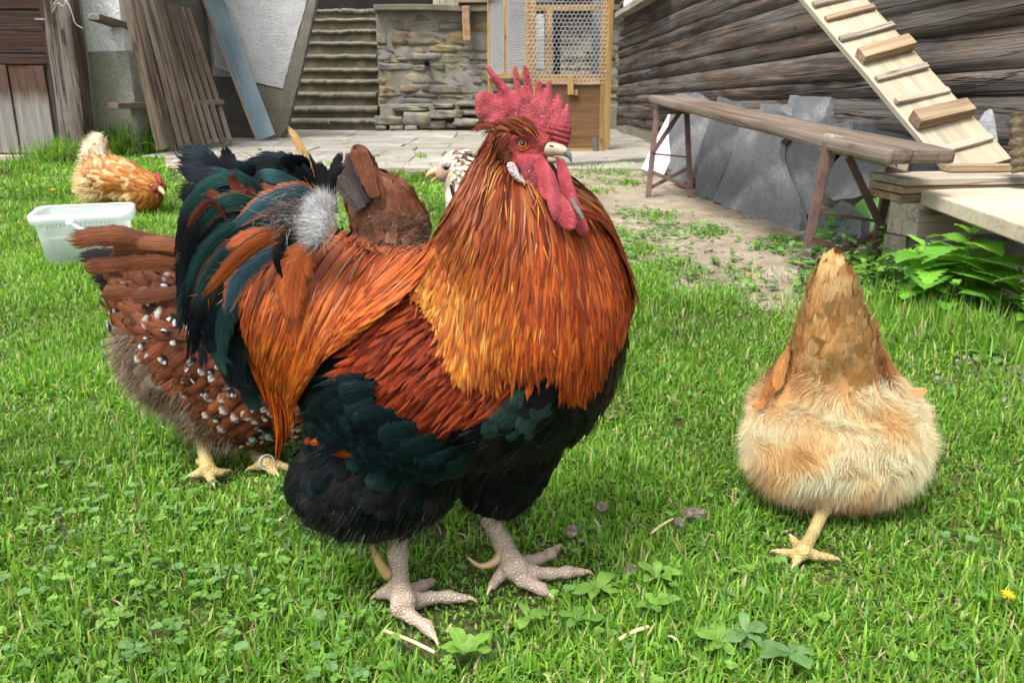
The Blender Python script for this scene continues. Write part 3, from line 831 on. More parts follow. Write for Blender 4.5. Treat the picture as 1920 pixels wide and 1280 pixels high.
# pale rubble rock beside the ladder's foot
def rock(name, c, s, seed, mat, jag=.18):
    bm = bmesh.new(); bmesh.ops.create_icosphere(bm, subdivisions=3, radius=1.0)
    r2 = np.random.default_rng(seed); D = r2.normal(size=(9, 3)); D /= np.linalg.norm(D, axis=1)[:, None]; o_ = r2.uniform(.62, .92, 9)
    for v in bm.verts:
        p = np.array(v.co[:])
        for d, k in zip(D, o_):
            e = p @ d - k
            if e > 0: p = p - d * e * .9
        p = p * (1 + jag * .3 * r2.normal() * .4)
        v.co = Vector(p * np.array(s))
    return link(name, mesh_bm(name, bm), mat, None, Matrix.Translation(c))
M_PALEROCK = m_mineral('pale_rock', (.24, .25, .26), (.36, .37, .38), 8, 80, .9, .02, .9)
tag(rock('rock', at(1868, 268, 3.25) , (.10, .10, .13), 5, M_PALEROCK), 'rough pale grey rock behind the foot of the ladder', 'rock')
# bark covered post at the frame's edge
V, Q, T = tube_arrays(spline([at(1918, 322, 2.75), at(1914, 290, 2.76), at(1912, 250, 2.77), at(1915, 212, 2.78)], 24), .030 + .004 * np.sin(np.arange(24) * 1.7), 12)
tag(np_obj('bark_post', V, Q, T, M_BARK), 'rough bark covered post standing by the platform', 'post')

# ================================================================ STRIPED BOARD under the far end of the bench
def m_stripes():
    k = NT('blue_striped_board')
    sx = k.n('ShaderNodeSeparateXYZ'); k.l(k.tc.outputs['Object'], sx.inputs[0])
    f = k.math('FRACT', k.math('MULTIPLY', sx.outputs[0], 24.0))
    m = k.math('LESS_THAN', f, .42)
    n = k.noise(k.mapping((90, 90, 40)), 1, 2)
    m2 = k.math('MULTIPLY', m, k.ramp(n, [(.42, 0), (.5, 1)]))
    k.base(k.mix((.50, .51, .53), (.25, .33, .50), m2)); k.set(Roughness=.5); return k.m
A_ = G(1222, 330); A_.z = .015; B_ = at(1276, 218, A_.y + .28)
tag(plank('striped_board', A_, B_, .17, .03, (-.3, -1, .4), m_stripes(), None, .006, 2), 'white board with faint blue stripes leaning under the far bench end', 'board')

# ================================================================ BENCH
nl, nr = G(1503, 521), G(1640, 470)
fl, fr = G(1215, 371), G(1295, 372)
bench = thing('bench', (nl + fr) / 2, 'long weathered plank bench with rust brown folding steel legs', 'bench')
SN, SF = .455, .555      # seat height at the near and the far end
cnl = G(1662, 283, SN); cnr = at(1803, 287, cnl.y + .02)
fA = at(1202, 186, 5.15); fB = at(1300, 180, 5.25)
mid_n = (cnl + cnr) / 2; mid_n.z = SN - .02; mid_f = Vector(((fA.x + fB.x) / 2, 5.2, fA.z))
wseat = (cnr - cnl).length
ax = (mid_f - mid_n).normalized(); lat = Vector((ax.y, -ax.x, 0)).normalized()
bm = box_bm((mid_f - mid_n).length, wseat, .042, .013, 26, .003, 4)
for v in bm.verts:       # rounded worn end
    e = max(0, .10 - v.co.x) / .10
    v.co.y *= 1 - .10 * e * e
    v.co.z -= .010 * math.exp(-((v.co.y / .09) ** 2)) * .3
link('seat', mesh_bm('seat', bm, False), M_BENCHW, bench, basis(mid_n, ax, (0, 0, 1)))
def seat_pt(s, l, dz=0): return mid_n + ax * s + lat * l + Vector((0, 0, dz))
SL = (mid_f - mid_n).length
for s, foot_l, foot_r in ((.30, nl, None), (SL - .12, fl, fr)):
    tl = seat_pt(s, -wseat * .40, -.05); tr = seat_pt(s, wseat * .36, -.05)
    if tl.x > tr.x: tl, tr = tr, tl
    if s < 1:
        tl = at(1553, 266, nl.y + .02); tr = at(1674, 300, nl.y + .06)
        fl_, fr_ = nl, at(1632, 500, nl.y + .10); fr_.z = .0
    else: fl_, fr_ = foot_l, foot_r
    leg = bpy.data.objects.new('leg_frame', None); COL.objects.link(leg); leg.parent = bench; leg.matrix_basis = Matrix.Translation((tl + tr) / 2 - wloc(bench))
    st = .030
    up_ = (0, -1, 0)
    plank('leg', fl_ + Vector((0, 0, -.01)), tl, st, .022, up_, M_STEEL, leg, .003)
    plank('leg', fr_ + Vector((0, 0, -.01)), tr, st, .022, up_, M_STEEL, leg, .003)
    L_ = lambda f: fl_.lerp(tl, f); R_ = lambda f: fr_.lerp(tr, f)
    plank('cross_rod', L_(.50), R_(.46), .010, .010, up_, M_STEEL, leg, .002)
    plank('cross_brace', L_(.30) + Vector((0, -.012, 0)), R_(.12) + Vector((0, -.012, 0)), .022, .006, up_, M_STEEL, leg, .002)
    plank('cross_brace', L_(.10) + Vector((0, .012, 0)), R_(.34) + Vector((0, .012, 0)), .022, .006, up_, M_STEEL, leg, .002)
    if s < 1:
        plank('diagonal_strut', tl.lerp(tr, .30) + Vector((0, -.015, -.03)), R_(.42) + Vector((0, -.02, 0)), .026, .008, up_, M_STEEL, leg, .002)
    else:
        plank('diagonal_strut', tl.lerp(tr, .75) + Vector((0, -.015, -.02)), L_(.52) + Vector((0, -.02, 0)), .026, .008, up_, M_STEEL, leg, .002)
    a_, b_ = (tl.lerp(tr, .0) + Vector((.0, 0, .0)), tl.lerp(tr, 1.22))
    plank('seat_batten', a_ + Vector((0, .02, -.002)), b_ + Vector((0, .02, .002)), .06, .055, (0, 0, 1), M_GREYW if s < 1 else M_BENCHW, bench, .003)

# ================================================================ HEN LADDER
lb = at(1838, 318, 3.02); lt = at(1563, 0, 3.72)
ldv = (lt - lb); lt2 = lb + ldv * 1.6
lad = thing('hen_ladder', lb, 'pale wooden hen ladder with nailed cleats climbing the timber house', 'ladder')
lw = .245
lup = Vector((1, 0, 0)).cross(ldv.normalized()); lup = lup if lup.z > 0 else -lup
bmx = basis(lb, ldv, lup)
bm = box_bm(ldv.length * 1.6, lw, .024, .003, 8, .002, 6); link('ramp_board', mesh_bm('ramp_board', bm), M_PALEW, lad, bmx)
# cleats: (photo height of its lower edge, height of the block, depth along the ramp)
CLE = [(278, .016, .028, M_GREYW), (232, .045, .062, M_TAN), (186, .016, .026, M_GREYW), (142, .016, .026, M_GREYW), (109, .042, .058, M_TAN), (66, .016, .026, M_GREYW), (30, .016, .026, M_TAN), (4, .016, .026, M_GREYW), (-32, .016, .026, M_GREYW), (-60, .04, .05, M_TAN), (-95, .016, .026, M_GREYW)]
latd = Vector((bmx[0][1], bmx[1][1], bmx[2][1]))
for py, hgt, dep, mt in CLE:
    lo, hi = 0.0, 1.6
    for _ in range(40):
        m_ = (lo + hi) / 2
        yy = proj(np.array([(lb + ldv * m_ + lup.normalized() * .015)[:]]))[0][0, 1]
        if yy > py: lo = m_
        else: hi = m_
    c = lb + ldv * lo + lup.normalized() * (.0125 + hgt / 2) + ldv.normalized() * dep / 2
    sk = random.uniform(-.008, .008); hl = lw * .5 * random.uniform(.90, 1.0)
    plank('cleat', c - latd * hl + Vector((0, 0, sk)), c + latd * hl - Vector((0, 0, sk)), dep, hgt, lup, mt, lad, .003, 3, .001, int(py) + 200)

# ================================================================ WOODEN PLATFORM at the ladder's foot
PY = 2.74
bz = lambda py: at(1700, py, PY).z
b_end = at(1693, 412, PY)
tag(plank('timber_beam', (b_end.x, PY + .0, b_end.z), (b_end.x + .9, PY + .30, b_end.z), .13, .105, (0, 0, 1), M_GREYW, None, .006, 6, .002, 3), 'thick square pale timber beam under the stacked boards', 'beam')
_o = COL.objects[-1] if False else None
pp = at(1683, 440, PY + .02)
tag(plank('support_post', (pp.x - .005, PY + .02, -.02), (pp.x - .005, PY + .02, b_end.z - .054), .05, .06, (0, -1, 0), M_GREYW, None, .004, 4, .002, 5), 'short pale wooden post left under the beam end', 'post')
pp = at(1712, 440, PY + .05)
tag(plank('support_post', (pp.x, PY + .05, -.02), (pp.x, PY + .05, b_end.z - .054), .052, .06, (0, -1, 0), M_GREYW, None, .004, 4, .002, 6), 'slightly recessed wooden post right of the other post under the beam', 'post')
labs = ['lowest of three thin dark-ended boards on the beam', 'middle one of three thin dark-ended boards on the beam', 'topmost and widest of three thin dark-ended boards on the beam']
z_ = b_end.z + .054
for i, (w_, xo) in enumerate([(.20, .0), (.20, .004), (.22, .008)]):
    p = at(1668 + xo * 0, 370, PY + .05)
    A0 = Vector((p.x + .004 * i, PY + .10, z_ + .012)); B0 = A0 + Vector((.62, .10, .002))
    o = plank('stacked_board', A0, B0, w_, .0225, (0, 0, 1), M_GREYW if i == 2 else M_TAN, None, .003, 4, .001, 30 + i)
    tag(o, labs[i], 'board', 'boards stacked on the beam')
    z_ += .0255
plank_a = at(1764, 330, 2.98)
o = plank('foot_batten', Vector((plank_a.x, 2.96, z_ + .012)), Vector((plank_a.x + .30, 2.98, z_ + .012)), .07, .022, (0, 0, 1), M_TAN, None, .003)
tag(o, 'narrow batten lying across the stack under the ladder foot', 'batten')
# wide pale plank sloping out from the stack towards the lawn
zp = b_end.z + .054
q = [at(1730, 352, 2.70), at(1985, 330, 3.05), at(2150, 500, 2.45), at(1945, 452, 2.30)]
zt_ = .315
pts = [G(1728, 357, zt_), G(1905, 347, zt_ + .002), G(2090, 420, zt_), G(1960, 436, zt_)]
tag(prism('wide_plank', pts, .045, (0, 0, 1), M_PALEW, None, .005), 'wide pale plank laid from the beam towards the lawn', 'plank')
# a dark stone block behind carries the far side of the platform
bm = box_bm(.55, .5, .22, .02, 4, .01, 7); o = link('stone_block', mesh_bm('stone_block', bm), M_SLATE, None, Matrix.Translation((b_end.x + .32, PY + .52, .10)))
tag(o, 'dark stone block in the shade under the platform', 'stone block')

# ================================================================ GRASS, CLOVER, WEEDS
def m_leaf(name, trans=.35, rough=.5, veins=False):
    k = NT(name)
    a = k.attr()
    c = a.outputs['Color']
    uvn = k.n('ShaderNodeUVMap')
    if veins:
        s = k.n('ShaderNodeSeparateXYZ'); k.l(uvn.outputs[0], s.inputs[0])
        au = k.math('ABSOLUTE', k.math('SUBTRACT', s.outputs[0], .5))
        w = k.math('FRACT', k.math('MULTIPLY', k.math('SUBTRACT', s.outputs[1], k.math('MULTIPLY', au, 0.9)), 8.0))
        vein = k.math('LESS_THAN', w, .12)
        mid = k.math('LESS_THAN', au, .025)
        c = k.mix(c, (1.45, 1.4, 1.3), k.math('MULTIPLY', k.math('MAXIMUM', mid, k.math('MULTIPLY', vein, .55)), .6), 'MULTIPLY')
        n = k.noise(k.tc.outputs['Object'], 60, 4)
        c = k.mix(c, k.ramp(n, [(.3, .8), (.7, 1.15)]), .6, 'MULTIPLY')
        k.bump(k.math('ADD', n, k.math('MULTIPLY', w, .4)), .35, .004)
    k.base(c); k.set(Roughness=rough); k.b.inputs['Specular IOR Level'].default_value = .3
    t = k.n('ShaderNodeBsdfTranslucent'); k.l(k.mix(c, (1.15, 1.25, .55), 1.0, 'MULTIPLY'), t.inputs[0])
    m = k.n('ShaderNodeMixShader'); m.inputs[0].default_value = trans
    k.l(k.b.outputs[0], m.inputs[1]); k.l(t.outputs[0], m.inputs[2]); k.l(m.outputs[0], k.out.inputs[0])
    return k.m
M_GRASS = m_leaf('grass_blade', .42, .45)
M_LEAF = m_leaf('broad_leaf', .35, .5, True)
M_CLOVER = m_leaf('clover_leaf', .35, .55)

def blades(X, Y, Z, L, W, rng, lean=.7, col=None, rows=3):
    n = len(X)
    az = rng.uniform(0, 2 * PI, n); ln = np.abs(rng.normal(0, lean, n)).clip(0, 1.45); cur = rng.uniform(.1, 1.0, n)
    d = np.stack([np.cos(az), np.sin(az), 0 * az], 1); s = np.stack([-np.sin(az), np.cos(az), 0 * az], 1)
    tw = rng.uniform(-.9, .9, n)[:, None]; s = s * np.cos(tw) + d * np.sin(tw) * .6
    p = np.stack([X, Y, Z], 1); V = np.zeros((n, rows * 2 + 1, 3)); C = np.zeros((n, rows * 2 + 1, 3))
    a = ln * .45; seg = (L / rows)[:, None]
    for k in range(rows + 1):
        v = k / rows
        w = W * (1.0 if k < rows - 1 else .72)
        if k < rows:
            V[:, 2 * k] = p - s * (w / 2)[:, None]; V[:, 2 * k + 1] = p + s * (w / 2)[:, None]
        else:
            V[:, -1] = p
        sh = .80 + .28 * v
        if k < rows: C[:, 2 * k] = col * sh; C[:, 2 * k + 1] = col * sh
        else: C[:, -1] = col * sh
        p = p + seg * (d * np.sin(a)[:, None] + np.array([0, 0, 1]) * np.cos(a)[:, None])
        a = (a + ln * .55 * cur * 1.6).clip(0, 1.75)
    V[..., 2] = np.maximum(V[..., 2], .001)
    o = np.arange(n)[:, None] * (rows * 2 + 1)
    Q = np.concatenate([o + np.array([[2 * k, 2 * k + 1, 2 * k + 3, 2 * k + 2]]) for k in range(rows - 1)])
    T = o + np.array([[2 * rows - 2, 2 * rows - 1, 2 * rows]])
    return V.reshape(-1, 3), Q, T, C.reshape(-1, 3)

def scatter(n, x0, x1, y0, y1, rng):
    return rng.uniform(x0, x1, n), rng.uniform(y0, y1, n)
# where feet have pressed the lawn down (sighted foot prints)
_FEET = [(760, 1135), (785, 1160), (808, 1188), (820, 1122), (865, 1122), (795, 1100), (720, 1112), (968, 1075), (1010, 1078), (1050, 1076), (1095, 1074), (1000, 1098), (1030, 1040), (935, 1085), (1500, 1045), (1465, 1038), (1540, 1050), (1490, 1012), (395, 880), (385, 890), (420, 895), (500, 880), (940, 1055), (890, 1058)]
_FW = np.array([G(x, y)[:2] for x, y in _FEET])
def trodden(X, Y):
    d = np.full(np.shape(X), 9.0)
    for fx_, fy_ in _FW: d = np.minimum(d, np.hypot(X - fx_, (Y - fy_) * np.where(Y < fy_, .55, 1.0)))
    return np.clip((d - .012) / .05, 0, 1)
def grass():
    g = np.random.default_rng(21)
    XS, YS, LS, WS = [], [], [], []
    for (y0, y1, dens, L, W) in ((.45, 1.0, 72000, .037, .0034), (1.0, 1.55, 62000, .038, .0036), (1.55, 2.3, 38000, .040, .0042), (2.3, 3.4, 21000, .042, .0048), (3.4, 5.0, 11000, .046, .0068), (5.0, 8.7, 5200, .052, .010)):
        hw = .68 * y1 + .35
        n = int(dens * (y1 - y0) * 2 * hw)
        X, Y = scatter(n, -hw, hw, y0, y1, g)
        m = lawn_margin(X, Y)
        thin = vnoise(X, Y, 9, 12) * .6 + vnoise(X, Y, 28, 13) * .4           # worn and thick places
        keep = (m > 0) & (g.random(n) < np.clip(m / 30, .10, 1) * np.clip(-.05 + 1.75 * thin, .10, 1))
        # clump: pull together a little
        X = X[keep]; Y = Y[keep]; thin = thin[keep]
        k = len(X)
        XS.append(X); YS.append(Y)
        LS.append(L * g.uniform(.35, 1.25, k) * (.38 + .80 * vnoise(X, Y, 6, 14)))
        WS.append(W * g.uniform(.5, 1.5, k))
    # rough tall grass along the foot of the house
    for (pa, pb, n, h) in ((( 95, 305), (300, 282), 5200, .22), ((205, 292), (310, 285), 4200, .34), ((-250, 320), (90, 318), 2600, .10)):
        a, b = G(*pa), G(*pb); t = g.random(n)
        X = a.x + (b.x - a.x) * t + g.normal(0, .08, n); Y = a.y + (b.y - a.y) * t + g.normal(-.06, .14, n)
        XS.append(X); YS.append(Y); LS.append(h * g.uniform(.3, 1.15, n)); WS.append(g.uniform(.005, .011, n))
    # stray tufts on the bare earth and in the joints of the paving
    for (px, py, n, sp, h) in [(1215, 520, 260, .05, .04), (1260, 500, 300, .06, .035), (1350, 555, 300, .05, .04), (1150, 440, 250, .05, .03), (1225, 405, 200, .06, .03), (1330, 440, 200, .05, .03), (1120, 360, 150, .05, .03), (1180, 345, 150, .05, .035),
                               (1280, 570, 400, .06, .04), (1195, 470, 300, .05, .035), (1420, 520, 150, .05, .03), (1560, 610, 900, .08, .05), (1640, 600, 1200, .10, .07), (1760, 625, 1200, .10, .09), (1860, 650, 900, .08, .08), (1700, 590, 800, .10, .10),
                               (455, 300, 90, .07, .04), (700, 300, 80, .05, .05), (560, 312, 120, .12, .04), (610, 318, 150, .14, .05), (790, 300, 90, .03, .07), (740, 305, 60, .05, .04), (500, 285, 50, .06, .04), (640, 290, 50, .10, .03), (1100, 318, 120, .08, .05), (1180, 312, 80, .06, .05), (1140, 325, 120, .10, .04)]:
        c = G(px, py)
        XS.append(g.normal(c.x, sp, n)); YS.append(g.normal(c.y, sp * 1.4, n)); LS.append(h * g.uniform(.5, 1.3, n)); WS.append(g.uniform(.003, .006, n) * max(1, c.y / 3))
    X = np.concatenate(XS); Y = np.concatenate(YS); L = np.concatenate(LS); W = np.concatenate(WS)
    L = L * (.22 + .78 * trodden(X, Y))
    n = len(X)
    pal = np.array([(.135, .285, .027), (.185, .355, .038), (.080, .20, .021), (.25, .41, .058), (.12, .265, .052), (.36, .36, .14), (.46, .39, .22)])
    pi_ = g.choice(7, n, p=[.26, .25, .17, .13, .10, .05, .04])
    col = pal[pi_] * g.uniform(.8, 1.2, n)[:, None]
    big = vnoise(X, Y, 2.2, 15)[:, None]
    col = col * (.72 + .56 * big) * np.array([1.0, 1.0, 1.0])
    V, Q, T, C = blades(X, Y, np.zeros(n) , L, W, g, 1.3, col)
    me = mesh_np('grass', V, Q, T, col=C, smooth=True)
    print('grass blades', n)
    return tag(link('grass', me, M_GRASS), 'short bright green lawn grass', 'grass', kind='stuff')
grass()

# ---- leaf makers
def leaf_arrays(base, d, up, L, W, col, shape='ovate', fold=.25, droop=.5, nv=7, teeth=0, rng=None, wav=.0):
    """one leaf as a small grid: 4 columns across, folded on its midrib"""
    d = np.array(d, float); d /= np.linalg.norm(d); up = np.array(up, float)
    s = np.cross(d, up); s /= np.linalg.norm(s) + 1e-9; up = np.cross(s, d)
    v = np.linspace(0, 1, nv)
    if shape == 'ovate': w = np.sin(PI * v ** .72) ** .8
    elif shape == 'round': w = np.sqrt(np.clip(1 - (2 * v - 1) ** 2, 0, 1)) 
    elif shape == 'lance': w = np.sin(PI * v ** .85)
    elif shape == 'nettle': w = np.clip(1.25 * (v + .02) ** .42 * (1 - v) ** .85 * 1.35, 0, 1)
    elif shape == 'spoon': w = np.clip(.18 + np.sin(PI * v ** 1.3) ** 1.0, 0, 1) * (v < .999)
    w = w * W / 2
    if teeth:
        t = np.where(np.arange(nv) % 2 == 0, 1.22, .76); t[0] = t[-1] = 1; w = w * t
    ang = droop * v
    cx = np.cumsum(np.concatenate([[0], np.cos(ang[:-1])])) * L / (nv - 1)
    cz = -np.cumsum(np.concatenate([[0], np.sin(ang[:-1])])) * L / (nv - 1)
    C = np.array(base) + cx[:, None] * d + cz[:, None] * up
    us = np.array([-1, -.45, 0, .45, 1])
    ph = 0 if rng is None else rng.uniform(0, 6)
    P = C[:, None] + us[None, :, None] * w[:, None, None] * s + (np.abs(us)[None, :, None] * w[:, None, None] * fold + (wav * np.sin(v * 9 + ph)[:, None, None] * np.abs(us)[None, :, None])) * up
    if teeth:   # teeth point to the tip
        P[1:-1, [0, 4]] += d * (L / nv) * .45 * np.where(np.arange(1, nv - 1) % 2 == 0, 1, -.2)[:, None, None]
    V = P.reshape(-1, 3)
    i = np.arange(nv - 1)[:, None] * 5 + np.arange(4)[None]
    Q = np.stack([i, i + 1, i + 6, i + 5], -1).reshape(-1, 4)
    uv = np.stack(np.meshgrid(v, (us + 1) / 2, indexing='ij')[::-1], -1).reshape(-1, 2)
    return V, Q, uv, np.tile(np.array(col), (len(V), 1))
def leaf_join(ls):
    V, Q, U, C, o = [], [], [], [], 0
    for v, q, u, c in ls:
        V.append(v); Q.append(q + o); U.append(u); C.append(c); o += len(v)
    return np.concatenate(V), np.concatenate(Q), np.concatenate(U), np.concatenate(C)
LG = np.random.default_rng(33)
def gcol(a=1.0, kind=0):
    b = [(.105, .225, .035), (.16, .30, .05), (.12, .23, .075), (.07, .16, .03)][kind]
    return np.array(b) * LG.uniform(.85, 1.18) * a

# clover: three round leaflets to a stalk, in patches
def clover():
    ls = []
    pts = []
    for _ in range(3000):
        y = LG.uniform(.6, 1.5); x = LG.uniform(-.68 * y - .2, .68 * y + .2)
        s, _f = proj(np.array([[x, y, 0]])); px, py = s[0]
        dens = .95 * math.exp(-((px - 330) / 420) ** 2) * min(1, max(0, (py - 780) / 200)) + .4 * math.exp(-((px - 700) / 330) ** 2) * (py > 950) + .22 * (py > 950) + .05
        if vnoise(np.array([x]), np.array([y]), 11, 17)[0] < .33: dens *= .25
        if LG.random() < dens * (.05 + .95 * trodden(np.array([x]), np.array([y]))[0]): pts.append((x, y))
    for x, y in pts:
        z = LG.uniform(.010, .030); L = LG.uniform(.0045, .0100); a0 = LG.uniform(0, 6.28); c = gcol(1.0, LG.choice([0, 1, 2]))
        tilt = LG.normal(0, .25, 2)
        up = np.array([tilt[0], tilt[1], 1.0])
        for k in range(3):
            a = a0 + k * 2.094 + LG.normal(0, .12)
            d = np.array([math.cos(a), math.sin(a), LG.uniform(-.1, .3)])
            v, q, u, cc = leaf_arrays((x, y, z), d, up, L, L * 1.05, c * LG.uniform(.92, 1.1), 'round', .22, .15, 5)
            ls.append((v, q, u, cc))
    V, Q, U, C = leaf_join(ls)
    tag(link('clover', mesh_np('clover', V, Q, uv=U, col=C), M_CLOVER), 'low clover growing through the lawn', 'clover', kind='stuff')
clover()

# small flat weeds spread on the bare earth
def ground_weeds():
    ls = []
    patches = [(1200, 405, .14, 90), (1235, 425, .10, 50), (1290, 440, .12, 60), (1330, 432, .08, 60), (1185, 445, .12, 80), (1160, 470, .10, 80), (1250, 465, .10, 40), (1370, 500, .09, 40), (1225, 500, .10, 70), (1290, 520, .09, 60), (1440, 470, .07, 120), (1470, 455, .06, 90), (1400, 545, .07, 40),
               (1130, 345, .2, 80), (1190, 330, .15, 50), (1100, 330, .2, 60), (1325, 372, .08, 40), (1310, 352, .06, 30),
               (1545, 545, .07, 150), (1600, 520, .09, 220), (1650, 540, .09, 220), (1600, 565, .09, 160), (1690, 560, .08, 160), (1530, 505, .05, 90), (1570, 480, .06, 120), (1880, 640, .07, 130), (1905, 600, .07, 120), (1850, 665, .06, 90), (1925, 660, .06, 90), (1660, 500, .06, 100)]
    for px, py, sp, n in patches:
        c = G(px, py)
        for _ in range(n):
            x, y = LG.normal(c.x, sp * .7), LG.normal(c.y, sp)
            if px > 1500 and py < 580: z = abs(LG.normal(0, .05))
            else: z = abs(LG.normal(0, .008))
            a = LG.uniform(0, 6.28); L = LG.uniform(.018, .042) * (1.25 if px > 1500 else 1)
            d = np.array([math.cos(a), math.sin(a), LG.uniform(.0, .7)])
            kcol = gcol(LG.uniform(.85, 1.1), LG.choice([1, 2, 2, 0]))
            ls.append(leaf_arrays((x, y, z + .006), d, (0, 0, 1), L, L * LG.uniform(.45, .75), kcol, LG.choice(['ovate', 'lance', 'ovate']), .25, LG.uniform(.2, .9), 6, rng=LG, wav=.002))
    V, Q, U, C = leaf_join(ls)
    tag(link('ground_weeds', mesh_np('ground_weeds', V, Q, uv=U, col=C), M_LEAF), 'low weeds spread over the bare earth', 'weeds', kind='stuff')
ground_weeds()

# plantain rosettes in the lawn
def rosette(px, py, n, L, label, kind=1, upz=.35):
    c = G(px, py); ls = []
    a0 = LG.uniform(0, 6.28)
    for k in range(n):
        a = a0 + k * 2.4; l = L * LG.uniform(.6, 1.1)
        d = np.array([math.cos(a), math.sin(a), LG.uniform(.15, .75) * upz * 2])
        ls.append(leaf_arrays((c.x, c.y, .022), d, (0, 0, 1), l, l * LG.uniform(.42, .58), gcol(1.0, kind), 'spoon', .18, LG.uniform(.4, 1.0), 9, rng=LG, wav=.0015))
    V, Q, U, C = leaf_join(ls)
    o = np_obj('plantain_weed', V, Q, np.zeros((0, 3)), M_LEAF, uv=U, col=C)
    tag(o, label, 'weed', 'broad-leaved weeds in the lawn')
rosette(875, 1255, 7, .036, 'yellow green leafy weed below the small straw piece beside the front claw', 1, .9)
rosette(1120, 1130, 6, .036, 'broad flat leafed weed just beyond the tip of the far foot')
rosette(1230, 1110, 5, .034, 'pale upright weed standing right of the far foot, behind the straw', 1, 1.0)
rosette(1228, 1165, 5, .034, 'pale weed at the upper end of the thick straw in the lawn', 1, .8)
rosette(1345, 1235, 7, .040, 'large leafed weed below the buff hen near the lower edge of the picture', 1, .6)
rosette(1395, 1215, 6, .036, 'dull green weed touching the large leafed one, nearer the buff hen', 2, .5)
rosette(1085, 1190, 4, .034, 'single oval leafed weed left of the thick straw in the lawn', 0, .4)
rosette(990, 1185, 4, .034, 'narrow leafed weed between the rooster feet and the straw', 1, .5)
rosette(255, 1250, 5, .032, 'pale round leafed weed among clover at the lower left', 2, .4)
rosette(1480, 1255, 5, .04, 'grey green weed at the lower edge of the lawn under the buff hen', 2, .3)
rosette(215, 1185, 5, .03, 'round leafed weed among clover, a hand above the pale one', 1, .4)

# nettles
def nettle(px, py, h, lean, label, n=6, L=.085, seed=1, Y=None):
    r = np.random.default_rng(seed)
    c = G(px, py) if Y is None else Vector((at(px, py, Y).x, Y, 0))
    t = thing('nettle', c, label, 'nettle', 'nettles by the platform')
    path = spline([c[:], (c.x + lean[0] * .35, c.y + lean[1] * .35, h * .5), (c.x + lean[0], c.y + lean[1], h)], 16)
    V, Q, T = tube_arrays(path, np.linspace(.0042, .002, 16), 6)
    np_obj('stem', V, Q, T, M_LEAF, t, col=np.tile([.10, .17, .04], (len(V), 1)))
    a0 = r.uniform(0, 3)
    for k in range(n):
        f = .28 + .72 * k / (n - 1); i = min(15, int(f * 15)); p = path[i]
        ls = []
        for sgn in (0, 1):
            a = a0 + k * PI / 2 + sgn * PI + r.normal(0, .18)
            l = L * (1.25 - .75 * abs(f - .62) * 1.6) * r.uniform(.85, 1.12)
            if k == n - 1: l *= .55
            el = .35 if k < n - 1 else 1.1
            d = np.array([math.cos(a), math.sin(a), el])
            st = p + d / np.linalg.norm(d) * l * .16
            col = np.array([(.155, .36, .034), (.20, .41, .055), (.115, .30, .036)][r.integers(3)]) * r.uniform(.88, 1.15)
            ls.append(leaf_arrays(st, d, (0, 0, 1), l, l * .80, col, 'nettle', .16, r.uniform(.5, 1.2), 21, teeth=1, rng=r, wav=.002))
            v, q, tt = tube_arrays([p, st], .0011, 4, False)
            ls.append((v, q, np.zeros((len(v), 2)) + .2, np.tile([.12, .22, .05], (len(v), 1))))
        V, Q, U, C = leaf_join(ls)
        np_obj('leaf_pair', V, Q, np.zeros((0, 3)), M_LEAF, t, uv=U, col=C)
    return t
nettle(1795, 590, .235, (-.01, -.02), 'tallest bright green nettle in front of the wide plank', 9, .14, 3)
nettle(1745, 585, .19, (-.055, -.03), 'bushy nettle before the short wooden posts', 9, .14, 5)
nettle(1830, 575, .17, (.03, .0), 'nettle drooping in the shade right of the tallest one', 8, .135, 8)
nettle(1915, 610, .20, (.01, -.05), 'nettle cut by the edge of the picture at the far right', 9, .135, 9)
nettle(1950, 640, .22, (-.03, -.02), 'nettle standing outside the wide plank end', 6, .11, 12)
nettle(1775, 600, .11, (-.02, -.05), 'short young nettle low before the tallest one', 4, .085, 14)

# big dock leaves behind the near bench legs
def dock(px, py, label, specs, seed):
    r = np.random.default_rng(seed); c = G(px, py)
    t = thing('dock_plant', c, label, 'dock plant')
    for (tx, ty, L, W) in specs:
        tip = at(tx, ty, c.y + r.uniform(-.06, .1)); d = tip - c
        l = d.length
        b = c + d * .25 + Vector((0, 0, .02))
        v, q, u, cc = leaf_arrays(b[:], (d * 1.0 + Vector((0, 0, .06)))[:], (-.2, -.8, .55), l * .85, W, np.array([.095, .225, .055]) * r.uniform(.85, 1.15), 'ovate', .12, .5, 10, rng=r, wav=.004)
        s_ = tube_arrays([c[:], (c + d * .12 + Vector((0, 0, .015)))[:], b[:]], .0025, 5, False)
        V, Q, U, C = leaf_join([(v, q, u, cc), (s_[0], s_[1], np.zeros((len(s_[0]), 2)) + .3, np.tile([.13, .2, .06], (len(s_[0]), 1)))])
        np_obj('leaf', V, Q, np.zeros((0, 3)), M_LEAF, t, uv=U, col=C)
dock(1590, 480, 'broad leaved dock plant behind the near bench legs', [(1560, 405, 0, .10), (1620, 395, 0, .09), (1650, 385, 0, .085), (1520, 455, 0, .07), (1665, 440, 0, .07), (1600, 420, 0, .09)], 4)
dock(1655, 500, 'smaller dock plant beside the short wooden posts', [(1640, 455, 0, .06), (1690, 470, 0, .05), (1620, 470, 0, .06), (1660, 440, 0, .06)], 6)
dock(905, 205, 'small green plant rooted in the foot of the rubble wall', [(890, 160, 0, .10), (922, 150, 0, .10), (915, 165, 0, .10), (935, 160, 0, .1)], 7)

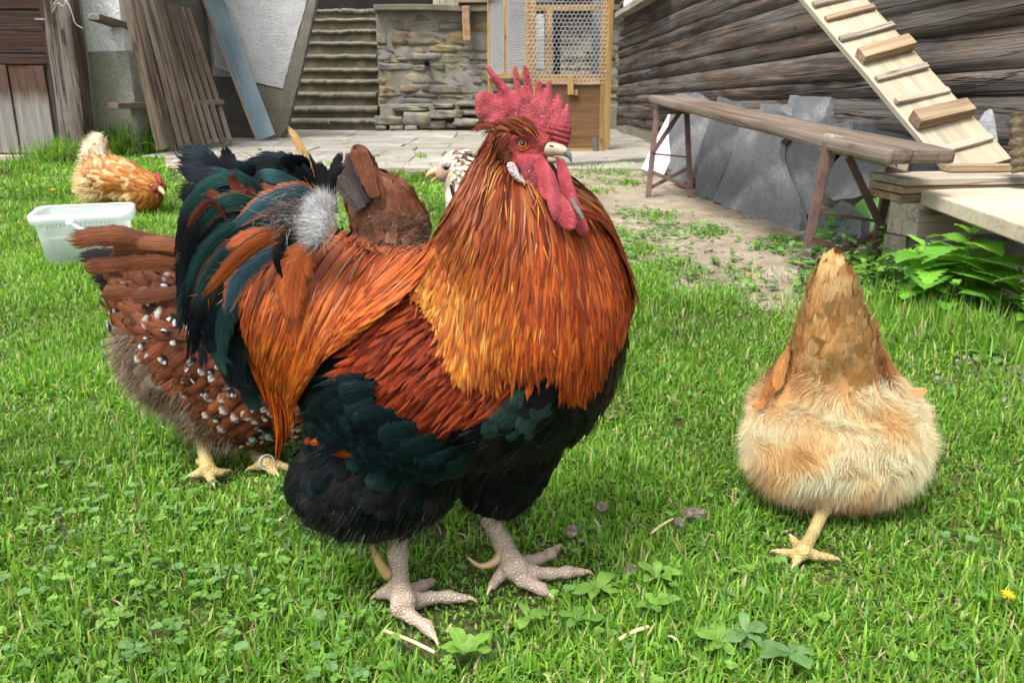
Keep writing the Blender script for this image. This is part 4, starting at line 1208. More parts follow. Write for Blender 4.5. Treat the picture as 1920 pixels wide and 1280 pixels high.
# dandelions
def dandelion(px, py, R, label, z=.045):
    c = G(px, py, z); t = thing('dandelion', (c.x, c.y, 0), label, 'flower')
    ls = []
    for k in range(34):
        a = k * 2.4; e = LG.uniform(.1, .9); l = R * LG.uniform(.7, 1.05)
        ls.append(leaf_arrays(c[:], (math.cos(a), math.sin(a), e), (0, 0, 1), l, l * .22, np.array([.80, .52, .02]) * LG.uniform(.85, 1.1), 'lance', .1, .3, 4))
    V, Q, U, C = leaf_join(ls); np_obj('flower_head', V, Q, np.zeros((0, 3)), M_CLOVER, t, uv=U, col=C)
    v, q, tt = tube_arrays([(c.x, c.y, 0), c[:]], .0015, 5); np_obj('stem', v, q, tt, M_CLOVER, t, col=np.tile([.2, .3, .08], (len(v), 1)))
dandelion(99, 357, .024, 'yellow dandelion in the grass behind the plastic bucket', .06)
dandelion(62, 349, .013, 'tiny yellow flower farther from the bucket than the bright dandelion', .05)
dandelion(1889, 1117, .011, 'ragged yellow dandelion low in the grass right of the buff hen', .03)

# straw, droppings and clods in the lawn
def m_straw():
    k = NT('straw'); n = k.noise(k.mapping((20, 300, 300)), 1, 4)
    k.base(k.ramp(n, [(.3, (.42, .31, .15)), (.7, (.66, .55, .34))])); k.set(Roughness=.6); return k.m
M_STRAW = m_straw()
def straw(pa, pb, rad, label, z=.022):
    a, b = G(*pa, z), G(*pb, z + .004)
    v, q, t = tube_arrays(spline([a[:], (np.array(a) + np.array(b)) / 2 + np.array([0, 0, .002]), b[:]], 8), rad, 7)
    tag(np_obj('straw', v, q, t, M_STRAW), label, 'straw', 'bits of straw in the lawn')
straw((1160, 1198), (1216, 1174), .0026, 'thick pale straw stub right of the rooster feet')
straw((722, 1182), (815, 1222), .0022, 'long tan straw just below the front claw of the rooster')
straw((1220, 1000), (1262, 972), .0018, 'thin straw lying against the white dropping')
straw((1253, 1192), (1268, 1199), .0014, 'tiny straw chip beside the thick straw stub')
M_CLOD = m_mineral('dry_droppings', (.12, .085, .055), (.30, .25, .19), 60, 300, .95, .006, 1.0, c3=(.62, .60, .55), c3scale=40)
def clod(px, py, s, label, seed, cat='dropping'):
    c = G(px, py, .018)
    tag(rock('dropping', c, s, seed, M_CLOD, .5), label, cat, 'droppings in the lawn')
clod(1272, 980, (.012, .010, .009), 'whitish dropping at the end of the thin straw', 3)
clod(1300, 963, (.022, .014, .010), 'crumbly pale brown dropping between the rooster and the buff hen', 4)
clod(1071, 996, (.012, .009, .010), 'dark brown clod behind the far foot of the rooster', 5)
clod(1183, 1068, (.010, .008, .010), 'dark clod right of the pale toe tip', 6)
clod(1128, 950, (.013, .010, .008), 'greyish clod beyond the dark one behind the far foot', 7)

# pebbles along the edge of the bare earth
def pebbles():
    g = np.random.default_rng(8); parts, cols = [], []
    base = bmesh.new(); bmesh.ops.create_icosphere(base, subdivisions=2, radius=1.0)
    BV = np.array([v.co[:] for v in base.verts]); BT = np.array([[v.index for v in f.verts] for f in base.faces]); base.free()
    for (px, py, sp, n) in [(1390, 560, .10, 110), (1450, 575, .09, 110), (1340, 530, .12, 90), (1300, 505, .12, 70), (1420, 530, .12, 80), (1250, 450, .15, 60), (1720, 635, .07, 90), (1800, 650, .07, 130), (1860, 685, .07, 140), (1915, 700, .06, 110), (1350, 480, .15, 60), (1230, 370, .3, 50), (1480, 545, .06, 60)]:
        c = G(px, py)
        for _ in range(n // 2):
            s = min(g.gamma(1.6, .0024) + .0015, .012); p = np.array([g.normal(c.x, sp * 1.9), g.normal(c.y, sp * 1.7), s * .1 + .004])
            V = BV * (1 + .18 * np.sin(BV @ g.normal(0, 2.2, (3, 1)) + g.uniform(0, 6))) * s * g.uniform(.6, 1.25, 3) + p
            parts.append((V, np.zeros((0, 4), int), BT)); t = g.uniform(.7, 1.4); cols.append(np.tile(np.array([.27, .25, .22]) * t, (len(V), 1)))
    V, Q, T = join_arrays(parts)
    tag(link('pebbles', mesh_np('pebbles', V, Q, T, col=np.concatenate(cols)), M_STONE), 'small pale pebbles on the bare earth', 'pebbles', kind='stuff')
pebbles()

# ================================================================ BIRD MAKING
def m_feather(name='feather', soft=0.0):
    k = NT(name)
    a = k.attr(); u_ = k.n('ShaderNodeUVMap')
    s = k.n('ShaderNodeSeparateXYZ'); k.l(u_.outputs[0], s.inputs[0])
    u = k.math('SUBTRACT', k.math('MULTIPLY', s.outputs[0], 2.0), 1.0)
    au = k.math('ABSOLUTE', u)
    v = k.math('FRACT', s.outputs[1]); fid = k.math('FLOOR', s.outputs[1])
    def coord(fv, fu, ff, slant):
        c = k.n('ShaderNodeCombineXYZ')
        k.l(k.math('MULTIPLY', k.math('SUBTRACT', v, k.math('MULTIPLY', au, slant)), fv), c.inputs[0])
        k.l(k.math('MULTIPLY', u, fu), c.inputs[1]); k.l(k.math('MULTIPLY', fid, ff), c.inputs[2])
        return c.outputs[0]
    n = k.noise(coord(34.0, 1.5, 3.71, .30), 1.0, 5, .65)      # barbs, slanting from the shaft to the tip
    n2 = k.noise(coord(2.0, 7.0, 1.37, .0), 1.0, 4, .65)       # strands running with the feather
    n3 = k.noise(k.tc.outputs['Object'], 22, 3, .5)            # unevenness over the whole coat
    c = k.mix(a.outputs['Color'], k.ramp(n, [(.25, .45), (.5, .95), (.75, 1.5)]), .85 - .45 * soft, 'MULTIPLY')
    c = k.mix(c, k.ramp(n2, [(.25, .42), (.5, .95), (.75, 1.6)]), k.math('ADD', .30 - .1 * soft, k.math('MULTIPLY', a.outputs['Alpha'], .58 - .30 * soft)), 'MULTIPLY')
    c = k.mix(c, k.ramp(n3, [(.3, .72), (.7, 1.25)]), .8, 'MULTIPLY')
    rach = k.ramp(au, [(.03, 1.0), (.10, 0.0)])
    c = k.mix(c, (1.6, 1.5, 1.4), k.math('MULTIPLY', rach, .45), 'MULTIPLY')
    k.base(c)
    k.bump(k.math('ADD', n, k.math('MULTIPLY', n2, 1.3)), .55, .0014)
    ir = a.outputs['Alpha']
    inv = k.math('SUBTRACT', 1.0, ir)
    k.l(k.math('SUBTRACT', .46, k.math('MULTIPLY', inv, .10)), k.b.inputs['Roughness'])
    k.l(k.math('MULTIPLY', inv, .6), k.b.inputs['Metallic'])
    lum = k.n('ShaderNodeRGBToBW'); k.l(a.outputs['Color'], lum.inputs[0])
    k.l(k.math('MINIMUM', k.math('ADD', .05, k.math('MULTIPLY', lum.outputs[0], 1.6)), .26), k.b.inputs['Specular IOR Level'])
    # open barbs: the vane's margin and tip break up into strands
    m1 = k.math('ADD', au, k.math('MULTIPLY', k.math('SUBTRACT', n, .5), 1.5))
    e1 = k.math('GREATER_THAN', m1, .93 - .13 * soft)
    m2 = k.math('ADD', v, k.math('MULTIPLY', k.math('SUBTRACT', n2, .5), .55))
    e2 = k.math('GREATER_THAN', m2, .93 - .10 * soft)
    tr = k.n('ShaderNodeBsdfTransparent')
    mx = k.n('ShaderNodeMixShader')
    k.l(k.math('MAXIMUM', e1, e2), mx.inputs[0]); k.l(k.b.outputs[0], mx.inputs[1]); k.l(tr.outputs[0], mx.inputs[2])
    k.l(mx.outputs[0], k.out.inputs[0])
    return k.m
# alpha of Col: 1 = plain feather, 0 = glossy iridescent feather
M_FEATHER = m_feather()
M_SOFTFEATHER = m_feather('soft_feather', 1.0)
def m_down():
    k = NT('down'); k.base(k.attr().outputs['Color']); k.set(Roughness=.85); k.b.inputs['Specular IOR Level'].default_value = .15
    t = k.n('ShaderNodeBsdfTranslucent'); k.l(k.attr().outputs['Color'], t.inputs[0])
    m = k.n('ShaderNodeMixShader'); m.inputs[0].default_value = .45
    k.l(k.b.outputs[0], m.inputs[1]); k.l(t.outputs[0], m.inputs[2]); k.l(m.outputs[0], k.out.inputs[0])
    return k.m
M_DOWN = m_down()
def m_skin(name, c1, c2, cell=420, rough=.5, bstr=.8, dist=.0015, line=.35, sss=.0):
    k = NT(name); v = k.tc.outputs['Object']
    d = k.voro(v, cell, 'DISTANCE_TO_EDGE'); n = k.noise(v, 35, 5)
    col = k.ramp(n, [(.32, c1), (.68, c2)])
    e = k.ramp(d, [(.0, line), (.14, 1.0)])
    k.base(k.mix(col, e, 1, 'MULTIPLY')); k.bump(k.math('ADD', k.ramp(d, [(0, 0), (.3, 1)]), k.math('MULTIPLY', n, .6)), bstr, dist)
    k.set(Roughness=rough); k.b.inputs['Specular IOR Level'].default_value = .4
    if sss: k.b.inputs['Subsurface Weight'].default_value = sss; k.b.inputs['Subsurface Radius'].default_value = (.004, .0015, .001)
    return k.m
M_COMB = m_skin('comb_skin', (.37, .034, .05), (.64, .12, .145), 520, .40, .9, .0022, .70, .12)
M_FACE = m_skin('face_skin', (.36, .038, .032), (.54, .085, .07), 420, .5, 1.0, .0018, .5, .1)
M_LOBE = m_skin('white_earlobe', (.62, .40, .42), (.78, .70, .70), 330, .7, 1.0, .002, .7)
M_SHANK = m_skin('pale_scales', (.36, .26, .195), (.50, .40, .32), 190, .5, .7, .0016, .66)
M_YSHANK = m_skin('yellow_scales', (.40, .28, .095), (.52, .40, .18), 210, .5, .7, .0016, .62)
M_CLAW = m_simple('claw_horn', (.50, .37, .22), .35)
M_SPUR = m_simple('spur_horn', (.42, .27, .12), .3)
M_BEAK = m_simple('beak_horn', (.40, .31, .22), .38)
M_BEAKY = m_simple('yellow_beak_horn', (.52, .36, .16), .4)
M_BEAKTIP = m_simple('beak_tip', (.16, .16, .17), .3)
M_IRIS = m_simple('amber_iris', (.42, .15, .018), .08)
M_PUPIL = m_simple('pupil', (.004, .004, .004), .05)
M_MUD = m_mineral('dried_mud', (.10, .09, .075), (.18, .16, .14), 80, 300)

def rotm(yaw=0, pitch=0, roll=0):
    """columns: the local axes; pitch > 0 lifts local +x"""
    m = Matrix.Rotation(math.radians(yaw), 3, 'Z') @ Matrix.Rotation(math.radians(-pitch), 3, 'Y') @ Matrix.Rotation(math.radians(roll), 3, 'X')
    return np.array(m)
def pxm(px, py, Y):
    """metres per sighting unit at a place"""
    p = at(px, py, Y); f = p.y * _cp - (p.z - CAM_H) * _sp
    return f / FPX
class SDF:
    def __init__(s, k=.025): s.e = []; s.caps = []; s.k = k
    def E(s, px, py, Y, rx, ry, rz, yaw=0, pitch=0, roll=0):
        m = pxm(px, py, Y); s.e.append((np.array(at(px, py, Y)[:]), rotm(yaw, pitch, roll), np.array([rx * m, ry, rz * m]))); return s
    def W(s, c, r, yaw=0, pitch=0, roll=0):
        s.e.append((np.array(c, float), rotm(yaw, pitch, roll), np.array(r, float))); return s
    def chain(s, pts, rad):
        for i in range(len(pts) - 1): s.caps.append((np.array(pts[i][:], float), np.array(pts[i + 1][:], float), rad[i], rad[i + 1]))
        return s
    def __call__(s, P):
        sh = P.shape[:-1]; P = P.reshape(-1, 3); d = None
        ds = []
        for c, R, r in s.e:
            q = (P - c) @ R
            k0 = np.linalg.norm(q / r, axis=1); k1 = np.linalg.norm(q / r ** 2, axis=1) + 1e-9
            ds.append(k0 * (k0 - 1) / k1)
        for a, b, ra, rb in s.caps:
            ab = b - a; t = np.clip(((P - a) @ ab) / (ab @ ab + 1e-12), 0, 1)
            ds.append(np.linalg.norm(P - a - t[:, None] * ab, axis=1) - (ra + (rb - ra) * t))
        d = ds[0]
        for e in ds[1:]:
            h = np.clip(.5 + .5 * (e - d) / s.k, 0, 1)
            d = e * (1 - h) + d * h - s.k * h * (1 - h)
        return d.reshape(sh)
    def grad(s, P, h=.0015):
        g = np.stack([s(P + np.eye(3)[i] * h) - s(P - np.eye(3)[i] * h) for i in range(3)], -1)
        return g / (np.linalg.norm(g, axis=-1, keepdims=True) + 1e-12)
    def bounds(s, pad):
        lo, hi = [], []
        for c, R, r in s.e:
            ext = np.sqrt(((R * r) ** 2).sum(1)); lo.append(c - ext); hi.append(c + ext)
        for a, b, ra, rb in s.caps:
            m = max(ra, rb); lo.append(np.minimum(a, b) - m); hi.append(np.maximum(a, b) + m)
        return np.min(lo, 0) - pad, np.max(hi, 0) + pad
    def hit(s, px, py, y0, y1, n=90):
        """near surface along a sighting (or the closest pass)"""
        px = np.asarray(px, float); py = np.asarray(py, float)
        x = (px - 960) / FPX; y = (640 - py) / FPX
        D = np.stack([x, _cp + y * _sp, -_sp + y * _cp], -1); D = D / D[..., 1:2]
        o = np.array([0, 0, CAM_H]); ys = np.linspace(y0, y1, n)
        best = np.full(px.shape, 9.0); by = np.full(px.shape, y0); done = np.zeros(px.shape, bool); prev = None
        for yv in ys:
            d = s(o + D * yv)
            m = (~done) & (d < best); best = np.where(m, d, best); by = np.where(m, yv, by)
            done |= d < 0
        P = o + D * by[..., None]
        return P
def surface_nets(f, lo, h):
    nx, ny, nz = f.shape; S = f < 0
    off = [(i, j, k) for i in (0, 1) for j in (0, 1) for k in (0, 1)]
    c = lambda A, o: A[o[0]:nx - 1 + o[0], o[1]:ny - 1 + o[1], o[2]:nz - 1 + o[2]]
    cnt = np.zeros((nx - 1, ny - 1, nz - 1)); acc = np.zeros((nx - 1, ny - 1, nz - 1, 3))
    for a in off:
        for ax in range(3):
            if a[ax] == 0:
                b = list(a); b[ax] = 1; fa, fb = c(f, a), c(f, b); m = c(S, a) != c(S, b)
                t = np.where(m, fa / np.where(np.abs(fa - fb) < 1e-12, 1, fa - fb), 0)
                for q in range(3): acc[..., q] += np.where(m, a[q] + (t if q == ax else 0), 0)
                cnt += m
    act = cnt > 0; idx = np.full(act.shape, -1); idx[act] = np.arange(act.sum())
    I = np.argwhere(act); V = lo + (I + acc[act] / cnt[act][:, None]) * h
    Q = []
    for ax in range(3):
        o = [0, 0, 0]; o[ax] = 1
        A = S[:nx - o[0], :ny - o[1], :nz - o[2]]; B = S[o[0]:, o[1]:, o[2]:]
        m = A != B; p = np.argwhere(m); a1, a2 = (ax + 1) % 3, (ax + 2) % 3
        ok = (p[:, a1] > 0) & (p[:, a2] > 0) & (p[:, a1] < f.shape[a1] - 1) & (p[:, a2] < f.shape[a2] - 1); p = p[ok]
        e1 = np.zeros(3, int); e1[a1] = 1; e2 = np.zeros(3, int); e2[a2] = 1
        g = lambda q: idx[q[:, 0], q[:, 1], q[:, 2]]
        q = np.stack([g(p - e1 - e2), g(p - e2), g(p), g(p - e1)], 1)
        ins = A[p[:, 0], p[:, 1], p[:, 2]]
        q[~ins] = q[~ins][:, ::-1]; Q.append(q)
    return V, np.concatenate(Q)
def sdf_mesh(s, h, pad=.01):
    lo, hi = s.bounds(pad + h * 2); n = np.ceil((hi - lo) / h).astype(int) + 1
    X = np.stack(np.meshgrid(*[lo[i] + np.arange(n[i]) * h for i in range(3)], indexing='ij'), -1)
    return surface_nets(s(X), lo, h)
def blade_mesh(outline, Y, thick, h=.0011, rnd=.010, warp=None, wr=0.0, seed=0):
    """a fleshy leaf of skin: outline as sighted at distance Y, rounded to `thick`"""
    P2 = np.array([at(x, y, Y)[:] for x, y in outline]); q = P2[:, [0, 2]]
    lo = q.min(0) - 3 * h; hi = q.max(0) + 3 * h; n = np.ceil((hi - lo) / h).astype(int) + 1
    X, Z = np.meshgrid(lo[0] + np.arange(n[0]) * h, lo[1] + np.arange(n[1]) * h, indexing='ij')
    d = np.full(X.shape, 9.0); ins = np.zeros(X.shape, bool)
    for a, b in zip(q, np.roll(q, -1, 0)):
        ab = b - a; t = np.clip(((X - a[0]) * ab[0] + (Z - a[1]) * ab[1]) / (ab @ ab + 1e-12), 0, 1)
        d = np.minimum(d, np.hypot(X - a[0] - t * ab[0], Z - a[1] - t * ab[1]))
        cr = (a[1] > Z) != (b[1] > Z)
        ins ^= cr & (X < (b[0] - a[0]) * (Z - a[1]) / (b[1] - a[1] + 1e-12) + a[0])
    half = thick / 2 * np.sqrt(np.clip(1 - (1 - np.clip(d / rnd, 0, 1)) ** 2, 0, 1)) * (1 + wr * (vnoise(X * 90, Z * 90, 1, seed) - .5) * 2)
    sd2 = np.where(ins, -d, d)
    ny = int(thick / h) + 8; ys = (np.arange(ny) - ny / 2 + .5) * h
    f = np.where(ins[:, None, :], np.maximum(np.abs(ys)[None, :, None] - half[:, None, :], -d[:, None, :]), np.sqrt(d[:, None, :] ** 2 + ys[None, :, None] ** 2))
    V, Q = surface_nets(f, np.array([lo[0], Y + ys[0], lo[1]]), h)
    if warp is not None: V = warp(V)
    return V, Q

# ---- feathers
PROF = {
 'body':  lambda v: np.clip(.42 + .9 * v, 0, 1) * np.sqrt(np.clip(1 - ((v - .55) / .45).clip(0, 1) ** 2.6, 0, 1)),
 'lance': lambda v: np.clip(.30 + 1.8 * v, 0, 1) * np.clip((1 - v) * 2.3, 0, 1) ** .75,
 'plume': lambda v: np.clip(.25 + 2.2 * v, 0, 1) * np.clip((1 - v) * 3.2, 0, 1) ** .6,
 'round': lambda v: np.clip(.5 + 1.0 * v, 0, 1) * np.sqrt(np.clip(1 - ((v - .6) / .4).clip(0, 1) ** 3.2, 0, 1)),
}
def feathers(Cl, Nm, W, prof, base, tip=None, tipf=.3, edge=None, edgef=.6, mid=None, midf=.7, irid=None, cup=.28, rng=None, dark_root=.75, tipmask=None):
    """Cl (N,K,3) midribs, Nm (N,K,3) outward normals -> arrays with 5 columns per feather"""
    N, K, _ = Cl.shape; v = np.linspace(0, 1, K)
    T = np.gradient(Cl, axis=1); T /= np.linalg.norm(T, axis=2, keepdims=True) + 1e-12
    S = np.cross(T, Nm); S /= np.linalg.norm(S, axis=2, keepdims=True) + 1e-12; Nn = np.cross(S, T)
    us = np.array([-1, -.5, 0, .5, 1.0]); C5 = len(us)
    w = PROF[prof](v)[None] * W[:, None]
    if rng is not None: w = w * (1 + rng.normal(0, .05, w.shape))
    V = Cl[:, :, None] + us[None, None, :, None] * w[:, :, None, None] * S[:, :, None] - (us[None, None, :, None] ** 2) * cup * w[:, :, None, None] * Nn[:, :, None]
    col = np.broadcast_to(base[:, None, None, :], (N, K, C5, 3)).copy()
    col *= (dark_root + (1 - dark_root) * np.clip(v * 2.5, 0, 1))[None, :, None, None]
    if mid is not None:
        f = midf * np.clip(1.15 - np.abs(us) * 2.1, 0, 1); col = col * (1 - f[None, None, :, None]) + mid[:, None, None, :] * f[None, None, :, None]
    if edge is not None:
        f = edgef * np.clip(np.abs(us) * 2 - 1, 0, 1); col = col * (1 - f[None, None, :, None]) + edge[:, None, None, :] * f[None, None, :, None]
    if tip is not None:
        f = np.clip((v - (1 - tipf)) / (tipf * .35), 0, 1)[None, :, None, None] * (np.ones((N, 1, C5, 1)) if tipmask is None else tipmask[:, None, :, None])
        col = col * (1 - f) + tip[:, None, None, :] * f
    uv = np.zeros((N, K, C5, 2)); uv[..., 0] = ((us + 1) / 2)[None, None]; uv[..., 1] = v[None, :, None] * .998 + (np.arange(N) % 977)[:, None, None]
    ir = np.ones((N, K, C5)) if irid is None else 1 - np.broadcast_to(np.asarray(irid).reshape(-1, 1, 1), (N, K, C5))
    o = np.arange(N)[:, None, None] * (K * C5) + np.arange(K - 1)[None, :, None] * C5 + np.arange(C5 - 1)[None, None]
    Q = np.stack([o, o + 1, o + C5 + 1, o + C5], -1).reshape(-1, 4)
    return [V.reshape(-1, 3), Q, uv.reshape(-1, 2), col.reshape(-1, 3), ir.reshape(-1)]
def hairs(P, D, L, W, col, rng, curl=.35, g=.25, K=4):
    N = len(P); D = D / (np.linalg.norm(D, axis=1, keepdims=True) + 1e-12)
    r = rng.normal(size=(N, 3)); S = np.cross(D, r); S /= np.linalg.norm(S, axis=1, keepdims=True) + 1e-12
    B = np.cross(S, D) * rng.normal(0, curl, (N, 1)) + np.array([0, 0, -g])
    V = np.zeros((N, K, 2, 3)); p = P.copy(); d = D.copy()
    for k in range(K):
        w = (W * (1 - k / (K - .6)))[:, None] / 2
        V[:, k, 0] = p - S * w; V[:, k, 1] = p + S * w
        p = p + d * (L / (K - 1))[:, None]; d = d + B / K; d /= np.linalg.norm(d, axis=1, keepdims=True)
    o = np.arange(N)[:, None] * (K * 2) + np.arange(K - 1)[None] * 2
    Q = np.stack([o, o + 1, o + 3, o + 2], -1).reshape(-1, 4)
    v = np.repeat(np.arange(K) / (K - 1), 2)
    col = np.broadcast_to(col[:, None, :], (N, K * 2, 3)) * (.8 + .2 * v)[None, :, None]
    return [V.reshape(-1, 3), Q, np.full((N * K * 2, 2), .5), col.reshape(-1, 3), np.ones(N * K * 2)]
def pack(parts):
    V, Q, U, C, I, o = [], [], [], [], [], 0
    for v, q, u, c, i in parts:
        V.append(v); Q.append(q + o); U.append(u); C.append(c); I.append(i); o += len(v)
    return np.concatenate(V), np.concatenate(Q), np.concatenate(U), np.concatenate(C), np.concatenate(I)
def feather_obj(name, parts, parent, mat=None):
    V, Q, U, C, I = pack(parts)
    return np_obj(name, V, Q, np.zeros((0, 3)), mat or M_FEATHER, parent, uv=U, col=C, irid=I)
def thin_out(P, r, rng):
    """drop points closer than r"""
    keep, grid = [], {}
    cell = r
    for i in rng.permutation(len(P)):
        p = P[i]; k = tuple((p // cell).astype(int)); ok = True
        for a in (-1, 0, 1):
            for b in (-1, 0, 1):
                for c in (-1, 0, 1):
                    for j in grid.get((k[0] + a, k[1] + b, k[2] + c), ()):
                        if ((P[j] - p) ** 2).sum() < r * r: ok = False; break
                    if not ok: break
                if not ok: break
            if not ok: break
        if ok: keep.append(i); grid.setdefault(k, []).append(i)
    return np.array(keep, int)
def lay(s, P0, flow, L, K, lift0, lift1, hug=1.0):
    """feather midribs that run along the body's surface with the flow"""
    P = P0.copy(); out, nm = [], []
    for k in range(K):
        v = k / (K - 1); n = s.grad(P); d = s(P)
        tgt = lift0 + (lift1 - lift0) * v ** 1.5
        e = tgt - d
        P = P + n * np.where(e > 0, e, e * hug)[:, None]
        out.append(P.copy()); nm.append(n)
        f = flow(P); f = f - n * (f * n).sum(1, keepdims=True) * .93; f /= np.linalg.norm(f, axis=1, keepdims=True) + 1e-12
        P = P + f * (L / (K - 1))[:, None]
    return np.stack(out, 1), np.stack(nm, 1)
def surf_pts(V, Q, n, rng):
    i = rng.integers(0, len(Q), n); a = rng.random((n, 2)); q = V[Q[i]]
    return q[:, 0] * ((1 - a[:, 0]) * (1 - a[:, 1]))[:, None] + q[:, 1] * (a[:, 0] * (1 - a[:, 1]))[:, None] + q[:, 2] * (a[:, 0] * a[:, 1])[:, None] + q[:, 3] * ((1 - a[:, 0]) * a[:, 1])[:, None]
def guide_lay(s, guides, n, rng, y0, y1, K, t0r, lenr, lift, hug=.5, gpow=1.0, cross=.12):
    """feathers along hand drawn lines of growth on the near side"""
    ext = []
    for g_ in guides:      # the line runs on a little past its last mark
        a_, b_ = np.array(g_[-2], float), np.array(g_[-1], float); ext.append(list(g_) + [tuple(b_ + (b_ - a_) * .45)])
    Gd = np.array([spline(g, 40) for g in ext]); ng = len(guides); full = (len(guides[0]) - 1) / len(guides[0])
    g = rng.uniform(0, ng - 1.001, n); t0 = rng.uniform(0, 1, n) ** gpow * (t0r[1] - t0r[0]) + t0r[0]; ln = rng.uniform(*lenr, n)
    ends = np.interp(g * 2.9, np.arange(ng * 3 + 2), np.random.default_rng(int(n)).uniform(.76, 1.13, ng * 3 + 2)) + rng.normal(0, .035, n)
    ln = np.minimum(ln, np.maximum(ends - t0, .1))
    t0 = t0 * full; ln = ln * full
    px = np.zeros((n, K)); py = np.zeros((n, K))
    dg = rng.normal(0, cross, n)
    for k in range(K):
        t = np.clip((t0 + ln * k / (K - 1)), 0, 1) * 39; gg = np.clip(g + dg * k / (K - 1), 0, ng - 1.001)
        i = gg.astype(int); f = (gg - i)[:, None]; j = np.minimum(t.astype(int), 38); h = (t - j)[:, None]
        a = Gd[i, j] * (1 - h) + Gd[i, j + 1] * h; b = Gd[i + 1, j] * (1 - h) + Gd[i + 1, j + 1] * h
        p = a * (1 - f) + b * f; px[:, k] = p[:, 0]; py[:, k] = p[:, 1]
    P = s.hit(px, py, y0, y1); N_ = s.grad(P); d = s(P)
    v = np.linspace(0, 1, K)[None]
    tgt = lift[0] + (lift[1] - lift[0]) * v + (1 - t0[:, None]) * lift[2]
    e = tgt - d
    P = P + N_ * np.where(e > 0, e, e * hug)[..., None]
    # keep midribs smooth in depth
    for _ in range(2): P[:, 1:-1] = .5 * P[:, 1:-1] + .25 * (P[:, :-2] + P[:, 2:])
    return P, N_, px, py, t0
def mirror(P, y): Q = P.copy(); Q[..., 1] = 2 * y - Q[..., 1]; return Q
def in_poly(px, py, poly):
    ins = np.zeros(px.shape, bool)
    for (ax, ay), (bx, by) in zip(poly, poly[1:] + poly[:1]):
        cr = (ay > py) != (by > py); ins ^= cr & (px < (bx - ax) * (py - ay) / (by - ay + 1e-12) + ax)
    return ins
def leg(root, shank, rads, toes, hind, mat, claw_mat, spur=None, toe_r=(.0085, .0055), k=.006, h=.0016, feath=None):
    """one scaly leg: shank, toes, claws, spur"""
    s = SDF(k); s.chain(shank, rads)
    ank = shank[-1]
    for t in toes + [hind]:
        n = len(t); rr = np.linspace(toe_r[0], toe_r[1], n)
        pts = [ank] + [Vector(p) for p in t]
        # knuckles
        s.chain(pts, [rads[-1] * .8] + list(rr * np.where(np.arange(n) % 2 == 0, 1.12, .95)))
    V, Q = sdf_mesh(s, h, .004)
    lg = np_obj('leg', V, Q, np.zeros((0, 3)), mat, root)
    for t in toes + [hind]:
        a, b = np.array(t[-2][:]), np.array(t[-1][:]); d = b - a; d /= np.linalg.norm(d) + 1e-9
        L = toe_r[1] * 3.0
        p = spline([b - d * toe_r[1] * .4, b + d * L * .5 + np.array([0, 0, .001]), b + d * L + np.array([0, 0, -L * .35])], 7)
        v, q, tt = tube_arrays(p, np.linspace(toe_r[1] * .8, toe_r[1] * .12, 7), 8)
        np_obj('claw', v, q, tt, claw_mat, lg)
    if spur is not None:
        v, q, tt = tube_arrays(spline([p[:] for p in spur], 14), np.linspace(.0078, .0016, 14), 10)
        np_obj('spur', v, q, tt, M_SPUR, lg)
    return lg
def eye_at(root, p, n, r, iris=None, lid=None):
    """eyeball set in the face, pupil a part of it"""
    n = Vector(n).normalized(); p = Vector(p)
    def ball(name, c, rr, mat, par, flat=1.0):
        bm = bmesh.new(); bmesh.ops.create_uvsphere(bm, u_segments=20, v_segments=14, radius=rr)
        q = n.to_track_quat('Z', 'Y').to_matrix().to_4x4(); q.translation = c
        for v in bm.verts: v.co.z *= flat
        return link(name, mesh_bm(name, bm, True), mat, par, q)
    e = ball('eye', p - n * r * .45, r, iris or M_IRIS, root)
    ball('pupil', p + n * r * .36, r * .56, M_PUPIL, e, .45)
    u = n.orthogonal(); w = n.cross(u); a = np.linspace(0, 2 * PI, 25)
    ring = [p + n * r * .02 + (u * math.cos(t) + w * math.sin(t)) * r * .98 for t in a]
    v, q, t = tube_arrays([x[:] for x in ring], r * .20, 6, False); np_obj('eyelid', v, q, t, lid or M_FACE, e)
    return e
def lin(r, g, b): 
    f = lambda c: ((c / 255 + .055) / 1.055) ** 2.4 if c > 10 else c / 255 / 12.92
    return np.array([f(r), f(g), f(b)])
def colpick(rng, n, cols, p=None, var=.15):
    c = np.array(cols)[rng.choice(len(cols), n, p=p)]
    return c * rng.uniform(1 - var, 1 + var, (n, 1))

# ================================================================ THE ROOSTER
RY = 1.0
rooster = thing('rooster', (at(860, 1100, RY).x, RY, 0), 'large rooster with red comb, orange neck cape and black green tail standing on the lawn', 'rooster')
RG = np.random.default_rng(101)
rs = SDF(.028)
rs.E(830, 685, RY, 290, .120, 200, pitch=-6)
rs.E(1008, 612, RY, 160, .122, 226)
rs.E(600, 580, RY, 120, .085, 135)
rs.E(700, 900, .945, 158, .060, 108, pitch=4)
rs.E(740, 800, .955, 150, .060, 110)
rs.E(935, 885, 1.055, 78, .05, 85)
rs.E(960, 800, 1.05, 100, .06, 110)
rs.E(976, 456, RY - .004, 132, .092, 138)
rs.E(980, 362, RY - .012, 64, .048, 92)
rs.E(972, 275, RY - .03, 44, .024, 36)
bV, bQ = sdf_mesh(rs, .006)
def rloc(P):
    """sighting coordinates of a point carried to the bird's middle plane"""
    q = np.array(P, float).copy(); q[:, 1] = RY - np.abs(q[:, 1] - RY)
    return proj(q)[0]
WING_RED = [(690, 560), (760, 500), (960, 560), (995, 700), (935, 765), (830, 812), (760, 785), (700, 745), (655, 690)]
WING_BAR = [(625, 690), (655, 690), (700, 745), (760, 785), (830, 812), (845, 850), (760, 880), (690, 850), (630, 790)]
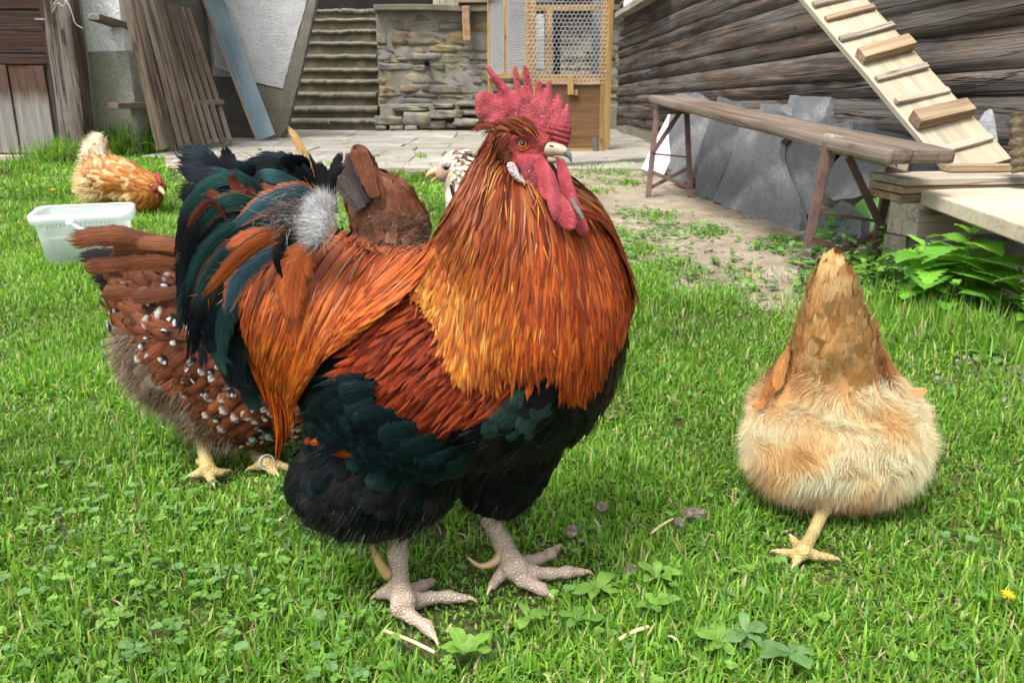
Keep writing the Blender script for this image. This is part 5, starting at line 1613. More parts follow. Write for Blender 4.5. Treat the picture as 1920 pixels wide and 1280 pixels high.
def rflow(P):
    s = rloc(P); f = np.tile([-1.0, 0, -.35], (len(P), 1))
    # breast runs down, then back; thigh down and back
    br = np.clip((s[:, 0] - 900) / 250, 0, 1); f[:, 2] -= br * 1.6; f[:, 0] += br * .45
    wr = in_poly(s[:, 0], s[:, 1], WING_RED); f[wr] = [-.75, 0, -.75]
    th = s[:, 1] > 850; f[th] = [-.6, 0, -.75]
    nk = s[:, 1] < 420; f[nk] = [-.15, 0, -1]
    return f / np.linalg.norm(f, axis=1, keepdims=True)
P0 = surf_pts(bV, bQ, 26000, RG)
P0 = P0[thin_out(P0, .0105, RG)]
s0 = rloc(P0)
P0 = P0[~((s0[:, 0] > 930) & (s0[:, 1] < 345))]; s0 = rloc(P0); n = len(P0)      # the face stays bare
red = in_poly(s0[:, 0], s0[:, 1], WING_RED); bar = in_poly(s0[:, 0], s0[:, 1], WING_BAR)
blk_a = colpick(RG, n, [(.0045, .0048, .0052), (.007, .0075, .008), (.0035, .0052, .0056), (.0095, .0093, .0096)])
teal = colpick(RG, n, [(.005, .017, .017), (.004, .011, .013), (.008, .023, .021)])
# breast black; oily green sheen on some thigh feathers and the wing bar
base = blk_a.copy(); ir = np.full(n, .25)
thg = (s0[:, 1] > 830) & (s0[:, 0] < 860) & (RG.random(n) < .18); base[thg] = teal[thg] * .4; ir[thg] = .7
tb = (s0[:, 0] > 925) & (s0[:, 0] < 1060) & (s0[:, 1] > 700) & (s0[:, 1] < 785) & (RG.random(n) < .7); base[tb] = teal[tb] * 2.6 + .012; ir[tb] = .9
base[bar] = teal[bar]; ir[bar] = 1.0
rc = colpick(RG, n, [(.17, .018, .0035), (.22, .028, .004), (.115, .012, .003), (.27, .042, .006)]); base[red] = rc[red]; ir[red] = 0
topz = (s0[:, 1] < 560) & ~red; oc = colpick(RG, n, [(.10, .022, .007), (.14, .034, .009)]); base[topz] = oc[topz]; ir[topz] = 0
patch = np.zeros(n, bool) & in_poly(s0[:, 0], s0[:, 1], [(592, 795), (640, 775), (690, 838), (600, 835)]); base[patch] = np.array([.42, .10, .015]); ir[patch] = 0
L = np.where(red, .052, np.where(bar, .042, np.where(topz, .036, .050))) * RG.uniform(.75, 1.3, n); Wd = np.where(red, .0062, np.where(bar, .0125, np.where(topz, .005, .0135))) * RG.uniform(.75, 1.2, n)
sets = [bV * 1.0, bQ, np.full((len(bV), 2), .5), np.zeros((len(bV), 3)), np.ones(len(bV))]
sb = rloc(bV); under = np.tile([.011, .011, .012], (len(bV), 1)); under[sb[:, 1] < 520] = [.06, .014, .006]; under[in_poly(sb[:, 0], sb[:, 1], WING_RED)] = [.15, .024, .007]
sets[3] = under
C_, N_ = lay(rs, P0, rflow, L, 7, .001, .0065)
J_ = RG.normal(0, .0016, (n, 1, 3)) * np.linspace(0, 1, 7)[None, :, None]; C_ = C_ + J_
nr = ~red
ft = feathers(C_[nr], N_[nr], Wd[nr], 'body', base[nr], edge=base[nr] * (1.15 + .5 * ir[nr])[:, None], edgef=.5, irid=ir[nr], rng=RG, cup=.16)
Pr = surf_pts(bV, bQ, 26000, RG); sr = rloc(Pr); Pr = Pr[in_poly(sr[:, 0], sr[:, 1], WING_RED)]; Pr = Pr[thin_out(Pr, .0052, RG)]
Cr, Nr = lay(rs, Pr, rflow, RG.uniform(.030, .055, len(Pr)), 8, .002, .008); Cr = Cr + RG.normal(0, .002, (len(Pr), 1, 3)) * np.linspace(0, 1, 8)[None, :, None]
rcol = colpick(RG, len(Pr), [(.13, .013, .003), (.175, .020, .0035), (.085, .009, .0025), (.22, .032, .005)])
fr_ = feathers(Cr, Nr, RG.uniform(.0026, .0044, len(Pr)), 'lance', rcol, edge=rcol * 1.5, edgef=.6, rng=RG, cup=.2)
# downy fringe under the thighs and belly
hp = surf_pts(bV, bQ, 30000, RG); hs = rloc(hp); m = (hs[:, 1] > 835) & (RG.random(len(hp)) < np.clip((hs[:, 1] - 900) / 110, .03, .8)) ; hp = hp[m]; hn = rs.grad(hp)
hc = colpick(RG, len(hp), [(.014, .014, .014), (.03, .03, .03), (.008, .008, .008), (.13, .12, .11)], [.5, .25, .21, .04])
hf = hairs(hp, hn * .55 + rflow(hp) * .9, RG.uniform(.012, .034, len(hp)), RG.uniform(.0004, .0009, len(hp)), hc, RG)
# fine loose strands all over the coat
sp_ = surf_pts(bV, bQ, 15000, RG); ss = rloc(sp_); sp_ = sp_[(ss[:, 1] > 500)]; ss = rloc(sp_); sn = rs.grad(sp_)
inred = in_poly(ss[:, 0], ss[:, 1], WING_RED); inbar = in_poly(ss[:, 0], ss[:, 1], WING_BAR)
keep_ = inred | (RG.random(len(sp_)) < .22); sp_, ss, sn, inred, inbar = sp_[keep_], ss[keep_], sn[keep_], inred[keep_], inbar[keep_]
sc = colpick(RG, len(sp_), [(.007, .0075, .008), (.011, .0115, .012), (.016, .0165, .017)])
sc = np.where(inred[:, None], colpick(RG, len(sp_), [(.24, .032, .005), (.13, .014, .004), (.32, .06, .01), (.20, .05, .025)]), sc)
sc = np.where(inbar[:, None], colpick(RG, len(sp_), [(.008, .03, .03), (.02, .055, .05)]), sc)
st = hairs(sp_ + sn * .006, rflow(sp_) + sn * .12 + RG.normal(0, .10, (len(sp_), 3)), RG.uniform(.014, .034, len(sp_)), RG.uniform(.0005, .0010, len(sp_)), sc, RG, .12, .02)
feather_obj('body', [sets, ft, fr_, hf, st], rooster)

# ---- wing: folded secondaries with the green bar and brown flights
wg = [[(700, 700), (660, 715), (620, 745), (600, 790)], [(740, 760), (690, 765), (645, 790), (610, 830)], [(800, 790), (740, 800), (690, 815), (640, 845)], [(850, 810), (800, 835), (750, 850), (700, 862)], [(880, 830), (850, 855), (800, 868), (750, 872)]]
P, N_, px, py, t0 = guide_lay(rs, wg, 130, RG, .80, 1.1, 9, (0, .55), (.35, .5), (.011, .021, .006))
n = len(P); c = colpick(RG, n, [(.003, .009, .010), (.003, .006, .008), (.006, .016, .016)])
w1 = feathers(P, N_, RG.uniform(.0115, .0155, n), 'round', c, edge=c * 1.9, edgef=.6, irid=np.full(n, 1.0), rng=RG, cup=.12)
fl = [[(720, 700), (640, 745), (590, 795), (566, 836)], [(720, 745), (660, 772), (612, 800), (588, 830)], [(730, 800), (680, 806), (634, 816), (598, 832)], [(740, 824), (690, 828), (645, 833), (606, 840)], [(745, 834), (700, 836), (655, 840), (616, 845)]]
P2, N2, px2, py2, t2 = guide_lay(rs, fl, 60, RG, .80, 1.1, 9, (0, .25), (.7, .8), (.009, .012, .0))
c2 = np.where((py2.mean(1) > 797)[:, None], colpick(RG, 60, [(.24, .045, .007), (.17, .03, .006), (.30, .06, .009)]), colpick(RG, 60, [(.006, .008, .009), (.007, .014, .015)]))
w2 = feathers(P2, N2, np.full(60, .0095), 'plume', c2, irid=np.where(py2.mean(1) > 797, 0, .8), rng=RG)
feather_obj('wing', [w1, w2], rooster)
feather_obj('wing', [feathers(mirror(P, RY), mirror(N_, 0), RG.uniform(.010, .014, n), 'round', c, irid=np.full(n, 1.0), rng=RG)], rooster)

# ---- neck cape
NECK = [
 [(944, 246), (912, 310), (866, 400), (792, 478), (728, 530)],
 [(946, 262), (915, 345), (872, 445), (812, 548), (776, 632)],
 [(950, 290), (925, 385), (895, 490), (858, 600), (838, 690)],
 [(962, 312), (950, 410), (935, 520), (915, 630), (900, 735)],
 [(978, 330), (985, 420), (985, 530), (975, 640), (968, 745)],
 [(992, 345), (1030, 440), (1045, 545), (1048, 650), (1040, 745)],
 [(1010, 355), (1070, 430), (1100, 530), (1112, 630), (1102, 735)],
 [(1030, 358), (1098, 415), (1143, 495), (1158, 570), (1144, 655)],
 [(1050, 352), (1118, 392), (1162, 452), (1180, 505), (1182, 555)]]
def neck_cols(px, py, rng, n):
    mx, my = px.mean(1), py.mean(1)
    top = colpick(rng, n, [(.11, .019, .005), (.155, .030, .007), (.07, .012, .004), (.25, .070, .022)])
    gold = colpick(rng, n, [(.52, .18, .012), (.46, .135, .009), (.62, .28, .04), (.38, .085, .007)])
    redo = colpick(rng, n, [(.30, .045, .004), (.24, .032, .004), (.38, .075, .006), (.17, .024, .005)])
    f = np.clip((my - 370) / 100, 0, 1)[:, None]
    g = (np.exp(-((mx - 845) / 105) ** 2) * np.clip(1.5 - np.abs(my - 545) / 115, 0, 1)).clip(0, 1)[:, None] * 1.0
    g = np.where(rng.random((n, 1)) < g * .9, .95, g * .30)
    low = redo * (1 - g) + gold * g
    return top * (1 - f) + low * f, g[:, 0] * f[:, 0]
parts = []
for side_, cnt in ((0, 2900), (1, 1300)):
    P, N_, px, py, t0 = guide_lay(rs, NECK, cnt, RG, .78, 1.06, 10, (0, .78), (.30, .56), (.003, .008, .012), .6, .85, .22)
    cols, gg = neck_cols(px, py, RG, cnt)
    if side_: P, N_ = mirror(P, RY), mirror(N_, 0)
    W = RG.uniform(.0022, .0042, cnt) * (1 + .45 * t0)
    stripe = (RG.random(cnt) < .30 * gg + .05)[:, None]
    mid = np.where(stripe, np.array([[.035, .028, .022]]), cols * .8)
    parts.append(feathers(P, N_, W, 'lance', cols, edge=cols * np.array([1.3, 1.5, 1.7]), edgef=.7, mid=mid, midf=.75, rng=RG, cup=.35, dark_root=.6))
# front of the neck and breast between the two sides
fr = [[(1060, 400), (1120, 430), (1170, 480), (1184, 520), (1186, 560)], [(1064, 395), (1125, 425), (1175, 478), (1188, 520), (1190, 556)]]
P, N_, px, py, t0 = guide_lay(rs, fr, 160, RG, .9, 1.06, 10, (0, .75), (.25, .35), (.003, .007, .01), .6)
cols = colpick(RG, 160, [(.15, .022, .006), (.20, .03, .006), (.11, .018, .007)]); P[..., 1] += RG.normal(0, .03, 160)[:, None]
parts.append(feathers(P, N_, RG.uniform(.004, .006, 160), 'lance', cols, rng=RG))
# loose crown tuft sweeping back over the comb's foot
n = 64; a = RG.uniform(0, 1, n)
rx = 1010 - 75 * a + RG.normal(0, 4, n); ry_ = 250 - 8 * a + RG.normal(0, 5, n)
tx = rx - RG.uniform(25, 62, n) ; ty = ry_ - RG.uniform(6, 36, n) * (1 - .7 * a) + 16 * a
K = 7; v = np.linspace(0, 1, K)[None]
qx = rx[:, None] + (tx - rx)[:, None] * v; qy = ry_[:, None] + (ty - ry_)[:, None] * v ** 1.2 - 10 * np.sin(v * PI) 
dep = RY - .070 - RG.uniform(0, .012, n)[:, None] + .004 * v
x_ = (qx - 960) / FPX; y_ = (640 - qy) / FPX; D = np.stack([x_, _cp + y_ * _sp, -_sp + y_ * _cp], -1); D /= D[..., 1:2]
P = np.array([0, 0, CAM_H]) + D * dep[..., None]; N_ = np.broadcast_to(np.array([.1, -1, .25]) / 1.04, P.shape).copy()
cols = colpick(RG, n, [(.14, .030, .009), (.19, .048, .015), (.09, .02, .007), (.32, .17, .11)], [.4, .3, .2, .1])
parts.append(feathers(P, N_, RG.uniform(.0010, .0024, n), 'lance', cols, rng=RG))
Pm = mirror(P, RY); parts.append(feathers(Pm, mirror(N_, 0), RG.uniform(.0016, .0032, n), 'lance', cols, rng=RG))
# short feathers covering cheek, nape and throat behind the face
NAPE = [[(952, 232), (930, 255), (912, 300), (890, 350)], [(968, 243), (945, 275), (930, 320), (915, 380)], [(958, 285), (950, 320), (945, 365), (940, 420)], [(950, 318), (962, 345), (968, 390), (972, 440)], [(985, 352), (1000, 375), (1008, 410), (1015, 450)]]
P, N_, px, py, t0 = guide_lay(rs, NAPE, 420, RG, .85, 1.04, 8, (0, .7), (.22, .4), (.002, .005, .004), .6)
cols = colpick(RG, 420, [(.11, .020, .006), (.15, .033, .009), (.075, .014, .005), (.21, .06, .025)])
W = RG.uniform(.002, .0036, 420)
parts.append(feathers(P, N_, W, 'lance', cols, edge=cols * 1.4, rng=RG)); parts.append(feathers(mirror(P, RY), mirror(N_, 0), W, 'lance', cols, rng=RG))
def strands(guides, cnt, cols, prob, lift):
    P, N_, px, py, t0 = guide_lay(rs, guides, cnt, RG, .78, 1.06, 7, (0, .85), (.10, .26), lift, .6, .9, .3)
    P = P + RG.normal(0, .0012, (cnt, 1, 3)) * np.linspace(.3, 1, 7)[None, :, None]
    c = colpick(RG, cnt, cols, prob)
    return feathers(P, N_, RG.uniform(.0006, .0012, cnt), 'lance', c, rng=RG, cup=.1)
parts.append(strands(NECK, 520, [(.30, .12, .05), (.24, .06, .016), (.40, .22, .13), (.05, .012, .005), (.45, .16, .02)], [.22, .28, .10, .20, .20], (.004, .009, .0125)))  # pale strands put the cape's sheen into colour, among plain darker ones
feather_obj('neck_feathers', parts, rooster)

# ---- saddle hackles
SAD = [
 [(560, 455), (505, 505), (468, 570), (455, 650), (478, 738)],
 [(590, 452), (530, 515), (500, 605), (492, 720), (505, 810)],
 [(615, 450), (560, 520), (525, 620), (510, 740), (514, 868)],
 [(650, 452), (590, 530), (555, 625), (535, 740), (530, 855)],
 [(700, 456), (630, 530), (588, 625), (562, 735), (548, 835)],
 [(755, 462), (680, 535), (625, 620), (588, 690), (562, 755)],
 [(800, 470), (735, 540), (675, 595), (632, 640), (596, 690)],
 [(830, 490), (775, 555), (720, 600), (675, 630), (640, 655)]]
parts = []
for side_, cnt in ((0, 1600), (1, 750)):
    P, N_, px, py, t0 = guide_lay(rs, SAD, cnt, RG, .78, 1.06, 11, (0, .64), (.32, .60), (.004, .010, .013), .35, .9, .15)
    mx, my = px.mean(1), py.mean(1); f = np.clip((my - 480) / 90, 0, 1)[:, None]
    top = colpick(RG, cnt, [(.17, .036, .013), (.12, .022, .008), (.26, .085, .045)]); low = colpick(RG, cnt, [(.52, .105, .005), (.44, .072, .004), (.33, .045, .004), (.58, .15, .009), (.18, .025, .005)])  # pinkish tone in top is sheen along the back put into the colour
    cols = top * (1 - f) + low * f
    if side_: P, N_ = mirror(P, RY), mirror(N_, 0)
    parts.append(feathers(P, N_, RG.uniform(.0030, .0056, cnt), 'lance', cols, edge=cols * np.array([1.15, 1.3, 1.3]), edgef=.6, mid=cols * .72, rng=RG, cup=.3, dark_root=.55))
parts.append(strands(SAD, 300, [(.34, .14, .07), (.45, .10, .012), (.42, .24, .16), (.10, .02, .008)], [.28, .35, .12, .25], (.005, .011, .0135)))
feather_obj('saddle_feathers', parts, rooster)

# ---- tail: sickles and coverts, drawn one by one, each a curved vane
DK, GR, TE, BL = (.005, .0055, .0065), (.008, .030, .025), (.014, .043, .042), (.010, .024, .036)
OR, BR = (.34, .072, .010), (.10, .024, .011)
TAIL = [ # points, half width, depth offsets (root, tip), colour, edge, gloss
 ([(500, 420), (440, 350), (375, 300), (322, 282)], 27, (.00, .02), DK, None, .5),
 ([(490, 430), (430, 370), (370, 325), (325, 305)], 24, (-.01, .01), (.012, .014, .017), None, .6),
 ([(480, 400), (450, 340), (428, 300), (421, 268)], 15, (.02, .03), (.016, .017, .022), None, .4),
 ([(480, 420), (420, 385), (370, 368), (326, 352)], 26, (-.01, -.01), (.009, .010, .012), None, .4),
 ([(470, 430), (410, 410), (365, 405), (332, 440)], 24, (-.015, -.01), (.012, .014, .018), None, .5),
 ([(520, 410), (450, 350), (390, 325), (335, 345)], 17, (-.03, -.035), GR, (.02, .045, .065), 1),
 ([(530, 420), (470, 345), (400, 340), (348, 400), (336, 470)], 15, (-.035, -.05), GR, BL, 1),
 ([(600, 405), (560, 335), (510, 303), (448, 312)], 21, (.00, .01), GR, DK, 1),
 ([(605, 400), (572, 330), (530, 300), (492, 296)], 16, (.02, .03), BL, DK, 1),
 ([(600, 400), (550, 345), (500, 325), (455, 345)], 17, (-.015, -.02), TE, GR, 1),
 ([(590, 395), (568, 330), (572, 305), (560, 290)], 10, (.02, .03), TE, None, .9),
 ([(540, 430), (470, 380), (410, 385), (360, 440), (338, 540)], 19, (-.045, -.065), GR, (.10, .03, .016), 1),
 ([(540, 440), (470, 405), (400, 420), (352, 490), (334, 590)], 18, (-.04, -.06), (.008, .025, .025), BR, 1),
 ([(550, 445), (480, 420), (410, 450), (365, 530), (340, 640)], 20, (-.05, -.075), GR, BL, 1),
 ([(545, 460), (470, 450), (405, 500), (372, 590), (352, 705)], 20, (-.055, -.085), TE, BR, 1),
 ([(540, 470), (470, 470), (415, 540), (395, 620), (398, 670)], 20, (-.05, -.07), (.010, .032, .034), None, 1),
 ([(545, 480), (480, 500), (430, 570), (410, 650), (418, 700)], 21, (-.055, -.07), (.016, .045, .05), GR, 1),
 ([(550, 500), (495, 540), (455, 610), (440, 690), (452, 740)], 22, (-.05, -.06), DK, (.014, .04, .04), .8),
 ([(545, 500), (510, 560), (470, 650), (470, 740), (495, 775)], 24, (-.03, -.03), (.008, .014, .015), None, .6),
 ([(610, 375), (560, 360), (500, 378), (432, 430)], 20, (-.07, -.10), (.016, .040, .050), OR, 1),
 ([(590, 420), (520, 438), (450, 480), (370, 568)], 16, (-.08, -.11), OR, (.03, .04, .035), .3),
 ([(575, 455), (500, 478), (445, 530), (422, 594)], 20, (-.085, -.11), (.015, .036, .046), OR, .9),
 ([(570, 440), (505, 435), (455, 445), (420, 470)], 14, (-.07, -.09), (.30, .06, .01), GR, .3),
 ([(600, 450), (565, 480), (545, 540), (548, 612)], 30, (-.095, -.115), (.25, .052, .009), (.09, .026, .008), .1),
 ([(588, 430), (555, 445), (530, 480), (540, 530)], 22, (-.09, -.105), (.012, .028, .030), BR, .9),
 ([(480, 410), (462, 370), (440, 345), (430, 325)], 10, (-.04, -.05), (.12, .03, .014), None, 0),
 ([(500, 420), (478, 385), (470, 360), (462, 350)], 9, (-.045, -.05), (.115, .028, .014), None, 0),
 ([(560, 405), (530, 365), (490, 352), (480, 345)], 10, (-.03, -.035), (.12, .034, .017), None, 0),
 ([(470, 400), (430, 380), (400, 365), (385, 358)], 9, (-.045, -.055), (.11, .03, .015), None, 0),
 ([(440, 440), (400, 380), (370, 400), (350, 430)], 8, (-.055, -.065), (.10, .026, .015), None, .2),
]
r = np.random.default_rng(55)
ext = []
for base_i in range(110):      # fill: more plumes between neighbours, deeper in the fan
    a = TAIL[r.integers(5, 19)]; b = TAIL[r.integers(5, 19)]
    if len(a[0]) != len(b[0]): continue
    f = r.uniform(.2, .8); pts = [(p[0] * (1 - f) + q[0] * f + r.normal(0, 8), p[1] * (1 - f) + q[1] * f + r.normal(0, 8)) for p, q in zip(a[0], b[0])]
    ext.append((pts, r.uniform(9, 17), (r.uniform(-.03, .045), r.uniform(-.04, .06)), [(.004, .0055, .006), (.005, .014, .014), (.005, .009, .012), (.007, .02, .018)][r.integers(4)], None, r.uniform(.5, 1)))
parts = []
def plume(pts, hw, dep, col, edge, gl, K=22, extra=0.0):
    q = spline(pts, K); v = np.linspace(0, 1, K)
    P = np.array([at(x, y, RY + dep[0] + (dep[1] - dep[0]) * t)[:] for (x, y), t in zip(q, v)])
    Tn = np.gradient(P, axis=0); Tn /= np.linalg.norm(Tn, axis=1)[:, None]
    view = np.array([.05, -1, .30]); view /= np.linalg.norm(view)
    tw = r.normal(0, .25)
    Nn = view[None] - Tn * (Tn @ view)[:, None]; Nn /= np.linalg.norm(Nn, axis=1)[:, None]
    Bn = np.cross(Tn, Nn); Nn = Nn * math.cos(tw) + Bn * math.sin(tw)
    m = pxm(450, 450, RY)
    c = np.array([col]) * r.uniform(.85, 1.15)
    tipc = None if edge is not None and edge[0] > .2 else np.array([[(.006, .008, .011), (.008, .014, .020), (.005, .0055, .006), (.012, .034, .028)][r.integers(4)]])
    return feathers(P[None], Nn[None], np.array([hw * m]), 'plume', c, tip=None if col[0] > .08 else tipc, tipf=r.uniform(.25, .55), mid=c * .45, midf=.5, edge=None if edge is None else np.array([edge]), edgef=.75, irid=np.array([gl]), cup=.14, rng=r, dark_root=.5)
for t in ext + TAIL:
    f_ = plume(*t); f_[2][:, 1] += len(parts) * 7; parts.append(f_)
# torn barbs along the vanes
hP, hD, hL, hC = [], [], [], []
for t in TAIL:
    q = spline(t[0], 60); i = r.integers(8, 59, 34)
    for j in i:
        p = np.array(at(q[j][0], q[j][1], RY + t[2][0] + (t[2][1] - t[2][0]) * j / 59)[:]); d = np.array([q[j][0] - q[j - 1][0], 0, -(q[j][1] - q[j - 1][1])]); d = d / (np.linalg.norm(d) + 1e-9)
        sd = np.array([d[2], 0, -d[0]]) * r.choice([-1, 1]); hP.append(p + sd * t[1] * .0006 * .6); hD.append(d + sd * .8); hL.append(t[1] * .0006 * r.uniform(.6, 1.2)); hC.append(np.array(t[4] if (t[4] is not None and r.random() < .6) else t[3]) * r.uniform(.8, 1.4))
parts.append(hairs(np.array(hP), np.array(hD), np.array(hL), np.full(len(hP), .0006), np.array(hC), r, .1, .05))
# white down at the root of the tail
n = 7000; a = r.uniform(0, 2 * PI, n); rr = r.random(n) ** .8 * 38
ox, oy = 600 + rr * np.cos(a) * .62 - (rr * np.sin(a)) * .25, 416 + rr * np.sin(a) * 1.15
P = np.array([at(x, y, RY - .085 - r.uniform(0, .02))[:] for x, y in zip(ox, oy)])
D = np.stack([(ox - 604) / 70 - .45 + r.normal(0, .40, n), -r.uniform(-.1, .12, n), (430 - oy) / 110 + .25 + r.normal(0, .45, n)], 1)
wc = colpick(r, n, [(.98, .97, .97), (.90, .88, .89), (.50, .48, .49)], [.65, .23, .12]); wc = wc * np.clip(1.15 - rr / 60, .4, 1)[:, None]
feather_obj('tail_down', [hairs(P, D, r.uniform(.007, .022, n), r.uniform(.0003, .0006, n), np.minimum(wc * 1.1, .98), r, .9, .1)], rooster, M_DOWN)
n = 500; ox, oy = 545 + r.normal(0, 22, n), 400 + r.normal(0, 20, n)
P = np.array([at(x, y, RY - .08 - r.uniform(0, .02))[:] for x, y in zip(ox, oy)]); D = np.stack([r.normal(-.5, .5, n), -r.uniform(.2, .8, n), r.normal(.0, .6, n)], 1)
parts.append(hairs(P, D, r.uniform(.012, .03, n), r.uniform(.0004, .0008, n), colpick(r, n, [(.10, .095, .095), (.05, .045, .045), (.2, .19, .19)]), r, .5, .15))
feather_obj('tail', parts, rooster)

# ---- head, turned a little out from the neck
HY_ = RY - .040
C4 = lambda pts: [(820 + x / 3.369, 100 + y / 3.369) for x, y in pts]
hd = SDF(.010)
hd.E(990, 276, HY_, 44, .029, 36); hd.E(984, 300, HY_ - .006, 40, .030, 42); hd.E(1008, 268, HY_, 28, .020, 26); hd.E(1002, 320, HY_ - .006, 26, .024, 36)
V, Q = sdf_mesh(hd, .0018)
# folds of bare skin
V = V + hd.grad(V) * ((vnoise(V[:, 0] * 160, V[:, 2] * 260, 1, 61) - .5) * .0030)[:, None]
np_obj('face', V, Q, np.zeros((0, 3)), M_FACE, rooster)
comb = C4([(822, 592), (842, 540), (850, 470), (838, 400), (832, 325), (824, 318), (812, 325), (804, 352), (799, 352), (792, 290), (784, 262), (768, 254), (750, 262), (738, 296), (733, 250), (722, 185), (712, 170), (698, 167), (686, 178), (681, 215), (672, 224), (664, 195), (650, 168), (634, 168), (623, 185), (621, 245), (607, 258), (597, 200), (580, 125), (564, 78), (553, 70), (541, 76), (538, 110), (541, 190), (545, 232), (531, 222), (516, 150), (503, 85), (494, 76), (484, 76), (474, 95), (478, 170), (490, 236), (462, 226), (410, 170), (362, 122), (335, 85), (324, 78), (308, 82), (301, 95), (318, 128), (352, 180), (378, 236), (376, 258), (342, 254), (292, 236), (262, 242), (240, 266), (230, 306), (235, 362), (248, 415), (288, 448), (350, 458), (412, 460), (470, 452), (540, 500), (600, 560), (660, 600), (740, 612)])
def cw(V):
    u = (V[:, 0] - V[:, 0].min()) / np.ptp(V[:, 0]); V = V.copy()
    V[:, 1] += .004 * np.sin(u * 7) + .010 * (1 - u) ** 2 + (vnoise(V[:, 0] * 55, V[:, 2] * 55, 1, 3) - .5) * .007 + (vnoise(V[:, 0] * 170, V[:, 2] * 120, 1, 4) - .5) * .0028
    # crumpled folds over the beak
    f = np.clip((u - .62) / .2, 0, 1) * np.clip((at(1000, 245, HY_).z - V[:, 2] + .012) / .03, 0, 1)
    V[:, 1] += f * (.0022 * np.sin(V[:, 2] * 1100 + 40 * u + 5 * vnoise(V[:, 0] * 60, V[:, 2] * 60, 1, 12)) - .003) * np.sign(HY_ + .001 - V[:, 1] + 1e-6) * 1.0
    return V
V, Q = blade_mesh(comb, HY_ - .002, .013, .0012, .012, cw, .25, 5)
np_obj('comb', V, Q, np.zeros((0, 3)), M_COMB, rooster)
wat_n = C4([(630, 640), (668, 648), (700, 690), (742, 755), (760, 812), (778, 868), (830, 925), (862, 985), (868, 1030), (856, 1070), (812, 1086), (765, 1064), (722, 1022), (694, 960), (684, 910), (650, 890), (634, 850), (628, 780), (606, 720), (600, 670)])
def ww(V):
    V = V.copy(); t = (V[:, 2].max() - V[:, 2]) / np.ptp(V[:, 2]); V[:, 1] += -.010 * np.sin(t * PI * .8) - .030 * t + (vnoise(V[:, 0] * 70, V[:, 2] * 50, 1, 9) - .5) * .006 + .004 * np.sin((V[:, 0] - V[:, 0].min()) * 260); return V
V, Q = blade_mesh(wat_n, HY_ - .040, .010, .0012, .010, ww, .3, 6); np_obj('wattle', V, Q, np.zeros((0, 3)), M_COMB, rooster)
wat_f = C4([(745, 650), (800, 672), (824, 720), (842, 780), (862, 840), (884, 905), (908, 965), (932, 1040), (943, 1085), (930, 1122), (905, 1132), (872, 1108), (840, 1060), (800, 960), (770, 860), (755, 760)])
V, Q = blade_mesh(wat_f, HY_ - .022, .009, .0012, .010, ww, .3, 7); np_obj('wattle', V, Q, np.zeros((0, 3)), M_COMB, rooster)
mud = C4([(826, 905), (845, 893), (862, 905), (880, 950), (905, 980), (914, 1008), (898, 1020), (872, 985), (850, 955)])
V, Q = blade_mesh(mud, HY_ - .046, .004, .0009, .003, ww, .5, 8); np_obj('mud_crust', V, Q, np.zeros((0, 3)), M_MUD, rooster)
lobe = C4([(436, 712), (442, 692), (462, 684), (488, 692), (506, 724), (522, 765), (546, 800), (574, 820), (548, 828), (512, 816), (478, 786), (452, 756)])
V, Q = blade_mesh(lobe, HY_ - .043, .009, .0011, .006, None, .4, 4); np_obj('earlobe', V, Q, np.zeros((0, 3)), M_LOBE, rooster)
np_obj('earlobe', mirror(V, HY_), Q[:, ::-1], np.zeros((0, 3)), M_LOBE, rooster)
lobe2 = C4([(500, 640), (560, 640), (640, 640), (668, 690), (668, 780), (650, 850), (632, 866), (600, 852), (548, 846), (514, 830), (548, 800), (520, 740), (496, 690)])
V, Q = blade_mesh(lobe2, HY_ - .036, .014, .0012, .010, None, .5, 4); np_obj('jowl', V, Q, np.zeros((0, 3)), M_COMB, rooster)
# ear tuft
ec = hd.hit(np.array([950.0]), np.array([289.0]), .85, 1.02)[0]
n = 260; a = r.uniform(0, 2 * PI, n); rr = np.sqrt(r.random(n)); tx = 950 + 13 * rr * np.cos(a); ty = 289 + 10 * rr * np.sin(a)
P = hd.hit(tx, ty, .85, 1.02); D = np.stack([np.full(n, -.5) + r.normal(0, .3, n), np.full(n, -.6), np.full(n, -.3) + r.normal(0, .4, n)], 1)
tuft = hairs(P, D, r.uniform(.006, .011, n), r.uniform(.0006, .0011, n), colpick(r, n, [(.26, .10, .045), (.18, .06, .03), (.34, .15, .08)]), r, .4, .3)
bm_ = hairs(*[x for x in (hd.hit(r.uniform(975, 1015, 260), r.uniform(280, 330, 260), .85, 1.02), np.tile([-.3, -.35, -.8], (260, 1)) + r.normal(0, .2, (260, 3)), r.uniform(.003, .007, 260), np.full(260, .0003), colpick(r, 260, [(.42, .13, .06), (.30, .08, .04)]), r)])
feather_obj('ear_tuft', [tuft, bm_], rooster, M_DOWN)
ep = hd.hit(np.array([980.0]), np.array([271.0]), .85, 1.02)
en = hd.grad(ep)[0]; eye_at(rooster, ep[0] + en * .0012, en * .8 + np.array([.15, -.3, .05]), .0055)
e2 = mirror(ep[0], HY_); eye_at(rooster, e2 + en * np.array([1, -1, 1]) * .0012, en * np.array([1, -1, 1]), .0052)
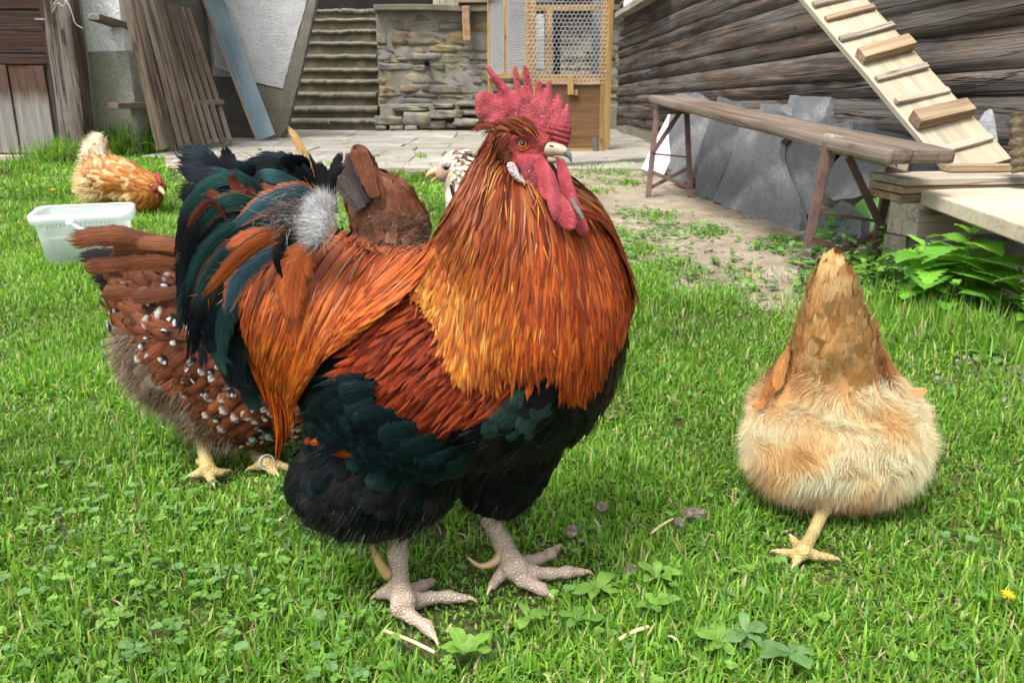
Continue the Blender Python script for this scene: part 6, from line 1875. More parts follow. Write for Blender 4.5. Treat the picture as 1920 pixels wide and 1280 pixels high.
# beak: hooked upper half, shorter lower half
def beak(path, rads, flat, mat, name, par, tipm=None):
    v, q, t = tube_arrays(spline([p[:] for p in path], 16), np.interp(np.linspace(0, 1, 16), np.linspace(0, 1, len(rads)), rads), 14)
    cy = v[:, 1].mean(); v[:, 1] = cy + (v[:, 1] - cy) * flat
    return np_obj(name, v, q, t, mat, par)
m_ = pxm(1040, 290, HY_)
bk_ = beak([at(1012, 284, HY_ - .014), at(1033, 280, HY_ - .018), at(1054, 283, HY_ - .021), at(1067, 292, HY_ - .022), at(1071, 303, HY_ - .022)], [14 * m_, 13 * m_, 10 * m_, 5.2 * m_, 1.0 * m_], .80, M_BEAK, 'beak', rooster)
v_, q_, t_ = tube_arrays(spline([at(1058, 283, HY_ - .0215)[:], at(1067, 292, HY_ - .0225)[:], at(1071.5, 304, HY_ - .0225)[:]], 8), np.array([8.2, 7.4, 6.4, 5.4, 4.4, 3.3, 2.2, 1.0]) * m_, 12)
np_obj('beak_tip', v_, q_, t_, M_BEAKTIP, bk_)
beak([at(1004, 295, HY_ - .014), at(1030, 299, HY_ - .018), at(1048, 300, HY_ - .020), at(1059, 301, HY_ - .021)], [8 * m_, 7 * m_, 5 * m_, 1.5 * m_], .8, M_BEAK, 'lower_beak', rooster)
v_, q_, t_ = tube_arrays([at(1030, 273, HY_ - .029)[:], at(1038, 275, HY_ - .030)[:]], [.0012, .0009], 8); np_obj('nostril', v_, q_, t_, M_PUPIL, bk_)

# ---- legs
Gz = lambda px, py, z=.012: G(px, py, z)
leg(rooster, [at(748, 985, .962), at(746, 1040, .962), at(748, 1085, .962), Gz(757, 1128, .026)], [.0135, .0125, .0120, .0150],
    [[Gz(748, 1141, .018), Gz(774, 1158, .014), Gz(800, 1174, .012), Gz(811, 1190, .009)], [Gz(780, 1126, .016), Gz(806, 1120, .014), Gz(840, 1118, .013), Gz(872, 1121, .010)], [Gz(772, 1108, .016), Gz(792, 1098, .014), Gz(806, 1092, .010)]],
    [Gz(735, 1108, .020), Gz(722, 1110, .016), Gz(712, 1114, .012)], M_SHANK, M_CLAW,
    [at(728, 1078, .955), at(712, 1056, .948), at(702, 1032, .946), at(697, 1016, .948)], (.0088, .0058))
leg(rooster, [at(905, 945, 1.035), at(918, 970, 1.035), at(943, 1018, 1.033), Gz(966, 1064, .030)], [.0145, .0135, .0125, .0160],
    [[Gz(998, 1074, .020), Gz(1032, 1075, .015), Gz(1064, 1072, .014), Gz(1092, 1072, .011)], [Gz(980, 1086, .018), Gz(1000, 1096, .014), Gz(1016, 1104, .012), Gz(1024, 1110, .009)], [Gz(990, 1055, .018), Gz(1012, 1047, .016), Gz(1032, 1038, .014), Gz(1044, 1028, .012)]],
    [Gz(950, 1066, .022), Gz(936, 1080, .016), Gz(924, 1096, .012)], M_SHANK, M_CLAW,
    [at(942, 1036, 1.018), at(926, 1054, 1.008), at(900, 1060, 1.005), at(876, 1044, 1.006)], (.0088, .0058))

# ================================================================ THE HENS
HR = np.random.default_rng(202)
def hen_coat(s, hstep, npts, space, flow, style, rng, K=6, lift=(.001, .007), prof='body', skip=None, cup=.2):
    """body surface plus its feathers; style(P, sight) -> dict"""
    V, Q = sdf_mesh(s, hstep)
    P = surf_pts(V, Q, npts, rng); P = P[thin_out(P, space, rng)]
    if skip is not None: P = P[~skip(P)]
    n = len(P); d = style(P, proj(P)[0], rng)
    if callable(lift[1]): lift = (lift[0], lift[1](n))
    C_, N_ = lay(s, P, flow, d['L'], K, *lift)
    C_ = C_ + rng.normal(0, .0015, (n, 1, 3)) * np.linspace(0, 1, K)[None, :, None]
    tm = (rng.random((n, 5)) < .62) * rng.uniform(.5, 1, (n, 5)) if d.get('tip') is not None else None
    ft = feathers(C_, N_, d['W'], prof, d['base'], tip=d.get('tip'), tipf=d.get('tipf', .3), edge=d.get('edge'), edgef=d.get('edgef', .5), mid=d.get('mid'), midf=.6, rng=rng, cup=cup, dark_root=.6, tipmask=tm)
    uc = d['under'] if 'under' in d else d['base'].mean(0) * .5
    surf = [V, Q, np.full((len(V), 2), .5), np.tile(uc, (len(V), 1)), np.ones(len(V))]
    return V, Q, surf, ft
def fan(pts_list, hw, cols, Y, rng, edge=None, K=14, prof='round', view=(.05, -1, .3), cup=.15, dY=None):
    """tail quills: each a list of sighted points"""
    parts = []
    for i, pts in enumerate(pts_list):
        q = spline(pts, K); v = np.linspace(0, 1, K)
        yy = Y + (dY[i] if dY is not None else rng.uniform(-.015, .015))
        P = np.array([at(x, y, yy)[:] for x, y in q]); Tn = np.gradient(P, axis=0); Tn /= np.linalg.norm(Tn, axis=1)[:, None]
        w = np.array(view, float) + rng.normal(0, .15, 3); w /= np.linalg.norm(w); Nn = w[None] - Tn * (Tn @ w)[:, None]; Nn /= np.linalg.norm(Nn, axis=1)[:, None]
        f = feathers(P[None], Nn[None], np.array([hw * pxm(*pts[-1], yy) * rng.uniform(.85, 1.15)]), prof, np.array([cols[i % len(cols)]]) * rng.uniform(.85, 1.15), edge=None if edge is None else np.array([edge]), rng=rng, cup=cup)
        f[2][:, 1] += rng.integers(900); parts.append(f)
    return parts
def hen_head(root, c, fwd, r, comb_pts=None, iris=None, beakm=None, face=True, open_beak=False, up=(0, 0, 1), lid=None):
    """eyes, beak, comb and wattles on a hen's head at c looking along fwd"""
    c = np.array(c[:], float); f = np.array(fwd, float); f /= np.linalg.norm(f); u = np.array(up, float); sd = np.cross(f, u); sd /= np.linalg.norm(sd); u = np.cross(sd, f)
    for sg in (-1, 1):
        p = c + f * r * .42 + u * r * .22 + sd * sg * r * .80
        eye_at(root, p, sd * sg + f * .25, r * .22, iris, lid)
    b = c + f * r * .80
    pts = [b, b + f * r * .45 + u * r * .02, b + f * r * .85 - u * r * .10, b + f * r * 1.02 - u * r * .26]
    v, q, t = tube_arrays(spline(pts, 12), np.linspace(.36, .05, 12) * r, 10); np_obj('beak', v, q, t, beakm or M_BEAKY, root)
    dn = -.55 if open_beak else -.22
    pts = [b - u * r * .18, b + f * r * .40 + u * r * (dn * .7), b + f * r * .78 + u * r * dn * 1.15]
    v, q, t = tube_arrays(spline(pts, 10), np.linspace(.22, .04, 10) * r, 9); np_obj('lower_beak', v, q, t, beakm or M_BEAKY, root)
    if comb_pts is not None:
        # a low single comb with teeth
        n = 26; tt = np.linspace(0, 1, n); hgt = (.25 + .55 * np.sin(PI * tt)) * (.72 + .28 * np.abs(np.sin(tt * PI * 5))) * r * comb_pts
        L0 = c + f * r * .95 + u * r * .55; L1 = c - f * r * .35 + u * r * .95
        base = L0[None] * (1 - tt[:, None]) + L1[None] * tt[:, None] + u[None] * (np.sin(PI * tt) * r * .12)[:, None]
        rows = []
        for k, (fr, th) in enumerate(((-.15, .14), (.35, .13), (.75, .08), (1.0, .025))):
            for sg in (-1, 1): rows.append(base + u * (hgt * fr)[:, None] + sd * sg * th * r)
        V = np.stack([rows[0], rows[2], rows[4], rows[6], rows[7], rows[5], rows[3], rows[1]], 1); m = 8
        i = np.arange(n - 1)[:, None] * m; j = np.arange(m)[None]
        Q = np.stack([i + j, i + (j + 1) % m, i + m + (j + 1) % m, i + m + j], -1).reshape(-1, 4)
        np_obj('comb', V.reshape(-1, 3), Q, np.zeros((0, 3)), M_COMB, root)
        for sg in (-1, 1):
            w = SDF(.004); w.W(c + f * r * .78 - u * r * .72 + sd * sg * r * .28, [r * .28, r * .12, r * .42], math.degrees(math.atan2(f[1], f[0])))
            V, Q = sdf_mesh(w, r * .07, .003); np_obj('wattle', V, Q, np.zeros((0, 3)), M_COMB, root)
    if face:
        for sg in (-1, 1):
            w = SDF(.004); w.W(c + f * r * .52 + u * r * .02 + sd * sg * r * .46, [r * .50, r * .36, r * .46], math.degrees(math.atan2(f[1], f[0])))
            V, Q = sdf_mesh(w, r * .09, .003); np_obj('face', V, Q, np.zeros((0, 3)), M_FACE, root)

# ---------------------------------------------------------------- buff hen seen from behind, on the right
def buff_hen():
    r = np.random.default_rng(301); Y0 = 1.27
    root = thing('hen', (at(1560, 1000, Y0).x, Y0, 0), 'buff hen seen from behind with a raised tail and fluffy pale rump', 'hen', 'hens in the yard')
    s = SDF(.03)
    s.E(1566, 790, 1.33, 138, .17, 120); s.E(1565, 828, 1.21, 146, .085, 100)
    s.E(1490, 826, 1.21, 70, .07, 84); s.E(1634, 822, 1.21, 72, .07, 84)
    s.E(1566, 735, 1.22, 105, .07, 80, pitch=0); s.E(1563, 662, 1.20, 74, .05, 90); s.E(1558, 588, 1.185, 44, .032, 82); s.E(1554, 528, 1.175, 15, .014, 46)
    s.E(1560, 860, 1.45, 95, .12, 80); c_ = at(1560, 935, 1.58)
    s.E(1560, 900, 1.53, 48, .07, 50)
    s.E(1558, 935, 1.60, 30, .04, 30)
    def flow(P):
        q = proj(P)[0]; f = np.tile([0, -1.0, -.25], (len(P), 1))
        tail = q[:, 1] < 760
        cx = (q[:, 0] - 1560) / 90
        f[tail] = np.stack([-.25 * cx[tail], np.full(tail.sum(), -.25), np.full(tail.sum(), 1.0)], 1)      # tail coverts point up the cone
        low = q[:, 1] > 860; f[low] = [0, -.35, -1]
        return f / np.linalg.norm(f, axis=1, keepdims=True)
    def style(P, q, rng):
        n = len(P); rump = (q[:, 1] > 735)
        base = colpick(rng, n, [(.47, .25, .088), (.52, .30, .115), (.42, .205, .066), (.57, .36, .16)], var=.08)
        sidec = (np.abs(q[:, 0] - 1566) > 80) & (q[:, 1] < 740); base[sidec] = colpick(rng, int(sidec.sum()), [(.36, .145, .045), (.42, .19, .06), (.28, .10, .03)])
        fl = colpick(rng, n, [(.60, .42, .20), (.66, .50, .28), (.50, .30, .12)]); base[rump] = fl[rump]
        return dict(base=base, L=np.where(rump, .012, .042) * rng.uniform(.75, 1.2, n), W=np.where(rump, .004, .0125) * rng.uniform(.7, 1.2, n), edge=np.minimum(base * 1.45, .8), edgef=.8, mid=base * .8, under=np.array([.36, .20, .08]))
    V, Q, surf, ft = hen_coat(s, .007, 16000, .0135, flow, style, r, lift=(.001, lambda n: r.uniform(.003, .016, n)), skip=lambda P: (proj(P)[0][:, 1] > 745) & (P[:, 1] < 1.42))
    # fluff
    P = surf_pts(V, Q, 190000, r); q = proj(P)[0]; N_ = s.grad(P)
    m = (q[:, 1] > 690 + 75 * vnoise(P[:, 0], P[:, 2] * .4, 42, 77) + r.normal(0, 10, len(P))) & (P[:, 1] < 1.45); P, q, N_ = P[m], q[m], N_[m]; n = len(P)
    # tufts: neighbouring strands lean the same way and share a shade
    cl = np.stack([vnoise(P[:, 0] + P[:, 1], P[:, 2], 52, sd) for sd in (71, 72, 73)], 1) - .5
    tone = np.clip((vnoise(P[:, 0], P[:, 2] + P[:, 1], 15, 74)[:, None] * .75 + vnoise(P[:, 0], P[:, 2], 48, 75)[:, None] * .25 - .5) * 1.7 + .55, 0, 1)
    c1, c2, c3 = np.array([.40, .20, .07]), np.array([.66, .46, .23]), np.array([.82, .70, .50])
    col = np.where(tone < .5, c1 + (c2 - c1) * tone * 2, c2 + (c3 - c2) * (tone - .5) * 2)
    ed = np.clip((np.abs(q[:, 0] - 1566) - 95) / 60, 0, 1)[:, None]; col = col * (1 - ed * .5) + np.array([.78, .66, .48]) * ed * .5
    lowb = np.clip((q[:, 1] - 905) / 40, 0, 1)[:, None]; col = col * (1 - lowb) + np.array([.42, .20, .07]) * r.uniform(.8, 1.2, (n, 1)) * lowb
    col = np.minimum(col * 1.28 * r.uniform(.88, 1.1, (n, 1)), .86)
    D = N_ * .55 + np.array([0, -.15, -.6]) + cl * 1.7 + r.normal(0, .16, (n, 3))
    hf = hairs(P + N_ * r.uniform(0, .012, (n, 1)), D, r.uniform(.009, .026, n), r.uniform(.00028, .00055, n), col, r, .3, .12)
    # soft strands on the tail cone
    P2 = surf_pts(V, Q, 60000, r); q2 = proj(P2)[0]; k = (q2[:, 1] < 745) & (q2[:, 1] > 520); P2 = P2[k]; N2 = s.grad(P2)
    st = hairs(P2 + N2 * .005, flow(P2) + N2 * .30 + r.normal(0, .35, P2.shape), r.uniform(.006, .018, len(P2)), r.uniform(.00025, .0005, len(P2)), colpick(r, len(P2), [(.54, .33, .14), (.44, .23, .08), (.64, .45, .23), (.36, .16, .05)]), r, .3, .05)
    feather_obj('body', [surf, ft], root, M_SOFTFEATHER)
    feather_obj('down', [hf, st], root, M_DOWN)
    # tail quills closing to a point
    quills = []
    for i in range(11):
        a = (i - 5) / 5
        quills.append([(1562 + 46 * a, 690 - 14 * abs(a)), (1560 + 38 * a, 620), (1557 + 20 * a, 550 + 20 * abs(a)), (1554 + 6 * a + r.uniform(-3, 3), 492 + 40 * abs(a) + r.uniform(-10, 12))])
    feather_obj('tail', fan(quills, 10, [(.48, .27, .10), (.50, .29, .115), (.42, .21, .07), (.58, .40, .20)], 1.150, r, edge=(.60, .40, .20), prof='plume', dY=[.004 + .03 * abs((i - 5) / 5) for i in range(11)]), root, M_SOFTFEATHER)
    # wing edges and a few dark flights at the right flank
    for sg in (-1, 1):
        wings = []
        for i in range(9):
            x0 = 1566 + sg * (88 + i * 5); wings.append([(x0 - sg * 6, 640 + i * 9), (x0 + sg * 10, 690 + i * 8), (x0 + sg * (16 + 2 * i), 735 + i * 3)])
        if sg > 0: wings.append([(1690, 730), (1715, 737), (1742, 729)])
        feather_obj('wing', fan(wings, 11, [(.36, .14, .042), (.42, .19, .06), (.30, .10, .03), (.22, .07, .02)], 1.21, r, edge=(.5, .27, .1), prof='plume'), root)
    leg(root, [at(1556, 905, 1.21), at(1546, 950, 1.165), at(1524, 1000, 1.118), Gz(1506, 1033, .022)], [.0135, .0110, .0085, .0100],
        [[Gz(1490, 1038, .016), Gz(1472, 1036, .014), Gz(1458, 1034, .012)], [Gz(1500, 1042, .015), Gz(1494, 1050, .012), Gz(1490, 1056, .010)], [Gz(1526, 1040, .015), Gz(1546, 1043, .013), Gz(1562, 1046, .011)]],
        [Gz(1497, 1026, .018), Gz(1490, 1016, .018), Gz(1486, 1010, .020)], M_YSHANK, M_CLAW, None, (.0062, .0042), .005, .0015)
    leg(root, [at(1505, 905, 1.27), at(1518, 940, 1.25), at(1534, 968, 1.235), at(1545, 985, 1.225)], [.0125, .0095, .0080, .0085],
        [[at(1552, 1000, 1.22), at(1560, 1004, 1.235), at(1566, 1006, 1.245)]], [at(1538, 1000, 1.19), at(1532, 1006, 1.18), at(1528, 1010, 1.18)], M_YSHANK, M_CLAW, None, (.006, .004), .005, .0015)
    hen_head(root, at(1558, 938, 1.61), (0, 1, -.55), .022, .8)
    return root
buff_hen()

# ---------------------------------------------------------------- speckled brown hen behind the rooster's tail
def speckled_hen():
    r = np.random.default_rng(302); Y0 = 1.40
    root = thing('hen', (at(420, 880, Y0).x, Y0, 0), 'brown hen speckled black and white standing behind the tail of the rooster', 'hen', 'hens in the yard')
    s = SDF(.03)
    s.E(430, 640, Y0, 190, .105, 160, pitch=-14); s.E(335, 640, Y0, 108, .085, 130); s.E(330, 545, Y0, 110, .060, 92, pitch=-12)
    s.E(540, 690, Y0, 130, .10, 130); s.E(450, 750, Y0 - .01, 110, .08, 85); s.E(270, 520, Y0, 60, .035, 60, pitch=-14)
    s.E(640, 620, Y0, 90, .06, 90); s.E(700, 640, Y0, 45, .035, 42)
    def flow(P):
        q = proj(P)[0]; f = np.tile([-1.0, 0, .08], (len(P), 1))
        f[q[:, 0] < 330] = [-1, 0, .30]
        low = q[:, 1] > 640; f[low] = [-.75, 0, -.6]
        fr = q[:, 0] > 520; f[fr] = [-.5, 0, -.9]
        return f / np.linalg.norm(f, axis=1, keepdims=True)
    FL = lambda q: (q[:, 1] > 625) & (q[:, 0] < 255 + (q[:, 1] - 625) * .95)
    def style(P, q, rng):
        n = len(P); base = colpick(rng, n, [(.115, .032, .012), (.15, .045, .016), (.085, .023, .009), (.125, .036, .015)])
        sp = rng.random(n); tip = base.copy()
        dens = np.clip(.16 + .34 * (q[:, 0] - 200) / 160, .10, .48)
        wht = sp < dens * .62; blk = (sp >= dens * .62) & (sp < dens)
        tip[wht] = colpick(rng, int(wht.sum()), [(.52, .50, .48), (.42, .40, .39)]); tip[blk] = [.010, .010, .012]
        fl = FL(q); base[fl] = colpick(rng, int(fl.sum()), [(.13, .085, .055), (.17, .12, .085), (.09, .055, .035)]); tip[fl] = base[fl] * 1.2
        return dict(base=base, tip=tip, tipf=.20, L=.050 * rng.uniform(.8, 1.2, n), W=np.where(q[:, 0] < 330, .0125, .0105) * rng.uniform(.85, 1.15, n), edge=base * .8, under=np.array([.07, .025, .011]))
    V, Q, surf, ft = hen_coat(s, .008, 12000, .0155, flow, style, r, K=9, lift=(.001, .010), prof='round')
    # black bar just inside the white tips
    P = surf_pts(V, Q, 9000, r); q = proj(P)[0]; k = (q[:, 1] < 830) & ~FL(q) & (r.random(len(P)) < np.where(q[:, 1] > 690, .10, .07)); P = P[k]; q = q[k]; n = len(P)
    C_, N_ = lay(s, P, flow, r.uniform(.012, .020, n), 6, .0078, .0092)
    wt = r.random(n) < .62
    C_ = C_ + r.normal(0, .0045, (n, 1, 3)) * np.array([1, .15, 1]) * np.linspace(0, 1, 6)[None, :, None]
    bs = np.where(wt[:, None], np.array([.010, .010, .012]), colpick(r, n, [(.13, .04, .016)]))
    tp = np.where(wt[:, None], colpick(r, n, [(.54, .52, .50), (.44, .42, .41)]), np.array([.010, .010, .012]))
    sp = feathers(C_, N_, r.uniform(.0022, .0095, n), 'body', bs, tip=tp, tipf=.5, rng=r, cup=.02, tipmask=(r.random((n, 5)) < .6) * 1.0)
    # grey brown fluff under the tail
    P = surf_pts(V, Q, 26000, r); q = proj(P)[0]; k = FL(q) | ((q[:, 1] > 790) & (q[:, 0] < 400)); P = P[k]; N_ = s.grad(P); n = len(P)
    tone = vnoise(P[:, 0], P[:, 2], 30, 81)[:, None]
    hf = hairs(P, N_ * .6 + np.array([-.5, 0, -.5]) + r.normal(0, .35, (n, 3)), r.uniform(.015, .035, n), r.uniform(.0005, .0009, n), (np.array([.075, .048, .03]) * (1 - tone) + np.array([.27, .20, .14]) * tone) * r.uniform(.7, 1.3, (n, 1)), r, .4, .2)
    feather_obj('body', [surf, ft, sp, hf], root)
    q_ = [[(330, 462), (220, 438), (116, 448)], [(330, 470), (225, 448), (122, 458)], [(300, 490), (215, 478), (138, 482)], [(310, 505), (225, 496), (150, 502)], [(310, 520), (230, 520), (166, 524)], [(310, 540), (245, 546), (182, 552)], [(320, 560), (260, 570), (196, 580)], [(350, 478), (280, 466), (200, 470)], [(350, 495), (280, 492), (205, 500)], [(350, 520), (285, 520), (222, 528)], [(350, 545), (295, 552), (238, 562)], [(370, 470), (310, 456), (250, 456)], [(370, 500), (320, 494), (262, 498)], [(340, 580), (290, 592), (236, 606)]]
    cl = [(.13, .04, .014), (.11, .032, .012), (.010, .009, .010), (.10, .03, .011), (.008, .008, .009), (.10, .03, .011), (.035, .02, .009), (.14, .044, .015), (.10, .03, .011), (.13, .038, .014), (.09, .026, .010), (.135, .043, .015), (.11, .033, .012), (.045, .022, .010)]
    feather_obj('tail', fan(q_, 17, cl, Y0 - .045, r, edge=(.10, .035, .015), prof='round', K=12, dY=[-.02 + .012 * ((7 * i) % 5) - .03 * (i > 6) for i in range(14)]), root)
    wq = [[(560, 560 + i * 14), (470, 565 + i * 17), (360 + i * 12, 580 + i * 22)] for i in range(6)]
    feather_obj('wing', fan(wq, 20, [(.15, .045, .017), (.12, .035, .014), (.18, .06, .022)], Y0 - .112, r, prof='round'), root)
    leg(root, [at(372, 778, 1.37), at(376, 806, 1.365), at(384, 845, 1.36), Gz(390, 878, .022)], [.0155, .0130, .0115, .0125],
        [[Gz(402, 886, .016), Gz(414, 886, .014), Gz(424, 884, .012)], [Gz(392, 888, .015), Gz(396, 898, .012), Gz(399, 904, .010)], [Gz(380, 884, .015), Gz(370, 888, .012), Gz(362, 890, .010)]],
        [Gz(384, 870, .016), Gz(376, 866, .014), Gz(372, 864, .012)], M_YSHANK, M_CLAW, None, (.0075, .005), .005, .0018)
    lg = leg(root, [at(425, 820, 1.44), at(445, 838, 1.435), at(472, 852, 1.43), Gz(500, 866, .026)], [.0155, .0130, .0110, .0115],
        [[Gz(520, 872, .018), Gz(540, 876, .014), Gz(556, 880, .012)], [Gz(510, 880, .015), Gz(518, 888, .012)]],
        [Gz(488, 872, .016), Gz(474, 876, .012)], M_YSHANK, M_CLAW, None, (.0075, .005), .005, .0018)
    a = np.linspace(0, 2 * PI, 21); c = np.array(Gz(500, 866, .030)[:]); ax = np.array(at(472, 852, 1.43)[:]) - c; ax /= np.linalg.norm(ax); u = np.cross(ax, [0, 1, 0]); u /= np.linalg.norm(u); w = np.cross(ax, u)
    v, q, t = tube_arrays([c + (u * math.cos(x) + w * math.sin(x)) * .0125 for x in a], .0014, 6, False); np_obj('leg_ring', v, q, t, M_ZINC, lg)
    hen_head(root, at(712, 636, Y0), (1, -.1, -.25), .026, .8)
speckled_hen()

# ---------------------------------------------------------------- plain brown hen walking away beyond the rooster's back
def brown_hen():
    r = np.random.default_rng(303); Y0 = 2.35
    root = thing('hen', (at(730, 560, Y0).x, Y0, 0), 'plain brown hen seen from behind over the back of the rooster', 'hen', 'hens in the yard')
    s = SDF(.03)
    s.E(735, 480, Y0, 72, .15, 72); s.E(735, 422, Y0 - .06, 74, .07, 56); s.E(714, 384, Y0 - .07, 66, .05, 58, roll=0); s.E(676, 325, Y0 - .09, 28, .03, 48); s.E(740, 470, Y0 + .17, 45, .09, 45); s.E(745, 420, Y0 + .22, 28, .045, 50)
    def flow(P):
        q = proj(P)[0]; f = np.tile([-.05, -.8, -.45], (len(P), 1)); t = q[:, 1] < 415; f[t] = [-.35, -.3, 1.0]
        return f / np.linalg.norm(f, axis=1, keepdims=True)
    def style(P, q, rng):
        n = len(P); base = colpick(rng, n, [(.14, .048, .024), (.175, .062, .03), (.11, .036, .019), (.20, .08, .045)])
        tip = base * 1.1; w = rng.random(n) < .06; tip[w] = [.5, .48, .46]; b = (~w) & (rng.random(n) < .10); tip[b] = [.02, .018, .018]
        return dict(base=base, tip=tip, tipf=.14, L=.055 * rng.uniform(.8, 1.2, n), W=.0165 * rng.uniform(.85, 1.15, n), edge=base * 1.9, edgef=.8, mid=base * .6, under=np.array([.07, .028, .014]))
    V, Q, surf, ft = hen_coat(s, .010, 9000, .021, flow, style, r, K=8, lift=(.001, lambda n: r.uniform(.003, .013, n)), prof='round')
    P = surf_pts(V, Q, 26000, r); q = proj(P)[0]; k = (np.hypot((q[:, 0] - 735) / 68, (q[:, 1] - 432) / 36) < 1) & (P[:, 1] < Y0); P = P[k]; N_ = s.grad(P); n = len(P)
    tone = vnoise(P[:, 0], P[:, 2], 22, 91)[:, None]
    hf = hairs(P, N_ * .4 + np.array([0, -.1, .25]) + r.normal(0, .4, (n, 3)), r.uniform(.015, .035, n), r.uniform(.0005, .0009, n), (np.array([.09, .06, .045]) * (1 - tone) + np.array([.34, .28, .23]) * tone) * r.uniform(.8, 1.2, (n, 1)), r, .4, .1)
    feather_obj('body', [surf, ft, hf], root, M_SOFTFEATHER)
    q_ = [[(690, 380), (668, 330), (655, 282)], [(700, 370), (680, 320), (664, 276)], [(705, 370), (690, 330), (676, 284)], [(710, 380), (700, 340), (690, 305)], [(680, 390), (658, 350), (645, 310)], [(672, 395), (650, 360), (634, 330)], [(715, 390), (708, 352), (700, 326)]]
    cl = [(.05, .045, .045), (.15, .05, .026), (.16, .055, .028), (.14, .05, .026), (.07, .06, .06), (.06, .05, .05), (.15, .05, .026)]
    feather_obj('tail', fan(q_, 15, cl, Y0 - .14, r, edge=(.17, .07, .045), prof='round'), root)
    # stray black tail quills and one long buff quill
    q2 = [[(628, 400), (612, 350), (588, 318), (572, 278)], [(632, 400), (618, 345), (604, 320), (596, 300)], [(630, 390), (622, 335), (632, 305), (642, 282)], [(628, 392), (618, 340), (634, 318), (648, 308)], [(622, 392), (604, 345), (596, 330), (586, 312)], [(630, 395), (618, 350), (612, 330), (614, 318)]]
    for q_1 in q2: feather_obj('tail_quill', fan([q_1], 10, [(.008, .008, .009)], Y0 - .30, r, prof='plume'), root)
    q3 = [[(594, 352), (576, 305), (556, 262), (537, 233)]]
    feather_obj('tail_quill', fan(q3, 8, [(.55, .33, .12)], Y0 - .32, r, edge=(.36, .18, .06), prof='plume'), root)
    for sg in (-1, 1):
        x = 735 + sg * 22
        leg(root, [at(x, 520, Y0 + .02), at(x, 555, Y0 + .02), G(x, 560, .03) * 1.0], [.014, .011, .012], [[G(x - 8, 560, .012), G(x - 14, 557, .01)], [G(x, 558, .012), G(x, 553, .01)], [G(x + 8, 560, .012), G(x + 14, 557, .01)]], [G(x, 566, .012), G(x, 570, .01)], M_YSHANK, M_CLAW, None, (.007, .005), .005, .0022)
    hen_head(root, at(746, 385, Y0 + .25), (.1, 1, -.05), .024, .8)
brown_hen()

# ---------------------------------------------------------------- pale headed hen looking left past the rooster's neck
def pale_hen():
    r = np.random.default_rng(304); Y0 = 1.62
    root = thing('hen', (at(960, 640, Y0 + .06).x, Y0 + .06, 0), 'hen with a white black flecked head looking out from behind the neck of the rooster', 'hen', 'hens in the yard')
    s = SDF(.02)
    s.E(862, 313, Y0, 38, .026, 30); s.E(874, 345, Y0, 42, .032, 42); s.E(888, 400, Y0, 48, .045, 60); s.E(930, 470, Y0 + .02, 85, .08, 80); s.E(1010, 520, Y0 + .06, 120, .10, 95); s.E(1085, 470, Y0 + .09, 40, .05, 50)
    def flow(P):
        q = proj(P)[0]; f = np.tile([.35, 0, -1.0], (len(P), 1)); h = q[:, 1] < 335; f[h] = [1, 0, -.25]; b = q[:, 0] > 930; f[b] = [1, 0, -.25]
        return f / np.linalg.norm(f, axis=1, keepdims=True)
    def style(P, q, rng):
        n = len(P); base = colpick(rng, n, [(.62, .56, .45), (.70, .66, .56), (.50, .42, .30)])
        tip = base.copy(); b = rng.random(n) < np.where(q[:, 0] > 866, .62, .14); tip[b] = [.02, .018, .018]
        br = (rng.random(n) < .6) & (q[:, 0] > 868) & (q[:, 1] > 322); base[br] = colpick(rng, int(br.sum()), [(.14, .05, .026), (.11, .04, .02)]); tip[br] = np.where(rng.random((int(br.sum()), 1)) < .5, [[.6, .58, .52]], [[.02, .018, .018]])
        dk = (rng.random(n) < np.where(q[:, 0] > 862, .55, .28)) & (q[:, 0] > 843); base[dk] = colpick(rng, int(dk.sum()), [(.03, .022, .018), (.10, .045, .025), (.16, .08, .045)]); tip[dk] = base[dk]
        small = q[:, 1] < 345
        return dict(base=base, tip=tip, tipf=.46, L=np.where(small, .016, .034) * rng.uniform(.8, 1.2, n), W=np.where(small, .0044, .0080) * rng.uniform(.85, 1.15, n), edge=base, under=np.array([.38, .33, .25]))
    V, Q, surf, ft = hen_coat(s, .006, 16000, .0062, flow, style, r, K=6, lift=(.0005, .005), prof='round', skip=lambda P: (proj(P)[0][:, 0] < 840) & (proj(P)[0][:, 1] > 308) & (proj(P)[0][:, 1] < 345))
    feather_obj('body', [surf, ft], root, M_SOFTFEATHER)
    hen_head(root, at(848, 316, Y0), (-1, -.12, -.18), .028, None, m_simple('dark_iris', (.05, .025, .012), .08), M_BEAKPALE, False, True, lid=M_PALEFACE)
    w = SDF(.006); w.E(834, 327, Y0, 18, .022, 15); w.E(840, 319, Y0, 23, .0255, 17); V, Q = sdf_mesh(w, .0022, .004); np_obj('face', V, Q, np.zeros((0, 3)), M_PALEFACE, root)
    for dx_ in (-.03, .03):
        p = at(990, 610, Y0 + .06 + dx_); g = Vector((p.x, p.y, .02))
        leg(root, [p, (p + g) / 2, g], [.013, .011, .012], [[g + Vector((-.03, -.015, -.006)), g + Vector((-.055, -.025, -.010))], [g + Vector((-.04, 0, -.006)), g + Vector((-.065, 0, -.010))], [g + Vector((-.03, .015, -.006)), g + Vector((-.055, .025, -.010))]], [g + Vector((.02, 0, -.006)), g + Vector((.035, 0, -.010))], M_YSHANK, M_CLAW, None, (.007, .005), .005, .0022)
M_PALEFACE = m_skin('pale_face_skin', (.46, .27, .19), (.58, .40, .30), 420, .5, .8, .0015, .7)
M_BEAKPALE = m_simple('ochre_beak_horn', (.48, .30, .15), .4)
pale_hen()

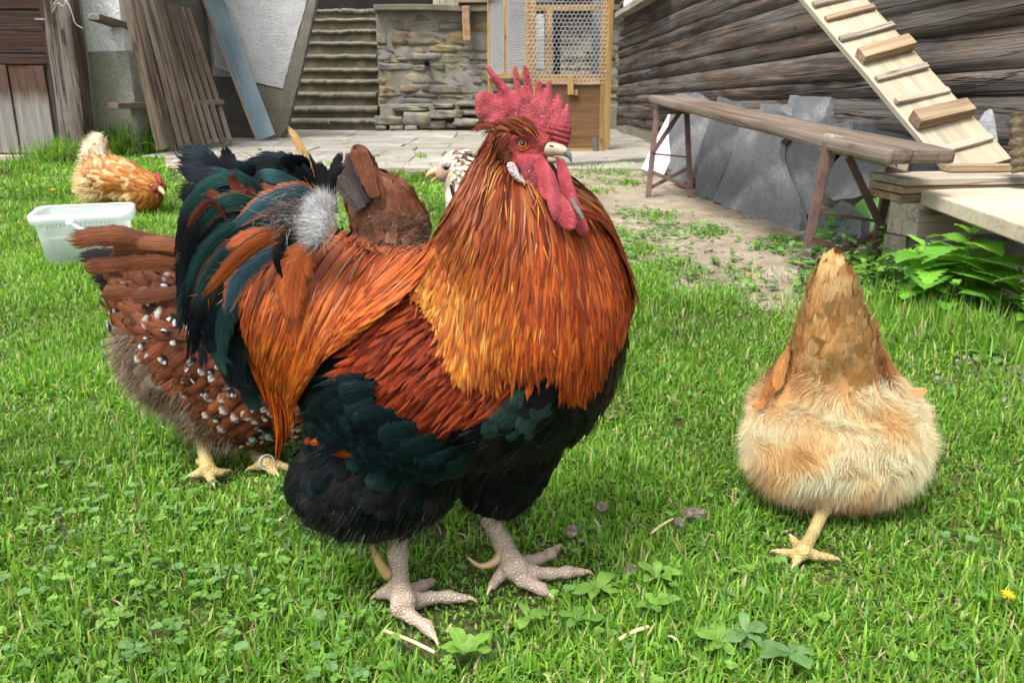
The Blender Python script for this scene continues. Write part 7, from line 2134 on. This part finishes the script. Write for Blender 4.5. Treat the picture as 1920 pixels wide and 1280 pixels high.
# ---------------------------------------------------------------- orange hen foraging far left
def far_hen():
    r = np.random.default_rng(305); Y0 = 4.35
    root = thing('hen', (at(225, 400, Y0).x, Y0, 0), 'orange buff hen with a white tail foraging behind the plastic bucket', 'hen', 'hens in the yard')
    s = SDF(.04)
    s.E(222, 338, Y0, 62, .11, 40, pitch=-20); s.E(182, 345, Y0, 34, .09, 36); s.E(182, 300, Y0, 22, .05, 34); s.E(186, 275, Y0, 12, .028, 22); s.E(266, 362, Y0, 38, .09, 34); s.E(282, 350, Y0 - .01, 20, .05, 24); s.E(291, 349, Y0 - .02, 15, .036, 15)
    def flow(P):
        f = np.tile([-1.0, 0, .25], (len(P), 1)); q = proj(P)[0]; t = (q[:, 0] < 205) & (q[:, 1] < 320); f[t] = [-.1, 0, 1]; l = q[:, 1] > 360; f[l] = [-.7, 0, -.6]
        return f / np.linalg.norm(f, axis=1, keepdims=True)
    def style(P, q, rng):
        n = len(P); base = colpick(rng, n, [(.42, .16, .035), (.50, .24, .07), (.34, .11, .02), (.58, .36, .16)])
        hd = (q[:, 0] > 262); base[hd] = colpick(rng, int(hd.sum()), [(.40, .13, .02), (.34, .10, .017), (.46, .18, .04)])
        tl = (q[:, 0] < 205) & (q[:, 1] < 300 + (q[:, 0] - 170) * .1); base[tl] = colpick(rng, int(tl.sum()), [(.78, .70, .55), (.72, .60, .42)])
        fl = (q[:, 0] < 192) & (q[:, 1] > 335); base[fl] = colpick(rng, int(fl.sum()), [(.74, .58, .34), (.66, .46, .22)])
        dk = (np.abs(q[:, 0] - 178) < 16) & (np.abs(q[:, 1] - 340) < 12) & (rng.random(n) < .7); base[dk] = [.24, .085, .022]
        wl = rng.random(n) < .22; base[wl & ~hd] = np.array([.66, .46, .24])
        return dict(base=base, L=.055 * rng.uniform(.8, 1.2, n), W=np.where(hd, .008, .014) * rng.uniform(.85, 1.15, n), edge=np.minimum(base * 1.4, .8), edgef=.6, under=np.array([.3, .13, .035]))
    V, Q, surf, ft = hen_coat(s, .012, 9000, .016, flow, style, r, K=6, lift=(.001, .012))
    P = surf_pts(V, Q, 9000, r); q = proj(P)[0]; k = (q[:, 0] < 195); P = P[k]; N_ = s.grad(P); n = len(P); qq = q[k]
    hf = hairs(P, N_ * .5 + np.array([-.3, 0, 0]) + r.normal(0, .4, (n, 3)), r.uniform(.02, .045, n), np.full(n, .002), np.where((qq[:, 1] < 300)[:, None], [[.78, .71, .58]], [[.70, .52, .28]]) * r.uniform(.8, 1.1, (n, 1)), r, .4, .1)
    feather_obj('body', [surf, ft, hf], root, M_SOFTFEATHER)
    hen_head(root, at(293, 348, Y0 - .035), (.75, -.65, -.42), .046, 1.1)
    for dx_ in (0, .10):
        p = at(222, 375, Y0 + dx_); g = Vector((p.x + dx_ * .5, p.y, .02))
        leg(root, [p, (p + g) / 2, g], [.018, .013, .013], [[g + Vector((.03, -.015, -.006)), g + Vector((.055, -.025, -.010))], [g + Vector((.04, 0, -.006)), g + Vector((.065, 0, -.010))], [g + Vector((.03, .015, -.006)), g + Vector((.055, .025, -.010))]], [g + Vector((-.02, 0, -.006)), g + Vector((-.035, 0, -.010))], M_YSHANK, M_CLAW, None, (.008, .006), .005, .003)
far_hen()

# ================================================================ PLASTIC BUCKET
def m_plastic(name, c, tr, rough=.3):
    k = NT(name); n = k.noise(k.tc.outputs['Object'], 9, 4)
    k.base(k.mix(c, k.ramp(n, [(.3, .9), (.7, 1.05)]), 1, 'MULTIPLY')); k.set(Roughness=rough)
    t = k.n('ShaderNodeBsdfTranslucent'); t.inputs[0].default_value = (*c, 1); m1 = k.n('ShaderNodeMixShader'); m1.inputs[0].default_value = .45
    k.l(k.b.outputs[0], m1.inputs[1]); k.l(t.outputs[0], m1.inputs[2])
    tp = k.n('ShaderNodeBsdfTransparent'); m2 = k.n('ShaderNodeMixShader'); m2.inputs[0].default_value = tr
    k.l(m1.outputs[0], m2.inputs[1]); k.l(tp.outputs[0], m2.inputs[2]); k.l(m2.outputs[0], k.out.inputs[0])
    return k.m
M_TUB = m_plastic('milky_plastic', (.80, .85, .84), .42); M_TUBRIM = m_plastic('milky_plastic_rim', (.88, .91, .91), .15); M_WATER = m_plastic('cloudy_water', (.50, .60, .48), .30, .1)
bl_, br_, bb_ = G(72, 416, .19), G(247, 398, .19), G(128, 381, .19)
cB = (br_ + bb_) / 2; cB = Vector((cB.x - .030, cB.y - .06, 0))
bucket = thing('bucket', cB, 'milky white rectangular plastic bucket with a loop handle', 'bucket')
yawb = math.radians(20)
def rrect(hx, hy, rad, z, n=8):
    pts = []
    for sx, sy, a0 in ((1, 1, 0), (-1, 1, PI / 2), (-1, -1, PI), (1, -1, 3 * PI / 2)):
        for i in range(n): a = a0 + PI / 2 * i / (n - 1); pts.append((sx * (hx - rad) + rad * math.cos(a), sy * (hy - rad) + rad * math.sin(a), z))
    P = np.array(pts); c, s_ = math.cos(yawb), math.sin(yawb)
    return np.stack([P[:, 0] * c - P[:, 1] * s_ + cB.x, P[:, 0] * s_ + P[:, 1] * c + cB.y, P[:, 2]], 1)
def loft(rings, close_first=False, close_last=False):
    m = len(rings[0]); V = np.concatenate(rings); Q = []
    for k in range(len(rings) - 1):
        i = np.arange(m); j = (i + 1) % m; Q.append(np.stack([k * m + i, k * m + j, (k + 1) * m + j, (k + 1) * m + i], 1))
    T = np.zeros((0, 3), int)
    if close_first: V = np.concatenate([V, rings[0].mean(0)[None]]); i = np.arange(m); T = np.concatenate([T, np.stack([(i + 1) % m, i, np.full(m, len(V) - 1)], 1)])
    if close_last: V = np.concatenate([V, rings[-1].mean(0)[None]]); i = np.arange(m) + (len(rings) - 1) * m; T = np.concatenate([T, np.stack([i, (i - (len(rings) - 1) * m + 1) % m + (len(rings) - 1) * m, np.full(m, len(V) - 1)], 1)])
    return V, np.concatenate(Q), T
BX, BY = .158, .124
V, Q, T = loft([rrect(BX - .024, BY - .024, .03, .006), rrect(BX - .012, BY - .012, .035, .10), rrect(BX, BY, .04, .185)], True); np_obj('tub', V, Q, T, M_TUB, bucket)
V, Q, T = loft([rrect(BX + .001, BY + .001, .04, .160), rrect(BX + .012, BY + .012, .045, .160), rrect(BX + .014, BY + .014, .045, .190), rrect(BX + .008, BY + .008, .045, .195), rrect(BX - .002, BY - .002, .04, .190)]); np_obj('rim', V, Q, T, M_TUBRIM, bucket)
# ribs under the rim
parts = []
for k in range(0, 4):
    A, B = rrect(BX + .006, BY + .006, .045, .155)[k * 8 + 7], rrect(BX + .006, BY + .006, .045, .155)[(k * 8 + 8) % 32]
    for i in range(1, 18):
        p = A + (B - A) * i / 18; parts.append(tube_arrays([p + np.array([0, 0, -.006]), p + np.array([0, 0, .03])], .0022, 4))
V, Q, T = join_arrays(parts); np_obj('rim_rib', V, Q, T, M_TUBRIM, bucket)
V, Q, T = loft([rrect(BX - .026, BY - .026, .03, .009), rrect(BX - .014, BY - .014, .033, .100), rrect(BX - .013, BY - .013, .033, .104)], True, True); np_obj('water', V, Q, T, M_WATER, bucket)
rr_ = rrect(BX + .017, BY + .017, .045, .165); fA_, fB_ = rr_[23], rr_[24]
mid_ = fA_ * .62 + fB_ * .38; out_ = np.array([math.sin(yawb), -math.cos(yawb), 0])
hp_ = spline([mid_ + out_ * .004, mid_ * .5 + (fA_ * .25 + fB_ * .75) * .5 + out_ * .022 + np.array([0, 0, -.028]), fA_ * .12 + fB_ * .88 + out_ * .018 + np.array([0, 0, -.055]), fB_ + out_ * .004 + np.array([.02, .03, -.05])], 18)
V, Q, T = tube_arrays(hp_, .0065, 8); np_obj('handle', V, Q, T, M_TUBRIM, bucket)
V, Q, T = tube_arrays([mid_ - out_ * .002, mid_ + out_ * .012], .014, 14); np_obj('handle_boss', V, Q, T, M_TUBRIM, bucket)
